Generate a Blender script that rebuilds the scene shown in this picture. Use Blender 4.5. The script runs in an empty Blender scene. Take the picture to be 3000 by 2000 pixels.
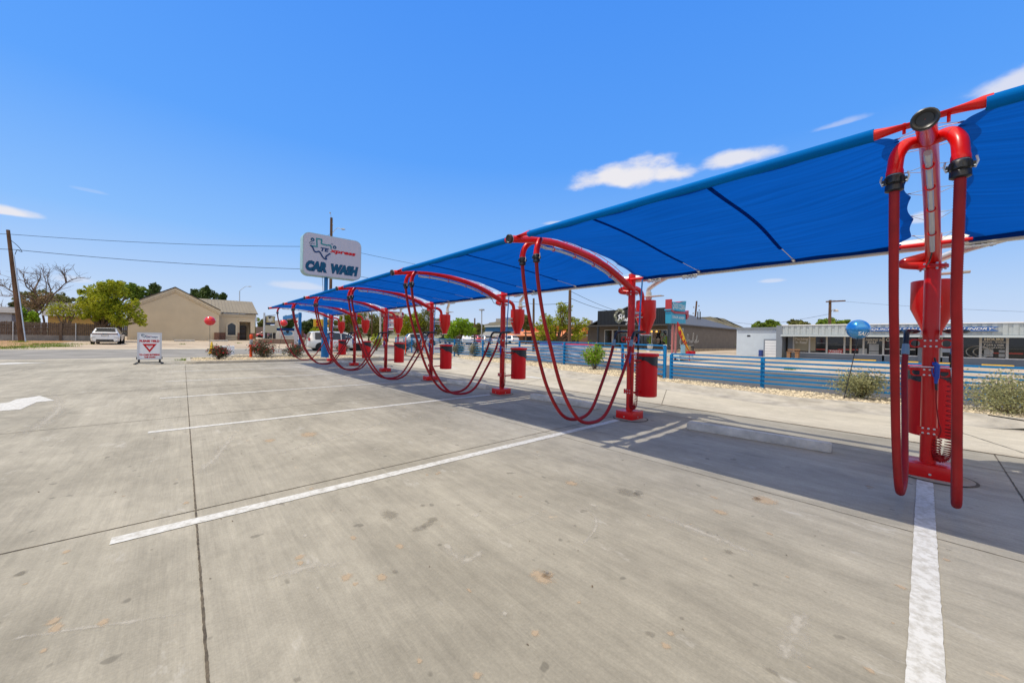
import bpy, bmesh, math, random
from mathutils import Vector, Matrix, noise
R = math.radians
scene = bpy.context.scene
col = scene.collection

# ------------------------------------------------------------------ camera, sky, sun, exposure
CAM_H, CAM_F, CAM_PITCH, CAM_YAW, CAM_ROLL = 1.42, 1076.7263, .0069, .7312, .0181
CO = Vector((0, 0, CAM_H))
FW = Vector((math.sin(CAM_YAW)*math.cos(CAM_PITCH), math.cos(CAM_YAW)*math.cos(CAM_PITCH), -math.sin(CAM_PITCH)))
RT = Vector((math.cos(CAM_YAW), -math.sin(CAM_YAW), 0))
UP = RT.cross(FW)
_c, _s = math.cos(CAM_ROLL), math.sin(CAM_ROLL)
cam_d = bpy.data.cameras.new('camera')
cam = bpy.data.objects.new('camera', cam_d); col.objects.link(cam)
cr, cu = _c*RT + _s*UP, _c*UP - _s*RT
m = Matrix((cr, cu, -FW)).transposed().to_4x4(); m.translation = CO
cam.matrix_world = m
cam_d.sensor_width = 36; cam_d.lens = 36*CAM_F/3000
cam_d.clip_start = .05; cam_d.clip_end = 8000
scene.camera = cam

SUN_DIR = Vector((-1.014, .864, 2.759)).normalized()
sun_el = math.asin(SUN_DIR.z); sun_az = math.atan2(SUN_DIR.x, SUN_DIR.y)
world = bpy.data.worlds.new('World'); scene.world = world; world.use_nodes = True
def build_sky():
    nt = world.node_tree; nt.nodes.clear()
    N, L = nt.nodes.new, nt.links.new
    out = N('ShaderNodeOutputWorld'); bg = N('ShaderNodeBackground'); bg.inputs[1].default_value = .12
    sky = N('ShaderNodeTexSky'); sky.sky_type = 'NISHITA'; sky.sun_disc = False
    sky.sun_elevation = sun_el; sky.sun_rotation = sun_az
    sky.altitude = 500; sky.air_density = 1.0; sky.dust_density = .35; sky.ozone_density = 2.6
    hs = N('ShaderNodeHueSaturation'); hs.inputs['Saturation'].default_value = 1.0; hs.inputs['Value'].default_value = 1.0
    tc = N('ShaderNodeTexCoord')
    sx = N('ShaderNodeSeparateXYZ'); L(tc.outputs['Generated'], sx.inputs[0])
    rp = N('ShaderNodeValToRGB'); L(sx.outputs['Z'], rp.inputs[0]); el = rp.color_ramp.elements
    STOPS = [(0, (.62, .70, .91)), (.09, (.50, .66, .94)), (.22, (.25, .53, 1.02)), (.42, (.10, .38, 1.04)), (.68, (.065, .31, 1.0)), (.84, (.95, .88, .78)), (1, (1.15, 1.03, .86))]  # top stops whitened above the view, added to brighten the shade
    while len(el) < len(STOPS): el.new(.5)
    for e, (p, c) in zip(el, STOPS): e.position = p; e.color = (*c, 1)
    sc = N('ShaderNodeVectorMath'); sc.operation = 'SCALE'; sc.inputs['Scale'].default_value = 1/.12; L(rp.outputs[0], sc.inputs[0])
    bl = N('ShaderNodeMix'); bl.data_type = 'RGBA'; bl.inputs['Factor'].default_value = .85; L(sky.outputs[0], bl.inputs[6]); L(sc.outputs[0], bl.inputs[7])
    L(bl.outputs[2], hs.inputs['Color'])
    nz = N('ShaderNodeTexNoise'); nz.inputs['Scale'].default_value = 11; nz.inputs['Detail'].default_value = 7; nz.inputs['Roughness'].default_value = .55
    mp = N('ShaderNodeMapping'); mp.inputs['Scale'].default_value = (1, 1, 2.2)
    L(tc.outputs['Generated'], mp.inputs[0]); L(mp.outputs[0], nz.inputs['Vector'])
    prev = rear = None
    # each cloud: direction in the sky (azimuth from +Y towards +X, elevation), half width, half height, density
    for az, el, w, h, dens in CLOUDS:
        a, e = R(az), R(el)
        d = Vector((math.sin(a)*math.cos(e), math.cos(a)*math.cos(e), math.sin(e)))
        t = Vector((math.cos(a), -math.sin(a), 0)); u = t.cross(d)
        def dot(v, k, off):
            n = N('ShaderNodeVectorMath'); n.operation = 'DOT_PRODUCT'; n.inputs[1].default_value = v*k
            L(tc.outputs['Generated'], n.inputs[0]); return n.outputs['Value']
        x = dot(t, 1/R(w), 0); y = dot(u, 1/R(h), 0); f = dot(d, 1, 0)
        # flat base: the lower half is squeezed
        lo = N('ShaderNodeMath'); lo.operation = 'MULTIPLY_ADD'; L(y, lo.inputs[0]); lo.inputs[1].default_value = 1.0; lo.inputs[2].default_value = 0
        mn = N('ShaderNodeMath'); mn.operation = 'MINIMUM'; L(y, mn.inputs[0]); mn.inputs[1].default_value = 0
        y2 = N('ShaderNodeMath'); y2.operation = 'MULTIPLY_ADD'; L(mn.outputs[0], y2.inputs[0]); y2.inputs[1].default_value = .7; L(y, y2.inputs[2])
        cx = N('ShaderNodeCombineXYZ'); L(x, cx.inputs[0]); L(y2.outputs[0], cx.inputs[1])
        ln = N('ShaderNodeVectorMath'); ln.operation = 'LENGTH'; L(cx.outputs[0], ln.inputs[0])
        s1 = N('ShaderNodeMath'); s1.operation = 'MULTIPLY_ADD'; L(nz.outputs[0], s1.inputs[0]); s1.inputs[1].default_value = 1.7; s1.inputs[2].default_value = .15
        s2 = N('ShaderNodeMath'); s2.operation = 'SUBTRACT'; L(s1.outputs[0], s2.inputs[0]); L(ln.outputs['Value'], s2.inputs[1])
        mr = N('ShaderNodeMapRange'); mr.interpolation_type = 'SMOOTHSTEP'
        mr.inputs['From Min'].default_value = -.05; mr.inputs['From Max'].default_value = .62; mr.inputs['To Max'].default_value = dens
        L(s2.outputs[0], mr.inputs['Value'])
        ft = N('ShaderNodeMath'); ft.operation = 'GREATER_THAN'; L(f, ft.inputs[0]); ft.inputs[1].default_value = .5
        ml = N('ShaderNodeMath'); ml.operation = 'MULTIPLY'; L(mr.outputs[0], ml.inputs[0]); L(ft.outputs[0], ml.inputs[1])
        if az > 180:                                             # unseen warm bank behind the camera, added to fill the shade
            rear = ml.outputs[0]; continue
        if prev is None: prev = ml.outputs[0]
        else:
            mx = N('ShaderNodeMath'); mx.operation = 'MAXIMUM'; L(prev, mx.inputs[0]); L(ml.outputs[0], mx.inputs[1]); prev = mx.outputs[0]
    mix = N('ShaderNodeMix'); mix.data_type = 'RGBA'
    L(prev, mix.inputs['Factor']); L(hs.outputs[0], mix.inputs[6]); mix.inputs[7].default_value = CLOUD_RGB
    mix2 = N('ShaderNodeMix'); mix2.data_type = 'RGBA'; L(rear, mix2.inputs['Factor']); L(mix.outputs[2], mix2.inputs[6]); mix2.inputs[7].default_value = REAR_FILL_RGB
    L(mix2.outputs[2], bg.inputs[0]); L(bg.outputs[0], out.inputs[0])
CLOUD_RGB = (7.0, 6.9, 7.3, 1); REAR_FILL_RGB = (14.5, 12.6, 9.6, 1)
CLOUDS = [(59.6, 22.9, 8.6, 2.3, 1.0), (72.9, 23.0, 4.8, 1.4, .9), (96.0, 22.9, 3.6, 1.6, .8), (82.9, 24.2, 3.0, .5, .35), (-12.5, 10.6, 2.2, .6, .95), (11.9, 6.5, 4.0, .8, .45),
          (48.2, 17.4, 2.0, .4, .5), (-7.9, 5.1, 1.8, .6, .35), (89.8, 13.1, 1.6, 1.0, .6), (77, 7.9, 1.5, .35, .45), (-7, 14, 1.3, .25, .15),
          (225, 36, 60, 34, 1.0), (-92, 46, 26, 22, .8)]           # unseen broad clouds behind and left of the camera, added as fill light
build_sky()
sd = bpy.data.lights.new('sun', 'SUN'); sd.energy = 3.45; sd.angle = R(.53); sd.color = (1, .93, .81)
sun = bpy.data.objects.new('sun', sd); col.objects.link(sun)
sun.rotation_euler = (-SUN_DIR).to_track_quat('-Z', 'Y').to_euler(); sun.location = (0, 0, 30)
scene.view_settings.view_transform = 'Standard'; scene.view_settings.look = 'None'
scene.view_settings.exposure = 0; scene.view_settings.gamma = 1

# ------------------------------------------------------------------ helpers: measuring the place
def T(x, y):                                                   # height of the terrain: flat lot, gentle rise beyond it
    return .0075*max(0, min(y, 300)-26) + .0075*max(0, min(x, 300)-13)
def ray(p):
    x, y = p[0]-1500, p[1]-1000
    x, y = _c*x+_s*y, -_s*x+_c*y
    return FW + RT*(x/CAM_F) - UP*(y/CAM_F)
def gnd(p, z=0): d = ray(p); return CO + d*((z-CAM_H)/d.z)
def onX(p, x): d = ray(p); return CO + d*(x/d.x)
def onY(p, y): d = ray(p); return CO + d*(y/d.y)
def atD(p, D): return CO + ray(p)*D
def hit(p, dz=0):
    d = ray(p); lo, t = 2., 2.
    while t < 2500:
        q = CO+d*t
        if q.z < T(q.x, q.y)+dz: break
        lo = t; t *= 1.01
    for _ in range(30):
        mid = (lo+t)/2; q = CO+d*mid
        if q.z < T(q.x, q.y)+dz: t = mid
        else: lo = mid
    return CO+d*t
def dep(v): return (v-CO).dot(FW)
def ppm(v): return CAM_F/dep(v)

# ------------------------------------------------------------------ helpers: objects
def tag(o, label=None, cat=None, group=None, kind=None):
    if label: o['label'] = label
    if cat: o['category'] = cat
    if group: o['group'] = group
    if kind: o['kind'] = kind
    return o
def thing(name, label, cat, loc=(0, 0, 0), rz=0, group=None):
    o = bpy.data.objects.new(name, None); o.empty_display_size = .2
    o.location = loc; o.rotation_euler = (0, 0, rz); col.objects.link(o)
    return tag(o, label, cat, group)
def copy_tree(o, parent=None):
    c = o.copy(); col.objects.link(c)
    if parent is not None: c.parent = parent
    for ch in list(o.children): copy_tree(ch, c)
    return c
def catmull(pts, n=6):
    pts = [Vector(p) for p in pts]; P = [2*pts[0]-pts[1]]+pts+[2*pts[-1]-pts[-2]]; out = []
    for i in range(1, len(P)-2):
        a, b, c, d = P[i-1:i+3]
        for k in range(n):
            t = k/n
            out.append(.5*((2*b)+(c-a)*t+(2*a-5*b+4*c-d)*t*t+(3*b-a-3*c+d)*t**3))
    out.append(pts[-1]); return out
class MB:
    def __init__(s): s.bm = bmesh.new(); s.rl = s.bm.faces.layers.float.new('rnd')
    def poly(s, pts, mi=0, smooth=False, rnd=0):
        f = s.bm.faces.new([s.bm.verts.new(p) for p in pts]); f.material_index = mi; f.smooth = smooth; f[s.rl] = rnd; return f
    def box(s, a, b, mi=0, bev=0, rot=None, at=None):
        """axis box from corner a to corner b, optionally turned by Matrix rot about point at"""
        a, b = Vector(a), Vector(b)
        g = bmesh.ops.create_cube(s.bm, size=1)['verts']; ce, d = (a+b)/2, b-a
        for v in g: v.co = Vector((v.co.x*d.x, v.co.y*d.y, v.co.z*d.z))+ce
        fs = {f for v in g for f in v.link_faces}
        if bev:
            es = list({e for v in g for e in v.link_edges})
            r = bmesh.ops.bevel(s.bm, geom=es, offset=bev, segments=2, profile=.5, affect='EDGES')
            fs = set(r['faces']) | {f for f in fs if f.is_valid}
            g = list({v for f in fs for v in f.verts})
        for f in fs: f.material_index = mi
        if rot is not None:
            p = Vector(at) if at is not None else ce
            for v in g: v.co = rot @ (v.co-p)+p
        return g
    def ring(s, c, t, r, n, ref, rx=None):
        t = t.normalized(); u = (ref-t*ref.dot(t)).normalized(); w = t.cross(u)
        rx = r if rx is None else rx
        return [s.bm.verts.new(c+u*(r*math.cos(2*math.pi*i/n))+w*(rx*math.sin(2*math.pi*i/n))) for i in range(n)]
    def tube(s, pts, r, n=10, mi=0, caps=True, ref=None, flat=None, smooth=True):
        """swept tube; r number or list; flat = list of (r along ref, r across)"""
        pts = [Vector(p) for p in pts]; k = len(pts)
        rs = r if isinstance(r, (list, tuple)) else [r]*k
        T_ = []
        for i in range(k):
            a = pts[max(0, i-1)]; b = pts[min(k-1, i+1)]
            t = b-a; T_.append(t.normalized() if t.length > 1e-9 else Vector((0, 0, 1)))
        rf = Vector(ref) if ref is not None else (Vector((0, 0, 1)) if abs(T_[0].z) < .9 else Vector((1, 0, 0)))
        rings = []
        for i in range(k):
            if ref is None:
                rf = rf-T_[i]*rf.dot(T_[i])
                if rf.length < 1e-4: rf = Vector((1, 0, 0)) if abs(T_[i].x) < .9 else Vector((0, 1, 0))
                rf.normalize()
            if flat: rings.append(s.ring(pts[i], T_[i], flat[i][0], n, rf, flat[i][1]))
            else: rings.append(s.ring(pts[i], T_[i], rs[i], n, rf))
        for a, b in zip(rings, rings[1:]):
            for i in range(n):
                f = s.bm.faces.new((a[i], a[(i+1) % n], b[(i+1) % n], b[i])); f.smooth = smooth; f.material_index = mi
        if caps:
            for rg, rev in ((rings[0], True), (rings[-1], False)):
                f = s.bm.faces.new(list(reversed(rg)) if rev else rg); f.material_index = mi
        return rings
    def lathe(s, prof, c=(0, 0, 0), n=24, mi=0, axis='Z', smooth=True):
        """profile [(r, h)...] turned about an axis through c"""
        c = Vector(c); rings = []
        for r, hh in prof:
            rg = []
            for i in range(n):
                a = 2*math.pi*i/n; x, y = r*math.cos(a), r*math.sin(a)
                v = {'Z': (x, y, hh), 'X': (hh, x, y), 'Y': (y, hh, x)}[axis]
                rg.append(s.bm.verts.new(c+Vector(v)))
            rings.append(rg)
        for a, b in zip(rings, rings[1:]):
            for i in range(n):
                f = s.bm.faces.new((a[i], a[(i+1) % n], b[(i+1) % n], b[i])); f.smooth = smooth; f.material_index = mi
        for rg, pr, rev in ((rings[0], prof[0], True), (rings[-1], prof[-1], False)):
            if pr[0] > 1e-4: f = s.bm.faces.new(list(reversed(rg)) if rev else rg); f.material_index = mi
    def prism(s, pts, d, mi=0):
        """closed outline pts extruded along vector d"""
        d = Vector(d); a = [s.bm.verts.new(p) for p in pts]; b = [s.bm.verts.new(Vector(p)+d) for p in pts]; n = len(a)
        fs = [s.bm.faces.new(list(reversed(a))), s.bm.faces.new(b)]
        for i in range(n): fs.append(s.bm.faces.new((a[i], a[(i+1) % n], b[(i+1) % n], b[i])))
        for f in fs: f.material_index = mi
        bmesh.ops.recalc_face_normals(s.bm, faces=fs)
    def build(s, name, mats, parent=None, loc=None, sharp=35, local=False, solid=0):
        """link as ONE mesh object; coordinates are world ones unless local"""
        me = bpy.data.meshes.new(name)
        off = Vector((0, 0, 0))
        if not local:
            if parent is not None:
                q = parent
                while q is not None: off += q.location; q = q.parent
            elif loc is not None: off = Vector(loc)
        if off.length: bmesh.ops.translate(s.bm, verts=s.bm.verts, vec=-off)
        s.bm.to_mesh(me); s.bm.free()
        for mm in (mats if isinstance(mats, (list, tuple)) else [mats]): me.materials.append(mm)
        if sharp: me.set_sharp_from_angle(angle=R(sharp))
        o = bpy.data.objects.new(name, me); col.objects.link(o)
        if parent is not None: o.parent = parent
        elif loc is not None: o.location = loc
        return o
def structure(mb, name, mats, **k): return tag(mb.build(name, mats, **k), kind='structure')
def text_mesh(body, w=None, h=None, shear=0, bold=0, ext=.004, spacing=1):
    """flat lettering centred on the origin in XY, scaled to width w and/or height h; returns a Mesh"""
    cu_ = bpy.data.curves.new('t', 'FONT'); cu_.body = body; cu_.align_x = 'CENTER'; cu_.shear = shear; cu_.offset = bold
    cu_.extrude = 0; cu_.resolution_u = 3; cu_.space_character = spacing; cu_.space_line = .9
    o = bpy.data.objects.new('t', cu_); col.objects.link(o)
    dg = bpy.context.evaluated_depsgraph_get(); me = bpy.data.meshes.new_from_object(o.evaluated_get(dg))
    bpy.data.objects.remove(o); bpy.data.curves.remove(cu_)
    xs = [v.co.x for v in me.vertices]; ys = [v.co.y for v in me.vertices]
    x0, x1, y0, y1 = min(xs), max(xs), min(ys), max(ys)
    sx = w/(x1-x0) if w else None; sy = h/(y1-y0) if h else None
    sx, sy = sx or sy, sy or sx
    for v in me.vertices: v.co = ((v.co.x-(x0+x1)/2)*sx, (v.co.y-(y0+y1)/2)*sy, 0)
    return me
def letter(mb, body, origin, ux, uy, w=None, h=None, mi=0, depth=.006, **k):
    """lettering laid on the plane origin + a*ux + b*uy, standing depth proud of it"""
    me = text_mesh(body, w, h, **k); ux, uy = Vector(ux).normalized(), Vector(uy).normalized(); nn = ux.cross(uy)
    vs = [mb.bm.verts.new(Vector(origin)+ux*v.co.x+uy*v.co.y+nn*depth) for v in me.vertices]
    for p in me.polygons:
        try: f = mb.bm.faces.new([vs[i] for i in p.vertices]); f.material_index = mi
        except ValueError: pass
    bpy.data.meshes.remove(me)

# ------------------------------------------------------------------ materials
def mat(name, rgb, rough=.5, metal=0, var=0, vscale=4, bump=0, bscale=40, coat=0, stretch=(1, 1, 1), spec=.5, rgb2=None, emit=0, attr=0, trans=0, detail=5, lo=.3, hi=.7):
    M = bpy.data.materials.new(name); M.use_nodes = True; nt = M.node_tree; b = nt.nodes['Principled BSDF']
    N, L = nt.nodes.new, nt.links.new
    b.inputs['Roughness'].default_value = rough; b.inputs['Metallic'].default_value = metal
    b.inputs['Coat Weight'].default_value = coat; b.inputs['Specular IOR Level'].default_value = spec
    c4 = (*rgb, 1); src = None
    b.inputs['Base Color'].default_value = c4
    if var or rgb2 or bump:
        tc = N('ShaderNodeTexCoord'); mp = N('ShaderNodeMapping'); mp.inputs['Scale'].default_value = stretch
        L(tc.outputs['Object'], mp.inputs[0])
    if var or rgb2:
        nz = N('ShaderNodeTexNoise'); nz.inputs['Scale'].default_value = vscale; nz.inputs['Detail'].default_value = detail; nz.inputs['Roughness'].default_value = .6
        L(mp.outputs[0], nz.inputs['Vector'])
        mr = N('ShaderNodeMapRange'); mr.inputs['From Min'].default_value = lo; mr.inputs['From Max'].default_value = hi; L(nz.outputs[0], mr.inputs['Value'])
        mx = N('ShaderNodeMix'); mx.data_type = 'RGBA'; L(mr.outputs[0], mx.inputs['Factor'])
        mx.inputs[6].default_value = (*[c*(1-var) for c in rgb], 1); mx.inputs[7].default_value = (*(rgb2 if rgb2 else [min(1, c*(1+var)) for c in rgb]), 1)
        src = mx.outputs[2]
    if attr:                                                   # every leaf has its own tone
        at = N('ShaderNodeAttribute'); at.attribute_name = 'rnd'
        m2 = N('ShaderNodeMix'); m2.data_type = 'RGBA'; m2.blend_type = 'MULTIPLY'; m2.inputs['Factor'].default_value = 1
        mr2 = N('ShaderNodeMapRange'); mr2.inputs['To Min'].default_value = 1-attr; mr2.inputs['To Max'].default_value = 1+attr; L(at.outputs['Fac'], mr2.inputs['Value'])
        if src: L(src, m2.inputs[6])
        else: m2.inputs[6].default_value = c4
        L(mr2.outputs[0], m2.inputs[7]); src = m2.outputs[2]
    if src: L(src, b.inputs['Base Color'])
    if bump:
        n2 = N('ShaderNodeTexNoise'); n2.inputs['Scale'].default_value = bscale; n2.inputs['Detail'].default_value = 4; L(mp.outputs[0], n2.inputs['Vector'])
        bp = N('ShaderNodeBump'); bp.inputs['Strength'].default_value = bump; bp.inputs['Distance'].default_value = .02; L(n2.outputs[0], bp.inputs['Height']); L(bp.outputs[0], b.inputs['Normal'])
    if emit: b.inputs['Emission Color'].default_value = c4; b.inputs['Emission Strength'].default_value = emit
    if trans:
        tr = N('ShaderNodeBsdfTranslucent'); ms = N('ShaderNodeMixShader'); ms.inputs[0].default_value = trans
        if src: L(src, tr.inputs[0])
        else: tr.inputs[0].default_value = c4
        o = nt.nodes['Material Output']; L(b.outputs[0], ms.inputs[1]); L(tr.outputs[0], ms.inputs[2]); L(ms.outputs[0], o.inputs[0])
    return M
def concrete(name, a, b_, streak=1.0, stains=True):
    """broom-finished concrete: broad blotches, fine brush lines along Y, grain, stains"""
    M = bpy.data.materials.new(name); M.use_nodes = True; nt = M.node_tree; bs = nt.nodes['Principled BSDF']; N, L = nt.nodes.new, nt.links.new
    bs.inputs['Roughness'].default_value = .85; bs.inputs['Specular IOR Level'].default_value = .25
    tc = N('ShaderNodeTexCoord')
    def nz(scale, stretch, detail=6, rough=.6, rz=0, dist=0):
        mp = N('ShaderNodeMapping'); mp.inputs['Scale'].default_value = stretch; mp.inputs['Rotation'].default_value = (0, 0, rz); L(tc.outputs['Object'], mp.inputs[0])
        n = N('ShaderNodeTexNoise'); n.inputs['Scale'].default_value = scale; n.inputs['Detail'].default_value = detail; n.inputs['Roughness'].default_value = rough; n.inputs['Distortion'].default_value = dist
        L(mp.outputs[0], n.inputs['Vector']); return n.outputs[0]
    def rng(v, f0, f1, t0, t1):
        r = N('ShaderNodeMapRange'); r.inputs['From Min'].default_value = f0; r.inputs['From Max'].default_value = f1; r.inputs['To Min'].default_value = t0; r.inputs['To Max'].default_value = t1
        L(v, r.inputs['Value']); return r.outputs[0]
    def mixc(f, ca, cb, mode='MIX'):
        x = N('ShaderNodeMix'); x.data_type = 'RGBA'; x.blend_type = mode
        if isinstance(f, float): x.inputs['Factor'].default_value = f
        else: L(f, x.inputs['Factor'])
        for v, i in ((ca, 6), (cb, 7)):
            if isinstance(v, tuple): x.inputs[i].default_value = (*v, 1)
            else: L(v, x.inputs[i])
        return x.outputs[2]
    c = mixc(rng(nz(.30, (1, .6, 1), 9, .7, dist=.4), .36, .62, 0, 1), a, b_)
    def mul(v): 
        nonlocal c
        c = mixc(1.0, c, v, 'MULTIPLY')
    mul(rng(nz(1, (30, .9, 1), 6, .75, dist=.3), .25, .75, 1-.12*streak, 1+.12*streak))      # broom lines
    mul(rng(nz(1, (3.2, .3, 1), 6, .65, rz=.12, dist=.8), .3, .7, 1-.13*streak, 1+.10*streak))  # long brush passes
    mul(rng(nz(70, (1, 1, 1), 3, .7), .25, .75, .88, 1.12))                      # grain
    mul(rng(nz(2.2, (1, .8, 1), 9, .75), .3, .7, .86, 1.12)); mul(rng(nz(9, (1, .5, 1), 6, .75, dist=.5), .3, .7, .91, 1.08))
    if stains:
        mul(rng(nz(.9, (1, .6, 1), 6, .7, rz=.6, dist=.6), .56, .72, 1, .76))          # oily patches
        mul(rng(nz(6, (1, 1, 1), 2, .5, rz=1.3),   .70, .735, 1, .66))                  # drips
        c = mixc(rng(nz(3.6, (1, .7, 1), 6, .7, rz=2.1), .67, .74, 0, .6), c, (.56, .42, .28))    # rusty clay flecks
        c = mixc(rng(nz(2.3, (1.3, .6, 1), 6, .75, rz=.9), .60, .74, 0, .6), c, (.52, .50, .46))  # pale scuffs
    L(c, bs.inputs['Base Color'])
    bp = N('ShaderNodeBump'); bp.inputs['Strength'].default_value = .25; bp.inputs['Distance'].default_value = .01
    L(nz(1, (60, 2, 1), 5, .7), bp.inputs['Height']); L(bp.outputs[0], bs.inputs['Normal'])
    return M
C = {}
C['lot'] = concrete('lot_concrete', (.245, .226, .182), (.395, .366, .302))
C['lane'] = concrete('lane_concrete', (.41, .37, .29), (.51, .465, .375), .6, False)
C['curb'] = mat('curb_concrete', (.37, .34, .285), .9, var=.28, vscale=2.5, bump=.3, bscale=30, stretch=(1, 1, 5))
C['wire'] = mat('wire_black', (.012, .012, .013), 1, spec=.05)
C['stop'] = mat('stop_concrete', (.53, .505, .455), .9, var=.26, vscale=5, bump=.35, bscale=45)
C['joint'] = mat('joint_dark', (.065, .054, .042), .95, var=.4, vscale=14, rgb2=(.16, .13, .09))
C['joint_fill'] = mat('joint_brown', (.17, .12, .075), .95, var=.4, vscale=9)
C['asphalt'] = mat('old_asphalt', (.20, .19, .172), .9, var=.2, vscale=.5, bump=.25, bscale=60, rgb2=(.29, .275, .25), detail=8)
C['road'] = mat('road_asphalt', (.075, .071, .067), .9, var=.25, vscale=.6, bump=.25, bscale=60, rgb2=(.115, .108, .10), detail=8)
C['tan'] = mat('tan_lot', (.36, .28, .20), .95, var=.25, vscale=.35, bump=.2, bscale=25, rgb2=(.53, .44, .33), detail=9)
C['dirt'] = mat('dry_dirt', (.30, .165, .07), 1, var=.3, vscale=.7, bump=.4, bscale=18, rgb2=(.46, .29, .14), detail=9)
C['ground'] = mat('far_ground', (.25, .21, .14), 1, var=.3, vscale=.06, rgb2=(.20, .22, .10), detail=9)
C['gravel_bed'] = mat('gravel_bed', (.30, .24, .155), 1, var=.4, vscale=28, bump=1, bscale=45, rgb2=(.62, .52, .37))
C['stone'] = mat('pebble', (.50, .42, .29), .9, attr=.45, var=.2, vscale=20)
C['red'] = mat('red_gloss_paint', (.72, .004, .005), .30, coat=.12, spec=.35, var=.10, vscale=2.4, rgb2=(.64, .028, .022), lo=.40, hi=.85, detail=8)
C['red_dull'] = mat('red_bin_paint', (.74, .006, .010), .45, var=.14, vscale=2.2, spec=.3, stretch=(1, 1, .3))
C['hose'] = mat('red_hose_rubber', (.27, .008, .011), .5, var=.25, vscale=3, spec=.3)
C['hose_coil'] = mat('red_air_hose', (.30, .008, .010), .5, spec=.3)  # even red of the coiled air hose
C['black'] = mat('black_plastic', (.014, .015, .017), .38, var=.2, vscale=9)
C['liner'] = mat('bin_liner_plastic', (.010, .010, .011), .3, bump=.6, bscale=22)
C['silver'] = mat('galvanised_steel', (.62, .62, .60), .38, .85, var=.12, vscale=6)
C['duct'] = mat('silver_duct', (.70, .68, .64), .35, .55, var=.12, vscale=4)
C['clear'] = mat('milky_tube', (.72, .74, .76), .18, var=.05, trans=.35)
C['cuff'] = mat('grey_blue_cuff', (.18, .27, .34), .4)
C['blue_gun'] = mat('blue_gun_plastic', (.012, .07, .42), .3)
C['blue_rod'] = mat('blue_hose', (.03, .20, .50), .35)
C['pole_blue'] = mat('blue_sign_paint', (.008, .135, .38), .5, spec=.3, var=.12, vscale=3)
C['fence_blue'] = mat('blue_fence_paint', (.005, .175, .42), .5, spec=.25, var=.08, vscale=4)
C['white_line'] = None
C['white'] = mat('white_paint', (.78, .79, .80), .4, var=.03)
C['signface'] = mat('sign_acrylic', (.42, .42, .52), .35, coat=.1)
C['offwhite'] = mat('off_white', (.62, .60, .54), .6, var=.1, vscale=2)
C['teal'] = mat('teal_vinyl', (.003, .075, .165), .5, spec=.2)
C['navy'] = mat('navy_vinyl', (.006, .04, .15), .5, spec=.2)
C['sign_red'] = mat('sign_red_vinyl', (.50, .010, .016), .5, spec=.2)
C['bark'] = mat('bark', (.10, .065, .042), .95, var=.35, vscale=7, bump=.8, bscale=22, stretch=(1, 1, .3))
C['pole_wood'] = mat('pole_wood', (.105, .052, .028), .95, var=.4, vscale=5, bump=.5, bscale=30, stretch=(1, 1, .12), rgb2=(.17, .10, .06))
C['glass'] = mat('dark_glass', (.018, .022, .026), .08, spec=.7)
C['tyre'] = mat('tyre_rubber', (.02, .02, .021), .8)
C['rim'] = mat('alloy_rim', (.45, .46, .48), .3, .8)
C['orange'] = mat('orange_plastic', (.85, .085, .008), .45)
C['yellow'] = mat('yellow_plastic', (.80, .50, .01), .45)
C['grey'] = mat('grey_reflector', (.36, .38, .40), .35)
def paint_material():
    """road paint worn through to the concrete in places"""
    M = bpy.data.materials.new('worn_white_paint'); M.use_nodes = True; nt = M.node_tree; b = nt.nodes['Principled BSDF']; N, L = nt.nodes.new, nt.links.new
    tc = N('ShaderNodeTexCoord'); n1 = N('ShaderNodeTexNoise'); n1.inputs['Scale'].default_value = 16; n1.inputs['Detail'].default_value = 8; n1.inputs['Roughness'].default_value = .72
    L(tc.outputs['Object'], n1.inputs['Vector'])
    r = N('ShaderNodeMapRange'); r.inputs['From Min'].default_value = .38; r.inputs['From Max'].default_value = .56; L(n1.outputs[0], r.inputs['Value'])
    n2 = N('ShaderNodeTexNoise'); n2.inputs['Scale'].default_value = 3; n2.inputs['Detail'].default_value = 6; L(tc.outputs['Object'], n2.inputs['Vector'])
    x = N('ShaderNodeMix'); x.data_type = 'RGBA'; x.inputs[6].default_value = (.53, .525, .50, 1); x.inputs[7].default_value = (.64, .64, .62, 1); L(n2.outputs[0], x.inputs['Factor'])
    y = N('ShaderNodeMix'); y.data_type = 'RGBA'; y.inputs[6].default_value = (.41, .395, .355, 1); L(r.outputs[0], y.inputs['Factor']); L(x.outputs[2], y.inputs[7])
    L(y.outputs[2], b.inputs['Base Color']); b.inputs['Roughness'].default_value = .75
    return M
C['white_line'] = paint_material()
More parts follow.
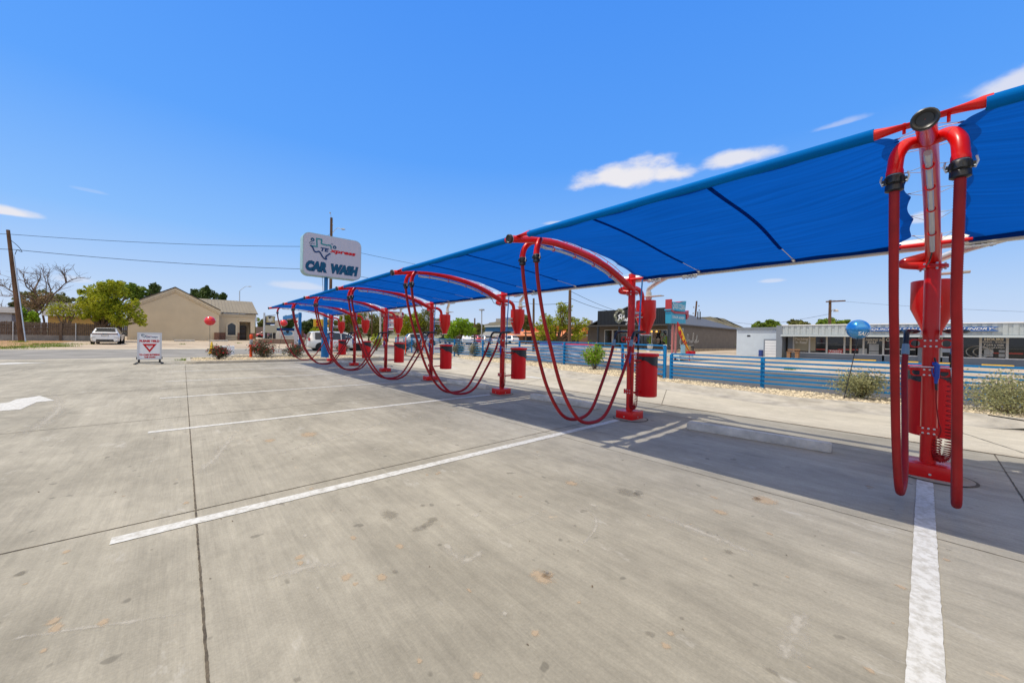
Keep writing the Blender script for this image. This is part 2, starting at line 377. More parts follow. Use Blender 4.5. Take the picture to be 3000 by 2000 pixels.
def fabric_material(name, dif, tr, k):
    """knitted shade cloth: lets part of the sun through"""
    M = bpy.data.materials.new(name); M.use_nodes = True; nt = M.node_tree; b = nt.nodes['Principled BSDF']; N, L = nt.nodes.new, nt.links.new
    tc = N('ShaderNodeTexCoord'); mp = N('ShaderNodeMapping'); mp.inputs['Scale'].default_value = (26, 1.3, 1); L(tc.outputs['Object'], mp.inputs[0])
    n1 = N('ShaderNodeTexNoise'); n1.inputs['Scale'].default_value = 1; n1.inputs['Detail'].default_value = 6; L(mp.outputs[0], n1.inputs['Vector'])
    r = N('ShaderNodeMapRange'); r.inputs['From Min'].default_value = .3; r.inputs['From Max'].default_value = .7; r.inputs['To Min'].default_value = .86; r.inputs['To Max'].default_value = 1.14; L(n1.outputs[0], r.inputs['Value'])
    outs = []
    for c in (dif, tr):
        x = N('ShaderNodeMix'); x.data_type = 'RGBA'; x.blend_type = 'MULTIPLY'; x.inputs['Factor'].default_value = 1; x.inputs[6].default_value = (*c, 1); L(r.outputs[0], x.inputs[7]); outs.append(x.outputs[2])
    L(outs[0], b.inputs['Base Color']); b.inputs['Roughness'].default_value = .9; b.inputs['Specular IOR Level'].default_value = .03
    t = N('ShaderNodeBsdfTranslucent'); L(outs[1], t.inputs[0])
    ms = N('ShaderNodeMixShader'); ms.inputs[0].default_value = k; L(b.outputs[0], ms.inputs[1]); L(t.outputs[0], ms.inputs[2]); L(ms.outputs[0], nt.nodes['Material Output'].inputs[0])
    return M
C['cloth'] = fabric_material('blue_shade_cloth', (.003, .068, .31), (.002, .085, .42), .55)
C['cloth_double'] = fabric_material('blue_shade_cloth_doubled', (.004, .07, .34), (.003, .05, .25), .5)
C['sleeve'] = fabric_material('blue_pipe_sleeve', (.002, .15, .50), (.002, .15, .50), .15)
C['strap'] = fabric_material('dark_batten_pocket', (.004, .085, .29), (.004, .14, .48), .75)
rnd = random.Random(7)
# ------------------------------------------------------------------ the setting: ground, lot, roads, kerbs
def rect(name, x0, x1, y0, y1, dz, m, label=None):
    mb = MB()
    xs = sorted({x0, x1, *[b for b in (13, 300) if x0 < b < x1]}); ys = sorted({y0, y1, *[b for b in (26, 300) if y0 < b < y1]})
    for a, b in zip(xs, xs[1:]):
        for c, d in zip(ys, ys[1:]):
            mb.poly([(a, c, T(a, c)+dz), (b, c, T(b, c)+dz), (b, d, T(b, d)+dz), (a, d, T(a, d)+dz)])
    return structure(mb, name, m, sharp=0)
rect('ground', -3000, 3000, -3000, 3000, -.08, C['ground'])
rect('dirt_lot', -120, 60, 40, 110, -.05, C['tan'])
rect('dry_ground', -120, -9.2, 43.2, 100, -.035, C['dirt'])
rect('dirt_lot', 21.2, 120, -60, 26, -.05, C['tan'])
rect('dirt_lot', 25, 140, 26, 90, -.055, C['tan'])
rect('street', -300, 13, 28.6, 40.2, -.02, C['asphalt'])
rect('street', 13, 300, 29, 40.2, -.024, C['asphalt'])
rect('road', 12.2, 21.4, -80, 29, -.03, C['road'])
rect('road', 14, 22.4, 40.2, 400, -.03, C['road'])
rect('parking_lot', -60, 12.2, -20, 28.0, 0, C['lot'])
rect('gutter', -60, 13, 28.0, 28.6, -.004, C['lane'])
rect('gutter', -60, 13, 40.2, 41.6, -.012, C['lane'])
# front line of the kerb between the lane and the gravel bed, measured on the lot
KERB = [gnd(p) for p in ((3150, 1285), (2857, 1250), (2600, 1219), (2308, 1193), (2050, 1156), (1850, 1130), (1650, 1104.5))]
KERB = [Vector((k.x, k.y, 0)) for k in KERB]
KERB = [Vector((10.75, -9, 0))]+KERB+[Vector((11.55, 12.5, 0)), Vector((11.7, 16, 0)), Vector((11.9, 18.6, 0)), Vector((12.7, 20.8, 0)), Vector((14.2, 22.0, 0)), Vector((17.5, 22.6, 0))]
KERB = catmull(KERB, 6)
def kerb(name, path, side, zt=.15, w=.16):
    """cast kerb along path; side = +1 when its back lies to the left of travel"""
    mb = MB(); prof = [(0, -.03), (0.004, .06), (.02, zt-.025), (.045, zt), (w, zt), (w, -.03)] if w < .5 else [(0, -.03), (.003, .006), (.30, .03), (.50, .065), (.62, .125), (.68, zt), (w, zt), (w, -.03)]; rings = []
    for i, p in enumerate(path):
        t = (path[min(i+1, len(path)-1)]-path[max(0, i-1)]); t.z = 0; t.normalize(); nn = Vector((-t.y, t.x, 0))*side
        rings.append([mb.bm.verts.new(p+nn*a+Vector((0, 0, b))) for a, b in prof])
    for a, b in zip(rings, rings[1:]):
        for i in range(len(prof)-1):
            f = mb.bm.faces.new((a[i], a[i+1], b[i+1], b[i]) if side < 0 else (b[i], b[i+1], a[i+1], a[i])); f.smooth = True
    mb.bm.faces.new(rings[0]); mb.bm.faces.new(list(reversed(rings[-1])))
    return structure(mb, name, C['curb'])
kerb('kerb', KERB, -1, w=.86)
def off(path, d):
    out = []
    for i, p in enumerate(path):
        t = (path[min(i+1, len(path)-1)]-path[max(0, i-1)]); t.z = 0; t.normalize(); out.append(p+Vector((t.y, -t.x, 0))*d)
    return out
def pebble(mb, p, r):
    a = rnd.uniform(0, 6.3); rx, ry, rz_ = r*rnd.uniform(.7, 1.4), r*rnd.uniform(.6, 1), r*rnd.uniform(.45, .8); t = rnd.random()
    ca, sa = math.cos(a), math.sin(a)
    loc = [(rx, 0, 0), (.3*rx, ry, .15*rz_), (-.6*rx, .8*ry, 0), (-rx, -.1*ry, 0), (-.3*rx, -ry, .1*rz_), (.6*rx, -.8*ry, 0)]
    vs = [mb.bm.verts.new(p+Vector((x*ca-y*sa, x*sa+y*ca, z))) for x, y, z in loc]
    tp = mb.bm.verts.new(p+Vector((rnd.uniform(-.3, .3)*r, rnd.uniform(-.3, .3)*r, rz_)))
    for i in range(6):
        f = mb.bm.faces.new((vs[i], vs[(i+1) % 6], tp)); f.material_index = 1; f[mb.rl] = t
# gravel bed behind the kerb
inner, outer = off(KERB, .85), off(KERB, 2.6)
FENCE = [(-9, 13.4), (-2.6, 13.3), (.25, 13.05)]+[(q.y, q.x) for q in (gnd((2233, 1137), .10), gnd((1966, 1110), .10))]+[(onX((px, 1040), x).y, x) for px, x in ((1824, 14.55), (1653, 15.15), (1521.5, 15.3))]+[(60, 15.5)]
def fence_x(y):
    for (a, xa), (b, xb) in zip(FENCE, FENCE[1:]):
        if a <= y <= b: return xa+(xb-xa)*(y-a)/(b-a)
    return 15.5
outer = [Vector((fence_x(o.y)+.12 if o.y < 20 else o.x, o.y, 0)) for o in outer]
mb = MB()
for i in range(len(inner)-1):
    a, b, c, d = inner[i], inner[i+1], outer[i+1], outer[i]
    mb.poly([a+Vector((0, 0, .12)), b+Vector((0, 0, .12)), c+Vector((0, 0, .10)), d+Vector((0, 0, .10))])
    mb.poly([d+Vector((0, 0, .10)), c+Vector((0, 0, .10)), c+Vector((.5, 0, -.06)), d+Vector((.5, 0, -.06))])
    area = (b-a).length*(d-a).length
    near = min(1.0, 9/max(6, (a-CO).length))
    for _ in range(int(area*230*near)):
        u, v = rnd.random(), rnd.random()
        p = a.lerp(b, u).lerp(d.lerp(c, u), v); p.z = .115
        pebble(mb, p, rnd.uniform(.018, .042)*(1+.6*(1-near)))
tag(mb.build('gravel', [C['gravel_bed'], C['stone']], sharp=0), kind='stuff')
mb = MB()                                                       # planted corner beyond the end of the kerb
rect('gravel_strip', 12.9, 17.5, 22.6, 28.6, -.008, C['gravel_bed'])
# island in front of the pole sign
def rr(x0, x1, y0, y1, r, n=6):
    out = []
    for cx_, cy_, a0 in ((x1-r, y0+r, -90), (x1-r, y1-r, 0), (x0+r, y1-r, 90), (x0+r, y0+r, 180)):
        for k in range(n+1):
            a = R(a0+90*k/n); out.append(Vector((cx_+r*math.cos(a), cy_+r*math.sin(a), 0)))
    return out
def island(x0, x1, y0, y1, r, dens):
    base = rr(x0, x1, y0, y1, r)
    kerb('kerb', base+[base[0]], 1, .13)
    mb = MB(); mb.poly([Vector((x0+(p.x-x0)*.98+.06, p.y, T(p.x, p.y)+.10)) for p in rr(x0+.1, x1-.1, y0+.1, y1-.1, max(.1, r-.1))])
    for _ in range(int((x1-x0)*(y1-y0)*dens)):
        x, y = rnd.uniform(x0+.3, x1-.3), rnd.uniform(y0+.2, y1-.2); pebble(mb, Vector((x, y, T(x, y)+.10)), rnd.uniform(.03, .055))
    tag(mb.build('gravel', [C['gravel_bed'], C['stone']], sharp=0), kind='stuff')
island(.15, 9.6, 22.45, 26.0, .5, 70)
island(2.2, 10.4, 27.6, 28.9, .4, 60)
# joints in the slab
def strip(mb, a, b, w, z, mi=0, seg=1, wob=0):
    a, b = Vector((a[0], a[1], 0)), Vector((b[0], b[1], 0)); t = (b-a).normalized(); nn = Vector((-t.y, t.x, 0)); prev = None
    for i in range(seg+1):
        p = a.lerp(b, i/seg); o1, o2 = (rnd.uniform(-wob, wob), rnd.uniform(-wob, wob)) if wob else (0, 0)
        cur = (p+nn*(w/2+o1)+Vector((0, 0, z)), p-nn*(w/2+o2)+Vector((0, 0, z)))
        if prev: mb.poly([prev[0], prev[1], cur[1], cur[0]], mi)
        prev = cur
mb = MB()
strip(mb, (.085, -6), (.105, 22.4), .011, .0024, 0, 1400, .0018)
strip(mb, (4.18, -6), (4.14, 22.4), .008, .0024, 0, 300, .002)
for y in (-.62, 3.89, 8.35, 12.72, 17.2):
    strip(mb, (-14, y+.02), (8.05, y-.02 if y > 4 else y-.05), .012 if y < 9 else .020, .0026, 0, 900, .002)
for y in (-.66, 4.36, 8.9, 13.4):
    strip(mb, (8.1, y-.45), (10.9, y+.75), .012, .0095, 0, 60, .003)
strip(mb, (-4.2, -6), (-4.15, 22.4), .012, .0024, 0, 300, .003)
structure(mb, 'slab_joints', C['joint'], sharp=0)
mb = MB(); strip(mb, (8.08, -9), (8.04, 22.2), .03, .0085, 0, 200, .004); strip(mb, (7.05, -9), (7.0, 22.2), .012, .0045, 0, 200, .003)
structure(mb, 'lane_joint', C['joint_fill'], sharp=0)
mb = MB()                                                       # paler concrete lane behind the stalls
inn = [k for k in KERB if -8 < k.y < 20.5]
for a, b in zip(inn, inn[1:]): mb.poly([(8.09, a.y, .004), (a.x+.05, a.y, .004), (b.x+.05, b.y, .004), (8.09, b.y, .004)])
structure(mb, 'lane', C['lane'], sharp=0)
# painted stall lines and arrows
ROW_X, ROW_Y, PITCH = 6.18, -.067, 3.661
mb = MB()
for k in range(7):
    y = ROW_Y+.04+k*PITCH
    strip(mb, (-.35, y+.01 if k else y), (5.86, y-.02), .115, .0042, 0, 160, .0022)
structure(mb, 'stall_lines', C['white_line'], sharp=0)
Z3 = lambda a, b: (a/2.24, 1000+b/2.24)
mb = MB()
def flat_poly(mb, pts, z, mi=0): mb.poly([Vector((*gnd(p)[:2], z)) for p in pts], mi)
flat_poly(mb, [Z3(*p) for p in ((-160, 425), (60, 400), (105, 380), (262, 357), (358, 388), (240, 399), (135, 446), (-160, 470))], .0045)
flat_poly(mb, [Z3(*p) for p in ((-90, 150), (40, 141), (110, 138), (155, 140), (320, 139), (150, 146), (0, 152), (-90, 160))], .0045)
for q in ((8.9, 15.2), (9.0, 9.6)):
    x, y = q
    mb.poly([(x+.55, y+.35, .0045), (x+.75, y-.8, .0045), (x+.95, y+.35, .0045), (x+.8, y+.3, .0045), (x+.8, y+1.3, .0045), (x+.7, y+1.3, .0045), (x+.7, y+.3, .0045)])
structure(mb, 'lane_arrows', C['white_line'], sharp=0)
def stain_material(name, rgb, rgb2, amt=1.0, sc=22):
    """a stain whose ragged edge fades into the slab (feather is 1 at its middle, 0 at its rim)"""
    M = bpy.data.materials.new(name); M.use_nodes = True; nt = M.node_tree; b = nt.nodes['Principled BSDF']; N, L = nt.nodes.new, nt.links.new
    b.inputs['Roughness'].default_value = .85; b.inputs['Specular IOR Level'].default_value = .2
    tc = N('ShaderNodeTexCoord'); n1 = N('ShaderNodeTexNoise'); n1.inputs['Scale'].default_value = sc; n1.inputs['Detail'].default_value = 7; n1.inputs['Roughness'].default_value = .7; L(tc.outputs['Object'], n1.inputs['Vector'])
    at = N('ShaderNodeAttribute'); at.attribute_name = 'feather'
    m1 = N('ShaderNodeMath'); m1.operation = 'MULTIPLY_ADD'; L(n1.outputs[0], m1.inputs[0]); m1.inputs[1].default_value = 1.5; m1.inputs[2].default_value = -.75
    m2 = N('ShaderNodeMath'); m2.operation = 'ADD'; L(m1.outputs[0], m2.inputs[0]); L(at.outputs['Fac'], m2.inputs[1])
    r = N('ShaderNodeMapRange'); r.interpolation_type = 'SMOOTHSTEP'; r.inputs['From Min'].default_value = .28; r.inputs['From Max'].default_value = .8; r.inputs['To Max'].default_value = amt; L(m2.outputs[0], r.inputs['Value'])
    x = N('ShaderNodeMix'); x.data_type = 'RGBA'; x.inputs[6].default_value = (*rgb, 1); x.inputs[7].default_value = (*rgb2, 1); L(n1.outputs[0], x.inputs['Factor']); L(x.outputs[2], b.inputs['Base Color'])
    t = N('ShaderNodeBsdfTransparent'); ms = N('ShaderNodeMixShader'); L(r.outputs[0], ms.inputs[0]); L(t.outputs[0], ms.inputs[1]); L(b.outputs[0], ms.inputs[2]); L(ms.outputs[0], nt.nodes['Material Output'].inputs[0])
    return M
C['scuff'] = stain_material('pale_scuff', (.42, .39, .33), (.52, .49, .43), .7, 14)
C['clay'] = stain_material('clay_stain', (.42, .31, .20), (.54, .43, .31), .65, 30)
C['oil'] = stain_material('oil_stain', (.22, .20, .16), (.27, .245, .20), .4, 18)
def feathered(): mb = MB(); mb.fl = mb.bm.verts.layers.float.new('feather'); return mb
def scuff(mb, px, w, z=.0014):
    pts = catmull([gnd(p) for p in px], 8); prev = None
    for i, p in enumerate(pts):
        t = pts[min(i+1, len(pts)-1)]-pts[max(i-1, 0)]; t.normalize(); nn = Vector((-t.y, t.x, 0)); k = math.sin(math.pi*i/(len(pts)-1))**.4
        cur = [mb.bm.verts.new(p+nn*w*q+Vector((0, 0, z))) for q in (1, 0, -1)]; cur[1][mb.fl] = .75*k
        if prev:
            for q in (0, 1): mb.bm.faces.new((prev[q], prev[q+1], cur[q+1], cur[q]))
        prev = cur
mb = feathered()
scuff(mb, [Z3(*p) for p in ((40, 650), (150, 605), (240, 560), (320, 505), (370, 460), (390, 420), (370, 375), (340, 345), (310, 318))], .16)
scuff(mb, [(1280, 1214), (1200, 1228), (1115, 1240), (1060, 1258), (960, 1288), (860, 1315), (780, 1345)], .07)
scuff(mb, [Z3(*p) for p in ((1700, 1580), (1900, 1510), (2100, 1470), (2300, 1440))], .09); scuff(mb, [(0, 1875), (130, 1855), (280, 1835), (420, 1815), (560, 1795)], .035)
scuff(mb, [(1700, 1480), (1740, 1510), (1745, 1545), (1720, 1580), (1690, 1610)], .03); scuff(mb, [(1425, 1565), (1480, 1545), (1540, 1522), (1600, 1492)], .012)
scuff(mb, [(1300, 1600), (1360, 1640), (1420, 1610)], .08); scuff(mb, [(2290, 1950), (2330, 1850), (2360, 1780)], .10); scuff(mb, [(1900, 1500), (2060, 1560), (2250, 1640)], .10); scuff(mb, [(560, 1400), (640, 1330), (700, 1250)], .10)
structure(mb, 'tyre_scuffs', C['scuff'], sharp=0)
mb = feathered()
def blot(p, r, mi, n=14, z=.0019):
    c = gnd(p); ce = mb.bm.verts.new((c.x, c.y, z)); ce[mb.fl] = 1.15; r *= 1.5; st = rnd.uniform(.8, 1.7)
    rim = [mb.bm.verts.new((c.x+r*rnd.uniform(.8, 1.1)*math.cos(6.283*i/n), c.y+st*r*rnd.uniform(.8, 1.1)*math.sin(6.283*i/n), z)) for i in range(n)]
    for i in range(n): f = mb.bm.faces.new((ce, rim[i], rim[(i+1) % n])); f.material_index = mi
for p, r, mi in (((876, 1632), .035, 0), ((880, 1648), .02, 0), ((1117, 1690), .03, 0), ((1015, 1690), .04, 0), ((1040, 1710), .02, 0), ((1590, 1690), .06, 0), ((1605, 1683), .04, 0), ((1675, 1415), .06, 0),
                 ((2240, 1466), .11, 0), ((2215, 1460), .05, 0), ((2110, 1500), .05, 0), ((190, 1650), .014, 0), ((75, 1710), .012, 0), ((155, 1820), .03, 0), ((165, 1838), .03, 0), ((1950, 1892), .024, 0),
                 ((1228, 1548), .055, 1), ((1252, 1536), .055, 1), ((1268, 1522), .05, 1), ((1143, 1508), .07, 1), ((1840, 1443), .09, 1), ((1870, 1444), .07, 1), ((515, 1415), .02, 1), ((870, 1990), .02, 1), ((1905, 1857), .02, 1), ((2135, 1617), .03, 1),
                 ((1325, 1200), .05, 0), ((905, 1272), .12, 0), ((790, 1290), .07, 0), ((520, 1065), .1, 1), ((1480, 1797), .022, 2), ((894, 1569), .02, 2), ((1310, 1600), .03, 2), ((1740, 1480), .03, 2), ((1395, 1510), .03, 2), ((60, 1680), .03, 1)):
    blot(p, r, mi)
for _ in range(60):
    x, y = rnd.uniform(100, 2900), rnd.uniform(1150, 1980)
    if y > 1000+.62*abs(0): blot((x, y), rnd.uniform(.006, .028), rnd.choice((0, 0, 1, 2)))
structure(mb, 'ground_stains', [C['clay'], C['oil'], C['scuff']], sharp=0)
mb = MB()                                                       # dry leaves and grit
for _ in range(150):
    x, y = rnd.uniform(-3, 8), rnd.uniform(.4, 9); r = rnd.uniform(.003, .011); z = .003
    a = rnd.uniform(0, 3)
    mb.poly([(x+r*math.cos(a), y+r*math.sin(a), z), (x+.5*r*math.cos(a+1.6), y+.5*r*math.sin(a+1.6), z+r*.5), (x-r*math.cos(a), y-r*math.sin(a), z), (x+.5*r*math.cos(a-1.6), y+.5*r*math.sin(a-1.6), z)], 0)
tag(mb.build('grit', C['joint_fill'], sharp=0), kind='stuff')

# ------------------------------------------------------------------ the vacuum row
ARM = catmull([(.02, 0, 2.36), (-.23, 0, 2.465), (-.44, 0, 2.55), (-.77, 0, 2.665), (-1.15, 0, 2.755), (-1.5, 0, 2.805), (-1.83, 0, 2.835), (-2.15, 0, 2.845), (-2.5, 0, 2.815), (-2.83, 0, 2.765), (-2.97, 0, 2.742)], 4)
def arm_at(x):
    for a, b in zip(ARM, ARM[1:]):
        if b.x <= x <= a.x: return a.lerp(b, (a.x-x)/(a.x-b.x))
    return ARM[-1].copy()
def make_station():
    t = thing('vacuum_station', 'x', 'vacuum station')
    K = dict(parent=t, local=True)
    mb = MB(); mb.tube([(0, 0, .13), (0, 0, 2.66)], .064, 20); mb.build('post', C['red'], **K)
    mb = MB(); mb.box((-.21, -.19, .002), (.15, .15, .145), bev=.004); b = mb.build('base_box', C['red'], **K)
    for x, y in ((-.211, -.02), (-.03, -.191)): mb = MB(); mb.lathe([(.012, -.003), (.012, .003), (.006, .006)], (x, y, .05), 10, axis='X' if x < -.2 else 'Y'); mb.build('bolt', C['silver'], parent=b, local=True)
    mb = MB(); mb.lathe([(.118, 0), (.118, .014)], (0, 0, 2.285), 24); mb.lathe([(.118, 0), (.118, .014)], (0, 0, 2.302), 24)
    fl = mb.build('flange', C['red'], **K)
    for k in range(6):
        mb = MB(); a = R(60*k+20); mb.tube([(.094*math.cos(a), .094*math.sin(a), 2.262), (.094*math.cos(a), .094*math.sin(a), 2.338)], .011, 6)
        mb.build('flange_bolt', C['silver'], parent=fl, local=True)
    # arm with its open mouth
    mb = MB(); mb.tube(ARM, [.060-.012*min(1, i/30) for i in range(len(ARM))], 16); a = mb.build('arm', C['red'], **K)
    e, d = ARM[-1], (ARM[-1]-ARM[-3]).normalized()
    mb = MB(); mb.tube([e-d*.02, e-d*.02+d*.001, e+d*.012, e+d*.018], [.046, .060, .060, .052], 20, caps=False)
    mb.tube([e+d*.018, e+d*.012, e+d*.004, e+d*.002], [.052, .042, .036, .002], 20, 0, caps=False)
    cap = mb.build('end_cap', C['black'], parent=a, local=True)
    mb = MB(); mb.tube([e-d*.028, e-d*.021], .058, 20); mb.build('clamp_ring', C['silver'], parent=cap, local=True)
    # lamp tube slung below the arm on hooks
    lt = []
    for i in range(25):
        p = arm_at(-2.28+i*(1.95/24)); q = arm_at(-2.28+i*(1.95/24)+.05); tt = (q-p).normalized(); nn = Vector((tt.z, 0, -tt.x))
        if nn.z > 0: nn = -nn
        lt.append(p+nn*.098)
    mb = MB(); mb.tube(lt, .019, 10); mb.tube([lt[0]+Vector((-.10, 0, .012)), lt[0]], .022, 10); lamp = mb.build('lamp_tube', C['clear'], **K)
    for i in (2, 8, 14, 20):
        p, q = lt[i], lt[i+1]; tt = (q-p).normalized(); up = Vector((-tt.z, 0, tt.x)); up = up if up.z > 0 else -up
        mb = MB(); pts = [p+up*.055]+[p+up*(.026*math.cos(R(k)))+Vector((0, 1, 0))*(.026*math.sin(R(k))) for k in range(20, 350, 30)]
        mb.tube(pts, .0065, 6); mb.build('lamp_hook', C['red'], parent=lamp, local=True)
    cab = catmull([lt[-1], lt[-1]+Vector((.08, .02, -.09)), Vector((-.10, .05, 2.30)), Vector((-.05, .07, 2.29))], 5)
    mb = MB(); mb.tube(cab, .006, 6); mb.build('lamp_cable', C['black'], **K)
    # rails on top of the arm that hold the lacing
    for s in (-1, 1):
        mb = MB(); pts = [arm_at(-2.2+i*.115)+Vector((0, s*.035, .085+(i*7 % 3)*.002)) for i in range(17)]; mb.tube(pts, .005, 5)
        for i in range(0, 17, 3): mb.tube([pts[i], pts[i]+Vector((0, -s*.01, -.05))], .005, 5)
        mb.build('lacing_rail', C['red'], **K)
    # two outlets, couplings and hoses
    for s in (-1, 1):
        dx = 0
        el = catmull([(-2.42, 0, 2.815), (-2.45, s*.055, 2.815), (-2.50, s*.102, 2.797), (-2.565, s*.133, 2.72), (-2.595, s*.141, 2.635), (-2.60, s*.142, 2.575)], 5)
        mb = MB(); mb.tube(el, [.040]*(len(el)-4)+[.041, .044, .044, .044], 16); elb = mb.build('outlet_elbow', C['red'], **K)
        c = el[-1]
        mb = MB(); mb.lathe([(.038, .004), (.038, -.02)], c, 20); mb.build('blue_ring', C['cuff'], parent=elb, local=True)
        mb = MB(); mb.lathe([(.045, -.008), (.049, -.014), (.049, -.055), (.040, -.062), (.047, -.075), (.047, -.105), (.036, -.112)], c, 20)
        for k in range(4): mb.box(c+Vector((-.006, -.06, -.058))*1, c+Vector((.006, .06, -.022)), rot=Matrix.Rotation(R(45*k), 3, 'Z'), at=c+Vector((0, 0, -.04)))
        cp = mb.build('hose_coupling', C['black'], **K)
        for q in (-1, 1):
            mb = MB(); p = c+Vector((0, q*.056, -.03)); mb.tube([p+Vector((0, 0, -.03)), p+Vector((0, q*.012, .005)), p+Vector((0, q*.006, .038))], .006, 6); mb.tube([p+Vector((-.012, 0, -.02)), p+Vector((.012, 0, -.02))], .005, 6)
            mb.build('lever_clip', C['silver'], parent=cp, local=True)
        y0 = s*.142; yb = .13 if s > 0 else .18; hp = [(-2.60, y0, 2.47), (-2.56, s*.141, 2.2), (-2.45, s*.141, 1.75), (-2.32, s*(yb+.282)/3, 1.36), (-2.07, s*(yb*2+.142)/3, .72), (-1.75, s*yb, .27), (-1.41, s*yb, .13), (-1.0, s*yb, .215), (-.64, s*(yb+.178)/2, .69), (-.38, s*.178, 1.12), (-.29, s*.178, 1.345)]
        hp = catmull(hp, 8)
        mb = MB(); fine = []                                    # ribbed hose
        for i in range(len(hp)-1):
            n = max(1, int((hp[i+1]-hp[i]).length/.0075))
            for k in range(n): fine.append(hp[i].lerp(hp[i+1], k/n))
        fine.append(hp[-1]); mb.tube(fine, [.0275 if k % 2 else .0245 for k in range(len(fine))], 12)
        hs = mb.build('vacuum_hose', C['hose'], sharp=0, **K)
        e2 = hp[-1]; d2 = (hp[-1]-hp[-4]).normalized()
        mb = MB(); mb.tube([e2-d2*.02, e2+d2*.01, e2+d2*.10], [.033, .034, .028], 14); mb.build('hose_cuff', C['cuff'], parent=hs, local=True)
        q = e2+d2*.09
        npth = catmull([q, q+Vector((.035, 0, .085)), q+Vector((.085, 0, .14)), q+Vector((.16, 0, .155)), q+Vector((.26, 0, .15)), q+Vector((.335, 0, .146))], 5)
        fl_ = []
        for i in range(len(npth)):
            u = i/(len(npth)-1); w = .024+.050*max(0, (u-.40)/.60)**.9; h_ = .024+.004*math.sin(u*3.1)-.006*max(0, (u-.5)*2); fl_.append((h_, w))
        mb = MB(); mb.tube(npth, 0, 16, ref=(-.3, 0, 1), flat=fl_)
        z = npth[-3]; mb.lathe([(.02, -.026), (.070, -.022), (.098, -.004), (.098, .010), (.07, .024), (.02, .028)], z+Vector((-.03, 0, .008)), 22)
        mb.build('hose_nozzle', C['black'], parent=hs, local=True)
    # nozzle bracket: plate with a ring at each side
    def bracket(name, z, hh, w, ring, mats=C['red']):
        mb = MB(); mb.box((-.075, -.075, z), (-.062, .075, z+hh))
        for s in (-1, 1):
            if ring:
                for k in range(12):                             # plate with a round hole
                    a0, a1 = R(30*k), R(30*k+30); cy_, cz = s*(w-.052), z+hh/2
                    def sq(a):
                        c, s_ = math.cos(a), math.sin(a); f = 1/max(abs(c), abs(s_)); return (min(1, max(-1, c*f))*.050, min(1, max(-1, s_*f))*hh/2)
                    p = [(-.066, cy_+sq(a0)[0], cz+sq(a0)[1]), (-.066, cy_+sq(a1)[0], cz+sq(a1)[1]), (-.066, cy_+.036*math.cos(a1), cz+.036*math.sin(a1)), (-.066, cy_+.036*math.cos(a0), cz+.036*math.sin(a0))]
                    mb.prism([Vector(v) for v in p], (.006, 0, 0))
            else: mb.box((-.072, s*.075, z), (-.064, s*w, z+hh))
        b = mb.build(name, mats, **K)
        for y in (-.042, 0, .042):
            for zz in (z+.016, z+hh-.016): mb = MB(); mb.lathe([(.010, 0), (.010, -.004), (.005, -.006)], (-.076, y, zz), 10, axis='X'); mb.build('bracket_bolt', C['silver'], parent=b, local=True)
        return b
    bracket('nozzle_bracket', 1.405, .095, .165, True)
    b2 = bracket('gun_bracket', 1.09, .09, .15, True)
    mb = MB(); mb.tube(catmull([(-.066, -.15, 1.19), (-.10, -.1, 1.195), (-.105, 0, 1.196), (-.10, .1, 1.195), (-.066, .15, 1.19)], 4), .006, 6)
    mb.tube([(-.075, -.15, 1.19), (-.07, -.155, 1.10)], .006, 6); mb.build('guard_rod', C['white'], parent=b2, local=True)
    bracket('hose_bracket', .45, .085, .085, False)
    mb = MB(); mb.box((-.078, -.14, 1.36), (-.072, -.08, 1.40)); mb.build('tag_plate', C['offwhite'], **K)
    # separator hopper behind the post, with its pipes
    hx = .50
    mb = MB(); mb.lathe([(.082, 1.555), (.082, 1.60), (.186, 1.875), (.186, 2.20), (.180, 2.205), (.02, 2.215)], (hx, 0, 0), 32); hop = mb.build('hopper', C['red'], **K)
    mb = MB(); mb.lathe([(.098, 1.535), (.098, 1.553)], (hx, 0, 0), 24); mb.tube([(hx-.09, .05, 1.56), (hx-.13, .09, 1.585)], .009, 6); mb.build('hopper_hatch', C['silver'], parent=hop, local=True)
    mb = MB(); mb.tube(catmull([(.02, 0, 2.40), (.12, 0, 2.405), (.24, .0, 2.385), (.335, 0, 2.315), (.365, 0, 2.20)], 6), .045, 14); mb.build('inlet_pipe', C['red'], **K)
    mb = MB(); mb.tube(catmull([(.0, .03, 2.43), (-.01, .13, 2.405), (-.02, .20, 2.385), (-.02, .225, 2.365), (-.02, .19, 2.345), (0, .05, 2.32)], 6), .048, 14); mb.build('return_elbow', C['red'], **K)
    mb = MB(); mb.lathe([(.05, 2.20), (.05, 2.245), (.058, 2.247), (.058, 2.31), (.052, 2.312), (.052, 2.375), (.045, 2.378)], (hx+.1, 0, 0), 18)
    mb.box((hx+.03, -.28, 2.285), (hx+.17, .07, 2.30)); mb.build('duct_collar', C['offwhite'], **K)
    mb = MB(); mb.tube(catmull([(hx+.1, 0, 2.36), (hx+.1, 0, 2.44), (hx+.07, -.10, 2.50), (hx-.02, -.28, 2.555), (hx-.20, -.56, 2.60), (.25, -.64, 2.615)], 6), .045, 14); mb.build('outlet_duct', C['duct'], **K)
    mb = MB(); mb.tube([(.05, 0, 1.95), (.33, 0, 1.95)], .03, 12); mb.box((.10, -.06, 1.86), (.30, .06, 1.885), bev=.004)
    for k in range(4): mb.tube([(.12+k*.05, -.065, 1.872), (.12+k*.05, .065, 1.872)], .008, 6)
    mb.build('hopper_clamp', C['silver'], **K)
    # tangle of air lines: blue drop, coil, gun
    mb = MB(); mb.tube([(.03, -.19, 2.56), (.01, -.165, 1.9), (0, -.15, 1.33)], .0135, 8); ar = mb.build('air_drop', C['blue_rod'], **K)
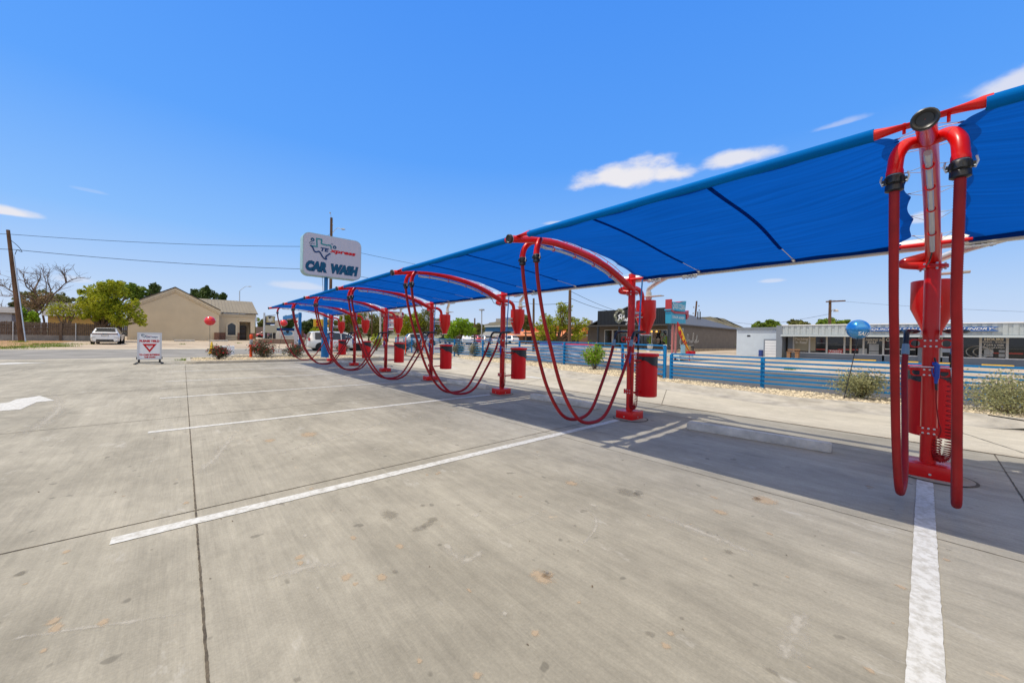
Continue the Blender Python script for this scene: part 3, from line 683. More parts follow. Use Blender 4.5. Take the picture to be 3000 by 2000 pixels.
    mb = MB(); mb.tube([(0, -.15, 1.345), (0, -.15, 1.335), (0, -.15, 1.26), (0, -.15, 1.25)], [.012, .02, .02, .011], 10); mb.tube([(0, -.15, 1.25), (0, -.149, 1.16)], .009, 8); mb.lathe([(.013, 1.20), (.013, 1.235)], (0, -.15, 0), 10); mb.build('air_coupler', C['black'], parent=ar, local=True)
    def coil(path, r, turns, th):
        path = catmull(path, 8); out = []; n = int(turns*12)
        for i in range(n+1):
            f = i/n*(len(path)-1); k = min(int(f), len(path)-2); p = path[k].lerp(path[k+1], f-k); tt = (path[k+1]-path[k]).normalized()
            u = Vector((1, 0, 0)); u = (u-tt*u.dot(tt)).normalized(); w = tt.cross(u); a = 2*math.pi*i/12
            out.append(p+(u*math.cos(a)+w*math.sin(a))*r)
        return out
    mb = MB(); mb.tube(coil([(-.03, -.155, 1.14), (-.035, -.152, .85), (-.035, -.15, .56)], .030, 11, 0), .0045, 6)
    mb.tube(coil([(-.035, -.15, .56), (-.04, -.148, .36), (-.045, -.13, .235), (-.05, -.085, .20), (-.065, -.06, .26), (-.07, -.068, .42)], .030, 30, 0), .0055, 6)
    mb.tube(catmull([(-.07, -.068, .42), (-.085, -.09, .52), (-.08, -.07, .62), (-.075, -.05, .85), (-.085, -.055, 1.03)], 6), .006, 6)
    mb.build('coiled_air_hose', C['hose_coil'], **K)
    mb = MB(); mb.tube([(-.10, -.045, 1.02), (-.10, -.047, 1.07), (-.10, -.05, 1.08), (-.10, -.052, 1.17), (-.102, -.05, 1.215), (-.104, -.035, 1.235), (-.105, -.015, 1.235)], [.013, .016, .020, .021, .024, .024, .015], 12, ref=(1, 0, 0))
    mb.tube([(-.10, -.03, 1.09), (-.105, -.015, 1.15), (-.105, -.02, 1.19)], .006, 6); g = mb.build('air_gun', C['blue_gun'], **K)
    mb = MB(); mb.tube([(-.103, -.045, 1.225), (-.10, -.03, 1.30)], .008, 8); mb.tube([(-.10, -.045, 1.03), (-.095, -.05, .95)], .010, 8); mb.build('gun_tip', C['black'], parent=g, local=True)
    return t
SKEW = .026                                                   # the arms swing a little towards the sign
station = make_station()
WHERE = ['nearest red vacuum station, seen end-on beside the blue balloon', 'second red vacuum station, arch across the picture centre-right, in front of the black shop',
         'third red vacuum station, with hoses sagging before the sage bushes', 'fourth red vacuum station from the camera, next to the two orange marker posts', 'fifth red vacuum station, its post in front of the dark red road sign',
         'sixth red vacuum station, its post right of the white minivan rear', 'farthest red vacuum station, beside the blue pole of the car wash sign']
ROWG = 'red vacuum stations in one row'
STATIONS = []
for k in range(7):
    o = station if k == 0 else copy_tree(station)
    o.location = (ROW_X, ROW_Y+k*PITCH, 0); o.rotation_euler.z = -SKEW; tag(o, WHERE[k], 'vacuum station', ROWG); STATIONS.append(o)
def drop(o):
    for c in list(o.children): drop(c)
    bpy.data.objects.remove(o)
for nm in ('vacuum_hose', 'outlet_elbow', 'hose_coupling'):           # the farthest station has a single hose
    drop([c for c in STATIONS[6].children if c.name.split('.')[0] == nm][-1])
# a round footing cast in the slab under each station
for k in range(7):
    mb = MB(); c = Vector((ROW_X-.05, ROW_Y+k*PITCH-.05, 0)); mb.lathe([(.31, .0055), (.001, .0056)], c, 40, 0, smooth=False); mb.lathe([(.285, .0095), (.001, .0096)], c, 40, 1, smooth=False)
    structure(mb, 'footing', [C['joint'], C['lot']], sharp=0)
# bins hung on the posts
def make_bin():
    t = thing('trash_bin', 'x', 'trash bin'); K = dict(parent=t, local=True)
    mb = MB(); mb.lathe([(.185, 0), (.196, .004), (.200, .02), (.200, .74)], (0, 0, 0), 36); b = mb.build('bin_body', C['red_dull'], **K)
    mb = MB(); mb.tube([(-.44, .03, .10), (-.17, .03, .10)], .018, 8); mb.build('hanger', C['red'], **K)
    mb = MB(); mb.tube([(-.44, 0, .70), (-.17, 0, .70)], .018, 8); mb.build('hanger', C['red'], **K)
    mb = MB(); n = 40                                           # liner turned over the rim
    lo = []; hi = []
    for i in range(n):
        a = 2*math.pi*i/n; drop = .10+.12*max(0, math.cos(a-R(-62)))**3+.02*math.sin(a*5)+.02*math.sin(a*3+1)
        lo.append(mb.bm.verts.new((.210*math.cos(a)+.006*math.sin(7*a), .210*math.sin(a)+.006*math.cos(5*a), .765-drop))); hi.append(mb.bm.verts.new((.203*math.cos(a), .203*math.sin(a), .775)))
    for i in range(n): f = mb.bm.faces.new((lo[i], lo[(i+1) % n], hi[(i+1) % n], hi[i])); f.smooth = True
    mb.build('bin_liner', C['liner'], **K)
    mb = MB(); mb.lathe([(.218, .775), (.226, .782), (.226, .822), (.218, .83), (.115, .836), (.11, .80), (.001, .79)], (0, 0, 0), 36); mb.build('bin_lid', C['red_dull'], **K)
    return t
bn = make_bin()
BW = ['red bin hung on the nearest vacuum post', 'red bin with black liner showing, on the second vacuum post', 'red bin hung on the third vacuum post, left of the bushes', 'red bin hung on the fourth vacuum post', 'red bin on the fifth vacuum post, by the yellow-green sapling', 'red bin on the sixth vacuum post, in front of the minivan front', 'small red bin on the farthest vacuum post, in front of the minivan side']
for k in range(7):
    o = bn if k == 0 else copy_tree(bn)
    o.location = (ROW_X+.56, ROW_Y+k*PITCH-.02, .355); o.rotation_euler.z = [0, .15, -.3, .2, .1, .4, 0][k]; o.rotation_euler.z *= .0; tag(o, BW[k], 'trash bin', 'red bins hung on the vacuum posts')
# wheel stops between the posts
def make_stop():
    t = MB(); prof = [(-.085, 0), (-.085, .05), (-.055, .115), (.055, .115), (.085, .05), (.085, 0)]
    rings = []
    for y, k in ((-.895, .86), (-.87, 1), (-.4, 1), (0, 1), (.4, 1), (.87, 1), (.895, .86)): rings.append([t.bm.verts.new((x*k, y, z*(.9 if k < 1 else 1))) for x, z in prof])
    for a, b in zip(rings, rings[1:]):
        for i in range(6): t.bm.faces.new((a[i], b[i], b[(i+1) % 6], a[(i+1) % 6]))
    t.bm.faces.new(rings[0]); t.bm.faces.new(list(reversed(rings[-1]))); bmesh.ops.recalc_face_normals(t.bm, faces=t.bm.faces[:])
    return t.build('wheel_stop', C['stop'], local=True, loc=None)
ws = make_stop()
SW = ['grey concrete wheel stop nearest the camera, left of the nearest vacuum post', 'grey concrete wheel stop left of the second vacuum post, behind its hoses', 'grey concrete wheel stop left of the third vacuum post, behind its hoses', 'grey wheel stop between the fourth and fifth vacuum posts', 'small grey wheel stop between the fifth and sixth vacuum posts', 'farthest grey wheel stop, by the gravel under the car wash sign']
for k in range(6):
    o = ws if k == 0 else ws.copy()
    if k: col.objects.link(o)
    o.location = (6.345+rnd.uniform(-.02, .02), ROW_Y+PITCH*k+1.74+rnd.uniform(-.04, .04), .003); o.rotation_euler.z = R(rnd.uniform(4.5, 6.5))
    tag(o, SW[k], 'wheel stop', 'concrete wheel stops along the row')
# shade canopies
ARC = catmull([(3.35, 0, 2.775), (3.55, 0, 2.825), (3.85, 0, 2.872), (4.15, 0, 2.892), (4.5, 0, 2.89), (4.85, 0, 2.865), (5.2, 0, 2.815), (5.55, 0, 2.738), (5.85, 0, 2.655), (6.1, 0, 2.555)], 5)
def make_canopy():
    t = thing('shade_canopy', 'x', 'shade canopy'); K = dict(parent=t, local=True); Lg = PITCH
    nv = len(ARC); nu = 36
    def inset(v):
        g = v*6.5; sc = .035*abs(math.sin(math.pi*g))
        return .125+sc+.10*math.exp(-(v/.05)**2)+.12*math.exp(-((1-v)/.07)**2)
    def sagf(p, y):                                             # taut to a flat sheet between the arms
        line = 2.765-(p.x-3.35)*(2.765-2.555)/2.75; u = min(1, abs(2*y/Lg-1)); return (p.z-line)*(1-u**3.2)*.97
    mb = MB(); V = []
    for j in range(nv*2-1):
        p = ARC[j//2] if j % 2 == 0 else ARC[j//2].lerp(ARC[j//2+1], .5); v = j/(nv*2-2); row = []
        i0, i1 = inset(v), Lg-inset(v)
        us = [0, .07/(i1-i0), .10/(i1-i0)]+[.06+.88*k/nu for k in range(1, nu)]+[1-.10/(i1-i0), 1-.07/(i1-i0), 1]
        us = sorted(us)
        for u in us:
            y = i0+(i1-i0)*u; sag = sagf(p, y)
            row.append(mb.bm.verts.new((p.x-ROW_X, y, p.z-sag+.006*math.sin(9*y+5*p.x))))
        V.append(row)
    for a, b in zip(V, V[1:]):
        for i in range(len(a)-1):
            f = mb.bm.faces.new((a[i], a[i+1], b[i+1], b[i])); f.smooth = True; f.material_index = 1 if i < 1 or i >= len(a)-2 else 0
    for a, b in ((V[-4], V[-3]), (V[-3], V[-2]), (V[-2], V[-1])): pass
    mb.build('cloth', [C['cloth'], C['cloth_double']], sharp=0, **K)
    mb = MB(); mb.box((6.085-ROW_X, .24, 2.515), (6.115-ROW_X, Lg-.24, 2.585), bev=.012); mb.build('rear_hem', C['cloth_double'], **K)
    fx, fz = 3.35-ROW_X, 2.79
    mb = MB(); mb.tube([(fx, .225, fz), (fx, Lg-.225, fz)], .040, 16); mb.build('pipe_sleeve', C['sleeve'], **K)
    mb = MB()                                                    # front pipe with flattened ends bolted to the arms
    P = [(fx, -.03, fz-.005), (fx, .03, fz-.003), (fx, .10, fz), (fx, .16, fz), (fx, .215, fz), (fx, .25, fz)]
    Fl = [(.008, .045), (.008, .045), (.009, .045), (.022, .040), (.034, .034), (.034, .034)]
    mb.tube(P, 0, 14, ref=(0, 0, 1), flat=Fl); mb.tube([(fx, .09, fz+.02), (fx, .09, fz-.045)], .009, 6); mb.build('front_pipe', C['red'], **K)
    mb = MB(); mb.tube([(p[0], Lg-p[1]-.0, p[2]+.012) for p in reversed(P[1:])], 0, 14, ref=(0, 0, 1), flat=list(reversed(Fl[1:]))); y = Lg-.09; mb.tube([(fx, y, fz+.02), (fx, y, fz-.045)], .009, 6); mb.build('front_pipe', C['red'], **K)
    for y0, y1 in ((.02, .27), (Lg-.27, Lg-.02)): mb = MB(); mb.tube([(6.1-ROW_X, y0, 2.545), (6.1-ROW_X, y1, 2.545)], .022, 10); mb.build('rear_pipe', C['red'], **K)
    for yb in (Lg*.335, Lg*.665):                                # batten pockets and their tie cables
        mb = MB(); prev = None
        for j in range(1, int(nv*.80)):
            p = ARC[j]; v = j/(nv-1); sag = sagf(p, yb); w = .019; o = .02*math.sin(v*8+yb)
            cur = (Vector((p.x-ROW_X, yb-w+o, p.z-sag-.008)), Vector((p.x-ROW_X, yb+w+o, p.z-sag-.008)))
            if prev: mb.prism([prev[0], prev[1], cur[1], cur[0]], (0, 0, .004))
            prev = cur
        mb.build('batten_pocket', C['strap'], **K)
        mb = MB(); e = ARC[int(nv*.80)-1]; mb.tube([(e.x-ROW_X-.03, yb, e.z-sagf(e, yb)-.01), (6.06-ROW_X, yb, 2.545)], .0055, 6); mb.tube([(6.02-ROW_X, yb, 2.55), (6.08-ROW_X, yb, 2.535)], .02, 8); mb.build('tie_cable', C['silver'], **K)
    # wire lacing to the arm
    for s in (0, 1):
        for k in range(1, 7):
            v = k/6.5; f = v*(nv-1); j = min(int(f), nv-2); p = ARC[j].lerp(ARC[j+1], f-j); y = .125 if s == 0 else Lg-.125
            mb = MB(); mg = MB(); g = Vector((p.x-ROW_X, y+(.018 if s == 0 else -.018), p.z-.002)); mg.lathe([(.010, -.003), (.017, 0), (.010, .003)], g, 10)
            for dx in (-.10, .06):
                ar = arm_at(min(0, max(-2.9, p.x-ROW_X+dx))); mb.tube([g, Vector((ar.x, 0 if s == 0 else Lg, ar.z+.055))], .0026, 4)
            lw_ = mb.build('lacing_wire', C['silver'], **K); mg.build('grommet', C['silver'], parent=lw_, local=True)
    return t
cn = make_canopy()
def skew(o):
    if o.type == 'MESH':
        for v in o.data.vertices: v.co.y -= SKEW*v.co.x
    for c in o.children: skew(c)
skew(cn)
CW = ['large blue shade cloth nearest the camera, between the two nearest vacuum stations', 'blue shade cloth between the second and third vacuum stations', 'blue shade cloth between the third and fourth vacuum stations', 'blue shade cloth between the fourth and fifth vacuum stations', 'blue shade cloth between the fifth and sixth vacuum stations', 'farthest blue shade cloth at the sign end of the row', 'blue shade cloth cut off by the right edge of the picture']
for k in range(7):
    o = cn if k == 0 else copy_tree(cn)
    o.location = (ROW_X, ROW_Y+(k if k < 6 else -1)*PITCH, 0); tag(o, CW[k], 'shade canopy', 'blue shade canopies along the row')
# suction main along the back of the row
mp = thing('suction_pipe', 'long silver pipe running along the back edge of the blue canopies', 'pipe', (6.42, ROW_Y, 2.60))
mb = MB(); mb.tube([(6.42, ROW_Y-3.9, 2.605), (6.42, ROW_Y+6*PITCH+.3, 2.605)], .072, 20); mb.build('main_pipe', C['duct'], parent=mp)
for k in range(7):
    for dy in (-.95, -.32):
        mb = MB(); y = ROW_Y+k*PITCH+dy; mb.lathe([(.080, -.06), (.080, .06)], (6.42, y, 2.605), 18, axis='Y')
        mb.box((6.36, y-.12, 2.505), (6.40, y+.12, 2.525)); 
        for q in range(4): mb.lathe([(.012, 2.495), (.012, 2.533)], (6.38, y-.09+q*.06, 0), 8)
        mb.build('pipe_coupling', C['silver'], parent=mp)
# ------------------------------------------------------------------ vegetation builders
def leafmat(name, rgb, rgb2, attr=.35, trans=.3): return mat(name, rgb, .6, var=.15, vscale=.9, rgb2=rgb2, attr=attr, trans=trans, spec=.25, detail=3)
C['leaf_green'] = leafmat('leaf_green', (.10, .19, .018), (.24, .32, .03))
C['leaf_yellow'] = leafmat('leaf_yellow_green', (.22, .30, .014), (.46, .46, .025))
C['leaf_dark'] = leafmat('leaf_dark', (.045, .085, .018), (.11, .16, .04))
C['leaf_olive'] = leafmat('leaf_olive', (.12, .135, .035), (.24, .24, .06))
C['leaf_bright'] = leafmat('leaf_bright', (.16, .30, .016), (.32, .48, .03))
C['leaf_sage'] = leafmat('leaf_sage', (.22, .23, .16), (.36, .36, .25), .3, .15)
C['leaf_rose'] = leafmat('leaf_rose', (.045, .06, .022), (.12, .10, .05))
C['leaf_texas'] = leafmat('leaf_texas', (.27, .28, .12), (.46, .43, .22), .35)
C['leaf_dead'] = leafmat('leaf_dead', (.20, .12, .06), (.34, .24, .13))
C['petal_red'] = mat('petal_red', (.50, .025, .035), .6, attr=.4)
C['petal_pink'] = mat('petal_pink', (.55, .22, .34), .6, attr=.3)
C['twig'] = mat('dry_twig', (.17, .12, .08), .95, var=.3, vscale=5)
C['deadwood'] = mat('dead_wood', (.13, .085, .058), .95, var=.35, vscale=4)
def leaf(mb, p, s, mi=0, up=0, ar=1.5):
    n = Vector((rnd.gauss(0, 1), rnd.gauss(0, 1), rnd.gauss(0, 1)+up)).normalized(); u = n.orthogonal().normalized(); u = Matrix.Rotation(rnd.uniform(0, 6.28), 3, n) @ u; w = n.cross(u)
    a, b = s*ar*.5, s*.5
    mb.poly([p-u*a, p+w*b*.8+u*a*.1, p+u*a, p-w*b*.8+u*a*.1], mi, False, rnd.random())
def cloud(mb, c, r, n, s, mi=0, fill=.45, thr=.42, f=1.1, up=.3, ar=1.5, seed=0):
    """leaves through an ellipsoid, thinned by noise so light shows through"""
    c = Vector(c); k = 0; tries = 0
    while k < n and tries < n*6:
        tries += 1
        d = Vector((rnd.gauss(0, 1), rnd.gauss(0, 1), rnd.gauss(0, 1))).normalized()*(fill+(1-fill)*rnd.random())**.6*rnd.uniform(.8, 1.06)
        p = c+Vector((d.x*r[0], d.y*r[1], d.z*r[2]))
        q = (p+Vector((seed*7.3, 0, 0)))*(f*2.2/max(.4, min(r)))
        if noise.noise(q)*.5+.5+.12*noise.noise(q*2.7) < thr: continue
        leaf(mb, p, s*rnd.uniform(.6, 1.35), mi, up, ar); k += 1
def branch(mb, a, b, r0, r1, n=6, bend=.08, seg=5):
    a, b = Vector(a), Vector(b); L = (b-a).length; pts = []
    o = Vector((rnd.uniform(-1, 1), rnd.uniform(-1, 1), rnd.uniform(-.5, .5)))*L*bend
    for i in range(seg+1):
        t = i/seg; pts.append(a.lerp(b, t)+o*math.sin(math.pi*t)+Vector((rnd.uniform(-1, 1), rnd.uniform(-1, 1), rnd.uniform(-1, 1)))*L*.015)
    mb.tube(pts, [r0+(r1-r0)*i/seg for i in range(seg+1)], n); return pts
def tree(name, label, base, lumps, leaves, size, m, trunk_r=.16, fork=.35, thr=.42, group='trees', cat='tree', bark=None, stems=1):
    """lumps: (dx, dy, z centre, rx, ry, rz) from the base; trunk with one limb per lump"""
    base = Vector(base); t = thing(name, label, cat, base, group=group)
    top = max(l[2] for l in lumps); low = min(l[2]-l[5] for l in lumps)
    fk = base+Vector((0, 0, max(.4, low*.9 if low > .5 else top*fork)))
    mb = MB()
    for k in range(stems):
        o = Vector((rnd.uniform(-1, 1), rnd.uniform(-1, 1), 0))*trunk_r*2.2*(stems > 1)
        branch(mb, base+o*.5-Vector((0, 0, .1)), fk+o, trunk_r*1.25, trunk_r*.8, 9, .04)
    for l in lumps:
        c = base+Vector(l[:3]); e = branch(mb, fk-Vector((0, 0, .05)), c+Vector((0, 0, l[5]*.3)), trunk_r*.62, trunk_r*.12, 6, .10)
        for q in range(3): branch(mb, e[2+q % 3], c+Vector((rnd.uniform(-.8, .8)*l[3], rnd.uniform(-.8, .8)*l[4], rnd.uniform(-.3, .8)*l[5])), trunk_r*.25, trunk_r*.05, 5, .12)
    mb.build('trunk', bark or C['bark'], parent=t)
    mb = MB(); tot = sum(l[3]*l[4]*l[5] for l in lumps)
    vol = [(l[3]*l[4]*l[5])**.8 for l in lumps]; sv = sum(vol)
    for i, l in enumerate(lumps):
        c = base+Vector(l[:3]); n_ = int(leaves*vol[i]/sv); cloud(mb, c, l[3:6], int(n_*.62), size, 0, thr=thr, seed=i+base.x)
        for q in range(9):                                       # sprigs that break the outline
            d = Vector((rnd.gauss(0, 1), rnd.gauss(0, 1), rnd.gauss(.25, .9))).normalized(); k = rnd.uniform(.16, .34); p = c+Vector((d.x*l[3], d.y*l[4], d.z*l[5]))*rnd.uniform(.85, 1.15)
            cloud(mb, p, (l[3]*k, l[4]*k, l[5]*k), int(n_*.045), size*.9, 0, thr=.3, seed=q+base.y)
    mb.build('crown', m, parent=t, sharp=0); return t
def lump_set(w, h, z0, n, seed, flat=.75):
    """irregular crown of n lumps, w wide, from z0 to z0+h"""
    r = random.Random(seed); out = [(0, 0, z0+h*.55, w*.30, w*.30, h*.42)]
    for i in range(n-1):
        a = 6.283*i/(n-1)+r.uniform(-.4, .4); d = w*.5*r.uniform(.45, .72); rr_ = w*r.uniform(.15, .25)
        out.append((d*math.cos(a), d*math.sin(a), z0+h*r.uniform(.25, .80), rr_, rr_, rr_*flat*r.uniform(.8, 1.1)))
    return out
def bush(name, label, base, w, h, n, s, m, flower=None, nf=0, group=None, stem=C['twig'], thr=.36, cat='shrub', spiky=0, fs=1.0):
    base = Vector(base); t = thing(name, label, cat, base, group=group)
    mb = MB(); tips = []
    for i in range(26):
        a = rnd.uniform(0, 6.28); q = rnd.random()**.6; e = base+Vector((math.cos(a)*w*.46*q, math.sin(a)*w*.46*q, h*(.55+.42*rnd.random())*(1-.35*q*q)))
        tips.append(e); branch(mb, base+Vector((rnd.uniform(-.04, .04), rnd.uniform(-.04, .04), -.03)), e, .009, .003, 5, .12, 4)
    mb.build('stems', stem, parent=t)
    mb = MB()
    for i in range(n):
        e = rnd.choice(tips); k = rnd.random()**.55
        p = base.lerp(e, .30+.75*k)+Vector((rnd.gauss(0, 1), rnd.gauss(0, 1), rnd.gauss(0, .8)))*w*(.075 if spiky else .10)
        if p.z < base.z+.02: p.z = base.z+.02+rnd.random()*.08
        leaf(mb, p, s*rnd.uniform(.6, 1.35), 0, .4, 2.2 if spiky else 1.5)
    mb.build('foliage', m, parent=t, sharp=0)
    if flower:
        mb = MB()
        for i in range(nf):
            e = rnd.choice(tips); p = base.lerp(e, rnd.uniform(.75, 1.1))+Vector((rnd.gauss(0, 1), rnd.gauss(0, 1), rnd.gauss(0, .7)))*w*.09
            for q in range(5): leaf(mb, p+Vector((rnd.gauss(0, 1), rnd.gauss(0, 1), rnd.gauss(0, 1)))*s*.35*fs, s*.9*fs, 0, .5, 1.2)
        mb.build('blossoms', flower, parent=t, sharp=0)
    return t

# ------------------------------------------------------------------ plants along the kerb
ROSE = 'rose bushes on the gravel island'
def up(p, dz): q = hit(p, dz); return Vector((q.x, q.y, T(q.x, q.y)+dz))
bush('rose_bush', 'red flowering rose bush below the left red balloon', up((640, 1052), .10), 1.0, .72, 1500, .055, C['leaf_rose'], C['petal_red'], 90, ROSE)
bush('rose_bush', 'wide red rose bush right beside the orange marker post', up((772, 1046), .10), 1.5, .92, 2300, .055, C['leaf_rose'], C['petal_red'], 120, ROSE)
bush('rose_bush', 'sparse rose bush in front of the blue menu sign', up((862, 1046), .10), 1.25, .85, 1800, .055, C['leaf_rose'], C['petal_red'], 60, ROSE)
bush('rose_bush', 'dark rose bush behind the sixth vacuum post', up((1001, 1036), .05), 1.0, .85, 1100, .06, C['leaf_rose'], C['petal_red'], 50, ROSE)
SG = 'grey green sage bushes behind the kerb'
for px, w, h_, lb in (((1343, 1040), 1.05, .95, 'round grey sage bush, leftmost of the three behind the third vacuum bin'), ((1391, 1044), 1.05, .98, 'grey sage bush in the middle of the three behind the kerb'), ((1430, 1046), .85, .75, 'small grey sage bush half hidden behind the hoses')):
    bush('sage_bush', lb, up(px, .10), w, h_, 1700, .055, C['leaf_sage'], None, 0, SG, spiky=1)
for px, lb in (((1190, 1028), 'dark flowering shrub behind the left thin orange post'), ((1223, 1032), 'dark flowering shrub right of the left thin orange post')):
    bush('dark_shrub', lb, up(px, .05), 1.1, 1.0, 1100, .07, C['leaf_rose'], C['petal_pink'], 40, 'dark shrubs by the orange posts')
bush('oleander_bush', 'bright green bush with pink flowers before the blue fence', up((1743, 1082), .10), 1.15, 1.28, 2100, .05, C['leaf_texas'] if 0 else C['leaf_bright'], C['petal_pink'], 70, None, spiky=1, fs=.8)
TX = 'yellow green bushes by the right fence'
bush('silverleaf_bush', 'yellow green bush at the foot of the blue balloon stick', up((2520, 1166), .10), 1.15, .78, 4200, .032, C['leaf_texas'], None, 0, TX)
bush('silverleaf_bush', 'yellow green bush at the right edge of the picture', up((2955, 1212), .10), 1.45, .78, 5200, .030, C['leaf_texas'], None, 0, TX)
bush('sapling', 'thin yellow green sapling left of the dark red road sign pole', up((1103, 1026), 0), 1.15, 1.85, 520, .12, C['leaf_yellow'], None, 0, None, cat='sapling')
bush('weed_clump', 'bright green weed clump beside the pale blue garage wall', hit((2188, 1035)), 2.0, 1.9, 1200, .16, C['leaf_bright'], spiky=1, cat='weeds')
for px, w in (((180, 1013), 1.2), ((150, 1006), 2.6), ((120, 1012), 2.0), ((58, 1001), 1.0), ((60, 1018), 2.2)):
    pass
def grass(name, spots, m):
    mb = MB()
    for px, w, d_, n in spots:
        c = hit(px)
        for _ in range(n):
            x, y = c.x+rnd.gauss(0, 1)*w*.4, c.y+rnd.gauss(0, 1)*d_*.4; z = T(x, y)-.03; h_ = rnd.uniform(.06, .20); a = rnd.uniform(0, 6.28); b = rnd.uniform(-.1, .1)
            mb.poly([(x-.012*math.cos(a), y-.012*math.sin(a), z), (x+.012*math.cos(a), y+.012*math.sin(a), z), (x+b, y+rnd.uniform(-.1, .1), z+h_)], 0, False, rnd.random())
    tag(mb.build(name, m, sharp=0), kind='stuff')
grass('grass', [((175, 1014), 1.0, .8, 500), ((150, 1008), 2.5, 2, 800), ((120, 1014), 2.0, .8, 500), ((58, 1001), .8, .6, 250), ((50, 1017), 2.2, .9, 500), ((10, 1021), 1.5, .6, 300), ((560, 1055), .8, .25, 300), ((600, 1054), .8, .25, 200), ((2315, 1080), .6, .4, 200), ((700, 1005), .4, .3, 60), ((535, 1008), .3, .3, 50)], C['leaf_green'])

# ------------------------------------------------------------------ fences by the road
def fence(name, label, posts, ht, rails, group, pr=.045, base=.10, rail_h=.048):
    t = thing(name, label, 'fence', posts[0], group=group)
    for p in posts:
        mb = MB(); mb.box((p.x-pr, p.y-pr, p.z-.12), (p.x+pr, p.y+pr, p.z+ht-.046)); mb.build('post', C['fence_blue'], parent=t)
    for k in range(rails):
        z = .16+(ht-.16-.022)*k/(rails-1)
        mb = MB()
        for a, b in zip(posts, posts[1:]):
            d = (b-a).normalized(); s = Vector((-d.y, d.x, 0)); s = s if s.x < 0 else -s
            o = s*(pr+.004) if k < rails-1 else Vector((0, 0, 0)); w = s*(.034 if k < rails-1 else pr)
            hz = rail_h/2
            aa, bb = a+o+Vector((0, 0, z)), b+o+Vector((0, 0, z))
            for q in (aa, bb): pass
            vs = [aa+w+Vector((0, 0, -hz)), aa-w*(1 if k == rails-1 else .0)+Vector((0, 0, -hz)), aa-w*(1 if k == rails-1 else .0)+Vector((0, 0, hz)), aa+w+Vector((0, 0, hz))]
            mb.prism(vs, bb-aa)
        mb.build('rail', C['fence_blue'], parent=t)
    return t
FG = 'blue rail fences along the road'
rp = []
for px in ((1966, 1110), (2233, 1137)): rp.append(up(px, .10))
dirv = (rp[1]-rp[0])
def onXp(px, x): q = onX((px, 1000), x); return Vector((q.x, q.y, .10))
rp += [Vector((13.05, .25, .10)), Vector((13.3, -2.6, .10)), Vector((13.4, -5.6, .10))]
fence('rail_fence', 'long lower blue rail fence at the right, beside the balloon', rp, .92, 7, FG)
lp = []
for px, x in ((1948, 12.95), (1824, 14.55), (1653, 15.15), (1521.5, 15.3), (1414, 15.4), (1331, 15.5), (1268, 15.5), (1206, 15.5), (1159, 15.5)):
    q = onX((px, 1040), x); lp.append(Vector((q.x, q.y, T(q.x, q.y)+.08)))
fence('rail_fence', 'taller blue rail fence running back behind the vacuum row', lp, 1.22, 7, FG)
mb = MB()                                                       # banner tied to the road side of the tall fence
q0, q1 = onX((1578, 1040), 15.35), onX((1740, 1040), 15.05)
tb = thing('fence_banner', 'white printed banner with pink and blue top edge on the tall blue fence', 'banner', (q0.x, q0.y, .2))
d = Vector((q1.x-q0.x, q1.y-q0.y, 0)); nn = Vector((.02, 0, 0)); a, b = Vector((q0.x+.07, q0.y, 0)), Vector((q1.x+.07, q1.y, 0))
mb = MB(); mb.prism([a+Vector((0, 0, .25)), b+Vector((0, 0, .25)), b+Vector((0, 0, 1.18)), a+Vector((0, 0, 1.18))], nn); mb.build('sheet', mat('banner_back', (.60, .62, .70), .6, var=.18, vscale=2.5, trans=.35), parent=tb)
for f0, f1, cc, nm in ((0, .45, (.05, .12, .55), 'blue_edge'), (.45, 1, (.75, .06, .22), 'pink_edge')):
    mb = MB(); mb.prism([a.lerp(b, f0)+Vector((-.005, 0, 1.165)), a.lerp(b, f1)+Vector((-.005, 0, 1.165)), a.lerp(b, f1)+Vector((-.005, 0, 1.225)), a.lerp(b, f0)+Vector((-.005, 0, 1.225))], nn*1.5); mb.build(nm, mat(nm, cc, .6), parent=tb)
mb = MB(); c = up((1930, 1104), .1); mb.box(c+Vector((-.15, -.25, -.04)), c+Vector((.1, .30, .16)), bev=.01)
tag(mb.build('timber_block', mat('block_wood', (.33, .23, .14), .9, var=.2, vscale=4), loc=c), 'short brown timber block on the gravel by the fence gap', 'block')

# ------------------------------------------------------------------ balloons on sticks, markers, cone, box
def ellipsoid(mb, c, r, n=28, mi=0):
    mb.lathe([(r[0]*math.sin(math.pi*i/18)+1e-5, -r[2]*math.cos(math.pi*i/18)) for i in range(19)], c, n, mi)
def balloon(name, label, base, pb, prx, pry, D, m, group, tilt=0):
    c = atD(pb, D); t = thing(name, label, 'balloon', base, group=group); k = D/CAM_F
    u = (pb[0]-1500)/CAM_F; st = math.sqrt(1+u*u); rx = prx*k/st; rz_ = pry*k
    mb = MB(); ellipsoid(mb, c, (rx, rx, rz_)); mb.build('bulb', m, parent=t)
    mb = MB(); mb.lathe([(.02, -rz_-.03), (.006, -rz_), (.012, -rz_+.012)], c, 10); mb.tube([c+Vector((0, 0, -rz_-.02)), Vector(base)+Vector((0, 0, -.08))], .010, 6); mb.build('stick', C['black'], parent=t)
    return c, rx, rz_, t
C['balloon_red'] = mat('red_balloon', (.70, .012, .012), .18, coat=.6)
C['balloon_blue'] = mat('blue_metallic_balloon', (.02, .22, .56), .18, .55, coat=.8)
BG = 'round balloons on black sticks'
b0 = up((615, 1038), 0); balloon('balloon', 'red balloon on black stick in front of the beige building', b0, (615, 940), 17.5, 13.3, dep(b0), C['balloon_red'], BG)
b0 = up((813.5, 1034), .0); balloon('balloon', 'red balloon left of the blue menu sign, before the white banner', b0, (831.5, 946), 11.3, 9.3, dep(b0), C['balloon_red'], BG)
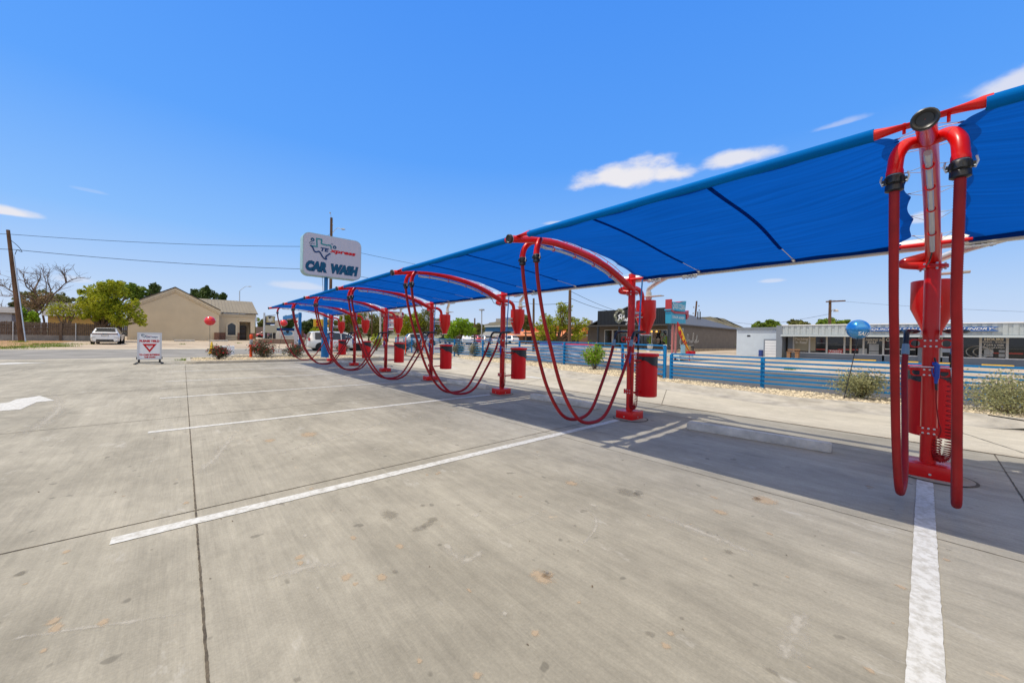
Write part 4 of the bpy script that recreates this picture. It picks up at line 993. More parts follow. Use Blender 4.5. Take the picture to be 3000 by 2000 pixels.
b0 = up((2470, 1170), .10); c, rx, rz_, bt = balloon('balloon', 'shiny blue balloon printed with white letters, by the right fence', b0, (2514, 964.5), 38, 28, dep(b0)*.985, C['balloon_blue'], BG)
me = text_mesh('SALE', .26, .085, shear=.15, bold=.02); mb = MB()   # lettering wrapped on the balloon
for k in range(3): 
    pass
bmt = bmesh.new(); bmt.from_mesh(me); bmesh.ops.triangulate(bmt, faces=bmt.faces); bmesh.ops.subdivide_edges(bmt, edges=bmt.edges, cuts=1)
vw = (CO-c).normalized(); rgt = Vector((vw.y, -vw.x, 0)).normalized()*-1
az0 = math.atan2(vw.y, vw.x)
for f in bmt.faces:
    pts = []
    for v in f.verts:
        a = az0+(v.co.x+.13)/rx; e = (v.co.y*1.15-.115-.10*(v.co.x))/rz_
        e = max(-1.2, min(1.2, e)); pts.append(c+Vector((math.cos(a)*math.cos(e)*rx*1.012, math.sin(a)*math.cos(e)*rx*1.012, math.sin(e)*rz_*1.012)))
    mb.poly(pts)
mb.build('lettering', C['white'], parent=bt, sharp=0); bmt.free(); bpy.data.meshes.remove(me)
def marker(label, base, ht, r, bands, name='marker_post', group='orange marker posts'):
    base = Vector(base); t = thing(name, label, 'marker post', base, group=group); K = dict(parent=t)
    mb = MB(); mb.lathe([(r*1.0, 0), (r, ht*.86), (r*1.12, ht*.87), (r*1.12, ht*.95), (r*.7, ht)], base, 14); mb.build('post', C['orange'], **K)
    if bands: mb = MB(); mb.lathe([(r*1.03, ht*.55), (r*1.03, ht*.78)], base, 14); mb.build('reflective_band', C['grey'], **K)
    else: mb = MB(); mb.lathe([(.16, 0), (.15, .03), (.06, .06), (.05, .10)], base, 10); mb.build('rubber_foot', C['black'], **K)
marker('thick orange marker post with grey band beside the rose bush', up((735, 1046), .10), 1.32, .075, True)
p = up((1188, 1039), .0); marker('thin orange marker post leaning by the dark shrubs, left of two', p, 1.42, .03, False)
p = up((1237, 1042), .0); marker('thin orange marker post right of the other one, behind the hoses', p, 1.42, .03, False)
p = up((620, 1035), 0); t = thing('traffic_cone', 'tall narrow yellow cone behind the left rose bush', 'cone', p)
mb = MB(); mb.lathe([(.17, 0), (.16, .05), (.05, .72), (.03, .80), (.01, .82)], p, 4); mb.build('cone_body', C['yellow'], parent=t)
mb = MB(); mb.box(p+Vector((-.2, -.2, 0)), p+Vector((.2, .2, .03)), bev=.008); mb.build('cone_foot', C['yellow'], parent=t)
p = hit((690, 1039)); t = thing('utility_box', 'plain white box standing on the island between rose bush and marker', 'utility box', p)
k = dep(p)/CAM_F; y0 = p.y; A, B = onY((648, 1014), y0), onY((686.5, 1039), y0); z0 = min(T(p.x, y0), B.z)
mb = MB(); mb.box((A.x, y0, z0), (B.x, y0+.5, A.z), bev=.015); mb.build('cabinet', C['white'], parent=t)
mb = MB(); mb.box((A.x-.02, y0-.02, A.z-.05), (B.x+.02, y0+.52, A.z+.012), bev=.01); mb.build('cabinet_lid', C['white'], parent=t)

# ------------------------------------------------------------------ the big pole sign
ZA = lambda a, b: (850+a/6.533, 660+b/6.533)
base = up((952, 1047), .10); SY = base.y
t = thing('pole_sign', 'large white car wash sign with blue letters on a blue pole', 'sign', base)
w = lambda a, b: onY(ZA(a, b), SY-.32)
x0, x1 = w(240, 560).x, w(1360, 720).x; zt, zb = w(790, 208).z, w(700, 985).z
print('SIGN', base, x0, x1, zb, zt)
def rrect(x0, x1, z0, z1, r, y, n=6):
    out = []
    for cx_, cz, a0 in ((x1-r, z0+r, -90), (x1-r, z1-r, 0), (x0+r, z1-r, 90), (x0+r, z0+r, 180)):
        for q in range(n+1): a = R(a0+90*q/n); out.append(Vector((cx_+r*math.cos(a), y, cz+r*math.sin(a))))
    return out
mb = MB(); mb.prism(rrect(x0, x1, zb, zt, .36, SY-.30), (0, .60, 0)); mb.build('sign_case', mat('sign_case_paint', (.30, .47, .50), .45, var=.08), parent=t)
mb = MB(); mb.prism(rrect(x0+.03, x1-.03, zb+.03, zt-.03, .34, SY-.32), (0, .03, 0)); face = mb.build('sign_face', C['signface'], parent=t)
yf = SY-.325
def P2(a, b): q = onY(ZA(a, b), yf); return q
def ribbon(mb, pts, wd, y, mi=0, closed=False):
    pts = [Vector(p) for p in pts]
    for i in range(len(pts)-1):
        a, b = pts[i], pts[i+1]; d = (b-a).normalized(); nn = Vector((-d.z, 0, d.x))*wd/2; e = d*wd*.35
        mb.poly([Vector((v.x, y-.0007*i, v.z)) for v in (a-nn-e, b-nn+e, b+nn+e, a+nn-e)], mi)
mb = MB(); px1 = (P2(1000, 500)-P2(900, 500)).length/100
ribbon(mb, [P2(*q) for q in ((392, 388), (515, 410), (508, 254), (605, 272), (597, 350), (640, 368), (700, 380), (765, 383), (783, 408), (785, 442))], .075, yf-.006)
mb.build('state_outline_top', mat('teal_outline', (.01, .20, .24), .4), parent=face)
mb = MB(); ribbon(mb, catmull([P2(*q) for q in ((392, 388), (432, 422), (455, 485), (497, 512), (545, 500), (580, 530), (620, 605), (655, 638), (693, 645), (680, 605), (715, 572), (762, 543))], 2), .075, yf-.014)
mb.build('state_outline_bottom', C['navy'], parent=face)
def disc(mb, c, r, y, r2=0, mi=0, n=20):
    for q in range(n):
        a, b = 6.283*q/n, 6.283*(q+1)/n
        if r2: mb.poly([(c.x+r*math.cos(a), y, c.z+r*math.sin(a)), (c.x+r*math.cos(b), y, c.z+r*math.sin(b)), (c.x+r2*math.cos(b), y, c.z+r2*math.sin(b)), (c.x+r2*math.cos(a), y, c.z+r2*math.sin(a))], mi)
        else: mb.poly([(c.x, y, c.z), (c.x+r*math.cos(a), y, c.z+r*math.sin(a)), (c.x+r*math.cos(b), y, c.z+r*math.sin(b))], mi)
for a, b, r, ring in ((430, 272, 34, 0), (398, 335, 26, 1), (456, 350, 15, 1), (803, 362, 15, 1), (852, 422, 34, 0)):
    mb = MB(); disc(mb, P2(a, b), r*px1, yf-.008, r*px1*.68 if ring else 0, 0)
    if not ring: disc(mb, P2(a-3, b+4)+Vector((0, 0, 0)), r*px1*.30, yf-.012, 0, 1)
    mb.build('bubble', [C['teal'], C['signface']], parent=face)
EX, EZ = Vector((1, 0, 0)), Vector((0, 0, 1))
def lettering(name, body, px, wpx, hpx, m, y, Zf, parent, **k):
    a, b = onY(Zf(px[0]-wpx/2, px[1]), y), onY(Zf(px[0]+wpx/2, px[1]), y); c = onY(Zf(*px), y); hh = (onY(Zf(px[0], px[1]-hpx/2), y)-onY(Zf(px[0], px[1]+hpx/2), y)).z
    mb = MB(); letter(mb, body, (( a.x+b.x)/2, y, c.z), EX, EZ, b.x-a.x, hh, depth=.008, **k); return mb.build(name, m, parent=parent, sharp=0)
lettering('lettering', 'TE', (662, 468), 165, 72, C['navy'], yf, ZA, face, bold=.045, shear=.2)
lettering('lettering', 'xpress', (1003, 538), 500, 74, C['sign_red'], yf, ZA, face, bold=.045, shear=.2)
for dep_, mm, bo, ww in ((.006, C['navy'], .10, 8), (.012, C['teal'], .06, 0)):
    for body, px, wp, hp in (('CAR', (498, 785), 400, 195), ('WASH', (1040, 855), 515, 180)):
        a, b = onY(ZA(px[0]-wp/2, px[1]), yf), onY(ZA(px[0]+wp/2, px[1]), yf); c = onY(ZA(*px), yf); hh = (onY(ZA(px[0], px[1]-hp/2), yf)-onY(ZA(px[0], px[1]+hp/2), yf)).z
        zc_ = onY(ZA(770, 822), yf).z
        mb = MB(); letter(mb, body, ((a.x+b.x)/2, yf, zc_), EX, EZ, (b.x-a.x)*(1.03 if ww else 1), hh*(1.06 if ww else 1), depth=dep_, bold=bo, shear=.22); mb.build('lettering', mm, parent=face, sharp=0)
mb = MB(); mb.tube([(base.x, SY, base.z-.1), (base.x, SY, base.z+1.47)], .215, 24); mb.build('lower_pole', C['pole_blue'], parent=t)
mb = MB(); mb.tube([(base.x, SY, base.z+1.46), (base.x, SY, zb+.02)], .105, 20); mb.build('upper_pole', C['pole_blue'], parent=t)
mb = MB(); mb.tube([(base.x-.22, SY-.02, zb+.05), (base.x-.13, SY-.05, zb-1.5), (base.x-.18, SY-.05, base.z+1.3)], .012, 6); mb.tube([(base.x-.25, SY-.1, base.z+1.55), (base.x-.22, SY-.1, base.z+1.2)], .03, 6); mb.build('power_conduit', C['black'], parent=t)

# ------------------------------------------------------------------ yield sign on its stand
ZY = lambda a, b: (380+a/13.06, 960+b/13.06)
yb = gnd((437, 1065.5)); YY = yb.y
t = thing('yield_sign', 'white portable sign with red triangle on a black stand', 'sign', (yb.x, YY, 0))
w = lambda a, b: onY(ZY(a, b), YY)
x0, x1, z0, z1 = w(285, 700).x, w(1228, 700).x, w(760, 1205).z, w(760, 180).z
mb = MB()
fw = .065
mb.box((x0, YY-.03, z0), (x0+fw, YY+.03, z1)); mb.box((x1-fw, YY-.03, z0), (x1, YY+.03, z1)); mb.box((x0+fw, YY-.03, z1-fw), (x1-fw, YY+.03, z1)); mb.box((x0+fw, YY-.03, z0), (x1-fw, YY+.03, z0+fw))
mb.build('frame', mat('alu_frame', (.55, .56, .60), .4, .3), parent=t)
mb = MB(); mb.box((x0+fw, YY-.015, z0+fw), (x1-fw, YY+.015, z1-fw)); pf = mb.build('panel', mat('panel_white', (.72, .73, .77), .35), parent=t)
yy = YY-.016
lettering('lettering', 'PLEASE YIELD', (757, 505), 760, 86, C['sign_red'], yy, ZY, pf, bold=.06)
lettering('lettering', 'TO CARS ENTERING', (765, 1030), 800, 66, C['sign_red'], yy, ZY, pf, bold=.06)
lettering('lettering', 'THE WASH', (765, 1125), 425, 66, C['sign_red'], yy, ZY, pf, bold=.06)
lettering('lettering', 'YIELD', (757, 712), 145, 32, C['sign_red'], yy, ZY, pf, bold=.02)
lettering('lettering', 'CAR WASH', (850, 358), 450, 46, C['navy'], yy, ZY, pf, bold=.04, shear=.2)
lettering('lettering', 'TExpress', (735, 318), 215, 20, C['sign_red'], yy, ZY, pf, bold=.03, shear=.2)
mb = MB()
o = [w(485, 612), w(1035, 612), w(762, 938)]; i_ = [w(618, 675), w(898, 675), w(762, 835)]
for q in range(3): mb.poly([Vector((v.x, yy-.008, v.z)) for v in (o[q], o[(q+1) % 3], i_[(q+1) % 3], i_[q])])
mb.build('yield_triangle', C['sign_red'], parent=pf)
mb = MB(); ribbon(mb, [w(*q) for q in ((445, 285), (480, 290), (478, 250), (525, 255), (525, 275), (580, 285), (610, 300), (600, 340), (560, 372), (530, 335), (490, 335), (445, 285))], .016, yy-.008); mb.build('state_outline', C['teal'], parent=pf)
for a, b in ((460, 262), (655, 290)): mb = MB(); disc(mb, w(a, b), .012, yy-.009); mb.build('bubble', C['teal'], parent=pf)
mb = MB(); zb_ = w(760, 1325).z
mb.tube([(x0-.02, YY, zb_), (x1+.02, YY, zb_)], .022, 8)
for x in (x0+.06, x1-.06):
    mb.box((x-.035, YY-.03, zb_), (x+.035, YY+.03, z0+.01), bev=.005)
    for s in (-1, 1): mb.tube([(x, YY, zb_), (x+(-.1 if x < (x0+x1)/2 else .08), YY+s*.28, .03)], .018, 8); mb.box((x+(-.15 if x < (x0+x1)/2 else .04), YY+s*.31-.03, .002), (x+(-.05 if x < (x0+x1)/2 else .13), YY+s*.31+.03, .04), bev=.006)
for x in (x0-.015, x1+.015): mb.box((x-.012, YY-.035, z0), (x+.012, YY+.035, z0+.11))
mb.build('stand', C['black'], parent=t)

# ------------------------------------------------------------------ blue menu sign at the exit
ZM = lambda a, b: (730+a/9.225, 900+b/9.225)
mbse = up((879, 1026), 0); MY = mbse.y
t = thing('menu_sign', 'blue post with side arm and hanging white and red price panels', 'sign', mbse)
w = lambda a, b: onY(ZM(a, b), MY)
mb = MB(); A, B = w(1340, 140), w(1394, 1150); mb.box((A.x, MY-.13, mbse.z-.1), (B.x, MY+.13, A.z)); mb.build('post', C['pole_blue'], parent=t)
q = w(1340, 210); MX = mbse.x; wx = lambda a, b: onX(ZM(a, b), MX)
mb = MB(); ye = wx(940, 260).y; mb.box((MX-.10, MY, q.z-.20), (MX+.10, ye, q.z+.14)); mb.build('arm', C['pole_blue'], parent=t)
def bx(nm, a, b, m, par, d0=.0, d1=.06): A, B = wx(*a), wx(*b); mb = MB(); mb.box((MX-d0-d1, B.y, B.z), (MX-d0, A.y, A.z)); return mb.build(nm, m, parent=par)
pn = bx('price_panel', (1240, 240), (1338, 455), C['white'], t); bx('red_block', (1252, 360), (1330, 412), C['sign_red'], pn, .062, .01); bx('grey_block', (1265, 290), (1315, 325), C['grey'], pn, .062, .01)
bx('small_panel', (1035, 285), (1150, 325), mat('pale_pink', (.6, .42, .42), .5), t)
pl = bx('lower_banner', (1288, 470), (1362, 1130), mat('banner_grey', (.28, .28, .33), .5), t, .16, .03)
for k in range(5):
    A = onX(ZM(1325, 520+k*78), MX-.2); mb = MB(); s = .17
    mb.poly([(MX-.2, A.y+s, A.z), (MX-.2, A.y, A.z-s*1.3), (MX-.2, A.y-s, A.z), (MX-.2, A.y, A.z+s*1.3)]); mb.build('lozenge', C['white'], parent=pl)
A = onX(ZM(1320, 955), MX-.195); mb = MB(); letter(mb, "Y'ALL", A, (0, -1, 0), (0, 0, 1), .40, .20, depth=.01, bold=.06); mb.build('lettering', C['white'], parent=pl, sharp=0)
bx('red_block', (1290, 1000), (1360, 1125), C['sign_red'], pl, .192, .01)
# ------------------------------------------------------------------ vehicles
def car(name, label, loc, yaw, L, W, H, prof, m, belt=.58, cat='car', group=None, glass_x=(.12, .72), detail=True, wheel_r=.34, pick=None, wb=(.18, .80)):
    """x forward from the rear bumper; prof = list of (x/L, top z/H, roof half width/W/2) along the car; belt = height of the window sill / H"""
    t = thing(name, label, cat, loc, yaw, group); K = dict(parent=t, local=True)
    def top(u, i):
        for a, b in zip(prof, prof[1:]):
            if a[0] <= u <= b[0]: k = (u-a[0])/(b[0]-a[0]+1e-9); return a[i]*(1-k)+b[i]*k
        return prof[-1][i]
    us = sorted({p[0] for p in prof} | {i/16 for i in range(17)})
    mb = MB(); rings = []; hw = W/2
    for u in us:
        zt = top(u, 1)*H; rw = top(u, 2)*hw; end = min(u, 1-u); tp = 1-.13*max(0, 1-end/.08)**2; x = u*L; z0 = .24 if .05 < u < .95 else .30
        zb = min(belt*H, zt-.03); sh = min(zb, .52*H)
        half = [(.84*hw*tp, z0), (.97*hw*tp, z0+.10), (1.0*hw*tp, sh*.75), (.985*hw*tp, zb-.03), (.955*hw*tp, zb), (rw*tp, zt-.06*(zt > zb+.1)), (rw*.86*tp, zt-.015), (0, zt)]
        rings.append([mb.bm.verts.new((x, y, z)) for y, z in half]+[mb.bm.verts.new((x, -y, z)) for y, z in reversed(half[:-1])])
    n = len(rings[0])
    for a, b in zip(rings, rings[1:]):
        for i in range(n): f = mb.bm.faces.new((a[i], a[(i+1) % n], b[(i+1) % n], b[i])); f.smooth = True
    mb.bm.faces.new(rings[0]); mb.bm.faces.new(list(reversed(rings[-1]))); bmesh.ops.recalc_face_normals(mb.bm, faces=mb.bm.faces[:])
    body = mb.build('body', m, sharp=50, **K)
    wx = [wb[0]*L, wb[1]*L]
    for x in wx:
        for s in (-1, 1):
            mb = MB(); c = (x, s*(hw-.115), wheel_r)
            mb.lathe([(wheel_r*.68, -.11), (wheel_r*.95, -.105), (wheel_r, -.08), (wheel_r, .08), (wheel_r*.95, .105), (wheel_r*.68, .11)], c, 22, axis='Y'); wl = mb.build('wheel', C['tyre'], **K)
            if detail:
                mb = MB(); mb.lathe([(wheel_r*.68, s*.085), (wheel_r*.62, s*.10), (wheel_r*.15, s*.085), (.001, s*.10)] if s > 0 else [(.001, s*.10), (wheel_r*.15, s*.085), (wheel_r*.62, s*.10), (wheel_r*.68, s*.085)], c, 14, axis='Y')
                mb.build('rim', C['rim'], parent=wl, local=True)
            mb = MB(); mb.lathe([(wheel_r*1.16, s*(hw+.004)), (.001, s*(hw+.004))], (x, 0, wheel_r), 22, axis='Y'); mb.build('wheel_arch', C['black'], **K)
    g0, g1 = glass_x
    for s in (-1, 1):                                            # side windows
        segs = 3 if detail else 2; e = (g1-g0)/segs
        for k in range(segs):
            u0, u1 = g0+k*e+.008, g0+(k+1)*e-.008; mb = MB(); lo, hi = [], []
            for q in range(5):
                u = u0+(u1-u0)*q/4; zt = top(u, 1)*H; rw = top(u, 2)*hw; zl, zh = belt*H+.03, zt-.11
                if zh < zl+.02: zh = zl+.02
                f = lambda z: .955*hw+(rw-.955*hw)*(z-belt*H)/max(.05, zt-.06-belt*H)+.012
                lo.append((u*L, s*f(zl), zl)); hi.append((u*L, s*f(zh), zh))
            for q in range(4): mb.poly([lo[q], lo[q+1], hi[q+1], hi[q]] if s < 0 else [lo[q+1], lo[q], hi[q], hi[q+1]])
            mb.build('side_window', C['glass'], **K)
    def screen(u0, u1, nm, k=.84):                               # glass on a sloping end
        mb = MB(); P = []
        for u in (u0, u1):
            zt = top(u, 1)*H; rw = top(u, 2)*hw*k; P.append((u*L, rw, zt))
        dx, dz = P[1][0]-P[0][0], P[1][2]-P[0][2]; ln = math.hypot(dx, dz); ox, oz = (-dz/ln*.014, dx/ln*.014)
        if oz < 0: ox, oz = -ox, -oz
        mb.poly([(P[0][0]+ox, P[0][1], P[0][2]+oz), (P[0][0]+ox, -P[0][1], P[0][2]+oz), (P[1][0]+ox, -P[1][1], P[1][2]+oz), (P[1][0]+ox, P[1][1], P[1][2]+oz)]); mb.build(nm, C['glass'], **K)
    if pick: 
        for u0, u1, nm in pick: screen(u0, u1, nm)
    return t, K
C['paint_white'] = mat('white_car_paint', (.70, .70, .69), .22, coat=.8)
C['paint_silver'] = mat('silver_car_paint', (.42, .43, .44), .25, .4, coat=.8)
C['paint_black'] = mat('black_car_paint', (.012, .013, .016), .15, coat=1)
C['paint_red'] = mat('red_car_paint', (.45, .02, .03), .2, coat=.8)
C['paint_maroon'] = mat('maroon_car_paint', (.16, .018, .02), .25, coat=.8)
C['tail'] = mat('tail_lamp_red', (.55, .012, .015), .15, coat=.6)
C['tail_dark'] = mat('tail_lamp_dark', (.10, .012, .02), .15, coat=.6)
C['chrome'] = mat('chrome', (.7, .7, .7), .15, 1)
SUVP = [(0, .56, .86), (.012, .66, .88), (.05, .735, .84), (.115, .955, .72), (.17, .985, .70), (.45, 1.0, .70), (.58, .975, .68), (.70, .72, .80), (.74, .68, .84), (.90, .63, .80), (.985, .55, .74), (1, .42, .70)]
SEDP = [(0, .55, .84), (.03, .68, .80), (.13, .715, .80), (.25, .96, .68), (.33, 1, .66), (.50, 1, .66), (.68, .71, .78), (.90, .62, .78), (.985, .52, .72), (1, .40, .70)]
VANP = [(0, .52, .90), (.01, .62, .88), (.045, .93, .80), (.08, .985, .77), (.30, 1.0, .77), (.55, .985, .75), (.66, .90, .74), (.82, .64, .80), (.95, .52, .78), (1, .38, .74)]
PICP = [(0, .58, .92), (.02, .62, .92), (.36, .62, .92), (.37, .60, .9), (.40, .97, .74), (.46, 1, .72), (.58, .98, .72), (.70, .66, .84), (.75, .64, .88), (.95, .58, .86), (1, .42, .84)]
# white SUV at the left, tail to the camera
q = hit((298, 1007.5)); q = Vector((-5.62, 53.2, T(-5.6, 53.2)-.04))
t, K = car('parked_suv', 'white SUV parked with its tail towards the lot, under the green tree', q, R(90), 4.75, 1.98, 1.66, SUVP, C['paint_white'], .60, wheel_r=.385, pick=[(.052, .112, 'rear_window'), (.59, .695, 'windshield')], glass_x=(.10, .66))
mb = MB(); mb.box((-.012, -.88, .985), (.02, .88, 1.085), bev=.01); gl = mb.build('tail_light_bar', C['glass'], **K)
for s in (-1, 1): mb = MB(); mb.box((-.02, s*.52-.36, 1.0), (.015, s*.52+.36, 1.07), bev=.008); mb.build('tail_light', C['tail_dark'], parent=gl, local=True)
mb = MB(); mb.box((-.016, -.26, .80), (-.002, .26, .95)); pl = mb.build('number_plate', C['grey'], **K); mb = MB(); mb.box((-.02, -.22, .83), (-.0165, .22, .92)); mb.build('plate_face', C['offwhite'], parent=pl, local=True)
mb = MB(); mb.box((-.02, -.60, .30), (.3, .60, .50), bev=.03); mb.build('rear_diffuser', C['black'], **K)
for s in (-1, 1):
    mb = MB(); mb.box((-.03, s*.72-.16, .40), (.1, s*.72+.16, .48), bev=.02); mb.build('exhaust_tip', C['chrome'], **K)
    mb = MB(); mb.tube([(2.75, s*.92, 1.03), (2.75, s*1.10, 1.06), (2.78, s*1.16, 1.07)], 0, 10, flat=[(.03, .03), (.09, .07), (.07, .05)]); mb.build('mirror', C['black'], **K)
    mb = MB(); mb.tube([(-.002, s*.62, .70), (-.01, s*.80, .66), (.03, s*.93, .60)], .014, 6); mb.build('bumper_crease', C['black'], **K)
mb = MB(); mb.box((.42, -.66, 1.56), (.62, .66, 1.60), bev=.015); mb.build('roof_spoiler', C['paint_white'], **K)
# white minivan on the street
vq = onY((899, 1024), 36.2); vq = Vector((8.15, 36.2, T(9, 36.2)-.02))
t, K = car('minivan', 'white minivan driving on the street behind the blue sign pole', vq, R(-3), 5.15, 1.98, 1.74, VANP, C['paint_white'], .56, cat='van', wheel_r=.35, pick=[(.012, .044, 'rear_window'), (.665, .81, 'windshield')], glass_x=(.09, .72))
for s in (-1, 1): mb = MB(); mb.box((-.012, s*.84-.13, .88), (.10, s*.84+.13, 1.16), bev=.02); mb.build('tail_light', C['tail'], **K)
mb = MB(); mb.box((-.02, -.14, .84), (.0, .14, .98)); mb.build('number_plate', C['grey'], **K)
mb = MB(); mb.box((-.06, -.86, .40), (.12, .86, .62), bev=.05); mb.build('rear_bumper', C['paint_white'], **K)
for s in (-1, 1): mb = MB(); mb.tube([(3.45, s*.93, 1.02), (3.46, s*1.09, 1.05)], 0, 10, flat=[(.05, .04), (.09, .10)]); mb.build('mirror', C['paint_white'], **K)
mb = MB(); mb.tube([(.9, -.7, 1.74), (3.0, -.7, 1.74)], .015, 6); mb.tube([(.9, .7, 1.74), (3.0, .7, 1.74)], .015, 6); mb.build('roof_rails', C['rim'], **K)
# far parked cars
FAR = [('parked_car', 'dark pickup truck parked left of the pale strip shop, seen past the fourth bin', (1325, 1003), 62, R(75), 5.4, 1.95, 1.85, PICP, 'paint_black', 'pickup'),
       ('parked_car', 'grey SUV parked under the trees behind the tall blue fence end', (1185, 996), 52, R(-12), 4.8, 1.95, 1.75, SUVP, 'paint_silver', 'car'),
       ('parked_car', 'white car parked before the strip shop, left of the red one', (1370, 1003), 62, R(70), 4.5, 1.8, 1.5, SEDP, 'paint_white', 'car'),
       ('parked_car', 'small white hatchback parked next to the red car before the strip shop', (1391, 1003), 66, R(80), 4.3, 1.8, 1.55, SUVP, 'paint_white', 'car'),
       ('parked_car', 'red car parked in the middle of the strip shop lot', (1412, 1003), 66, R(82), 4.6, 1.8, 1.6, SUVP, 'paint_red', 'car'),
       ('parked_car', 'silver SUV parked right of the red car before the strip shop', (1432, 1004), 66, R(85), 4.6, 1.8, 1.6, SUVP, 'paint_silver', 'car'),
       ('parked_car', 'white SUV parked under the orange restaurant roof', (1512, 1003), 70, R(85), 4.6, 1.8, 1.7, SUVP, 'paint_white', 'car'),
       ('parked_car', 'white car behind the second grey sage bush, before the orange roof', (1484, 1003), 70, R(88), 4.6, 1.8, 1.5, SEDP, 'paint_white', 'car'),
       ('parked_car', 'pinkish red car parked behind the beige building corner', (752, 981), 92, R(-20), 4.4, 1.8, 1.5, SEDP, 'paint_red', 'car'),
       ('parked_car', 'black SUV behind the red car at the beige building corner', (768, 978), 100, R(-25), 4.8, 1.9, 1.8, SUVP, 'paint_black', 'car'),
       ('parked_car', 'dark truck parked below the cream sign base', (799, 984), 82, R(80), 5.2, 1.95, 1.8, PICP, 'paint_black', 'pickup'),
       ('parked_car', 'maroon pickup truck parked right of the menu sign post', (893, 982), 88, R(5), 5.6, 1.95, 1.85, PICP, 'paint_maroon', 'pickup')]
for nm, lb, px, D_, yaw, L_, W_, H_, pr, mm, cat_ in FAR:
    p = atD((px[0], px[1]), D_); z = T(p.x, p.y)-.03
    ct, K = car(nm, lb, (p.x, p.y, z), yaw, L_, W_, H_, pr, C[mm], .58, cat_, 'cars parked beyond the streets', detail=False, pick=[(.05, .11, 'rear_window')] if pr is SUVP else None)
    for s in (-1, 1): mb = MB(); mb.box((-.01, s*W_*.38-.1, .78), (.04, s*W_*.38+.1, .95)); mb.build('tail_light', C['tail'], **K)

# ------------------------------------------------------------------ buildings at the left
C['stucco'] = mat('beige_stucco', (.60, .495, .345), .9, var=.10, vscale=.35, bump=.2, bscale=30, detail=8)
C['stucco_trim'] = mat('beige_trim', (.66, .555, .40), .85, var=.06)
C['brick'] = mat('red_brown_brick', (.20, .095, .06), .9, var=.35, vscale=8, rgb2=(.30, .15, .10))
C['roof_metal'] = mat('tan_metal_roof', (.22, .195, .155), .5, .3, var=.1, vscale=.6)
C['roof_dark'] = mat('dark_roof_edge', (.045, .04, .036), .7)
C['fence_wood'] = mat('weathered_fence', (.115, .078, .058), .95, var=.4, vscale=3, stretch=(3, 3, .4), rgb2=(.185, .14, .11))
Z2 = lambda a, b: (350+a/4.48, 750+b/4.48)
BY = 75.0; w = lambda a, b, y=BY: onY(Z2(a, b), y)
xr = w(1305, 1100).x; xl = w(98, 1000).x; g0 = min(w(300, 1102).z, T(xl, BY))-.1
pk = w(733, 405); er = w(1312, 700); zl_ = pk.z-(er.z-pk.z)*-1*(pk.x-xl+.5)/(er.x-pk.x)*1.0
el_z = pk.z+(er.z-pk.z)*(pk.x-xl)/(er.x-pk.x)
bt = thing('beige_building', 'long beige stucco building with gable wall and tan metal roof', 'building', (xl, BY, g0))
mb = MB(); ye = BY+26
mb.prism([(xl, BY, g0), (xr, BY, g0), (xr, BY, er.z-.35), (pk.x, BY, pk.z-.35), (xl, BY, el_z-.35)], (0, 26, 0)); wallo = mb.build('gable_wall', C['stucco'], parent=bt)
def roofline(dz0, dz1, y, o, m, nm, x0=-.45, x1=.45):
    k = (er.z-pk.z)/(er.x-pk.x); mb = MB()
    a, b, c = Vector((xl+x0, y, el_z+k*-1*x0*-1+0)), Vector((pk.x, y, pk.z)), Vector((er.x+x1-.3, y, er.z+k*(x1-.3)))
    a.z = pk.z+k*(pk.x-(xl+x0))
    mb.prism([a+Vector((0, 0, dz0)), b+Vector((0, 0, dz0)), b+Vector((0, 0, dz1)), a+Vector((0, 0, dz1))], (0, o, 0)); mb.prism([b+Vector((0, 0, dz0)), c+Vector((0, 0, dz0)), c+Vector((0, 0, dz1)), b+Vector((0, 0, dz1))], (0, o, 0)); return mb.build(nm, m, parent=bt)
roofline(-.12, .0, BY-.5, 26.8, C['roof_dark'], 'roof')
roofline(-.55, -.13, BY-.32, .30, C['stucco_trim'], 'cornice')
roofline(-.80, -.56, BY-.16, .14, C['stucco_trim'], 'cornice')
WY = BY+3.2; w2 = lambda a, b: w(a, b, WY)
x1, zw, g1 = w2(1778, 900).x, w2(1500, 758).z, min(w2(1500, 1092).z, T(10, WY))-.1
mb = MB(); da, db = w2(1577, 860), w2(1725, 860)
mb.prism([(xr-.3, WY, g1), (da.x, WY, g1), (da.x, WY, da.z), (db.x, WY, da.z), (db.x, WY, g1), (x1, WY, g1), (x1, WY, zw), (xr-.3, WY, zw)], (0, 2.0, 0)); mb.box((xr-.25, WY+2.02, g1), (x1-.05, WY+16, zw-.02)); mb.build('side_wing', C['stucco'], parent=bt)
mb = MB(); rt0, rt1 = w2(1085, 572), w2(1740, 606); e0, e1 = w2(1290, 735), w2(1784, 750); ry = 3.2
z_r = (onY(Z2(1500, 590), WY+ry)).z; xr_end = onY(Z2(1740, 606), WY+ry).x
zr0 = zw+.12
mb.prism([(xr-6, WY-.45, zr0), (x1+.35, WY-.45, zr0), (xr_end, WY+ry, z_r), (xr-6, WY+ry, z_r)], (0, 0, .06)); mb.prism([(x1+.35, WY-.45, zr0), (x1+.35, WY+16, zr0), (xr_end, WY+14, z_r), (xr_end, WY+ry, z_r)], (0, 0, .06))
rfm = mb.build('metal_roof', C['roof_metal'], parent=bt)
mb = MB(); nseam = 14
for k in range(nseam+1):
    f = k/nseam; a = Vector((xr-1.2+(x1+.30-xr+1.2)*f, WY-.45, zr0+.07)); b = Vector((xr-1.2+(xr_end-.05-xr+1.2)*f, WY+ry, z_r+.07)); mb.tube([a, b], .035, 4)
mb.build('roof_seams', mat('roof_seam', (.22, .19, .155), .6), parent=rfm)
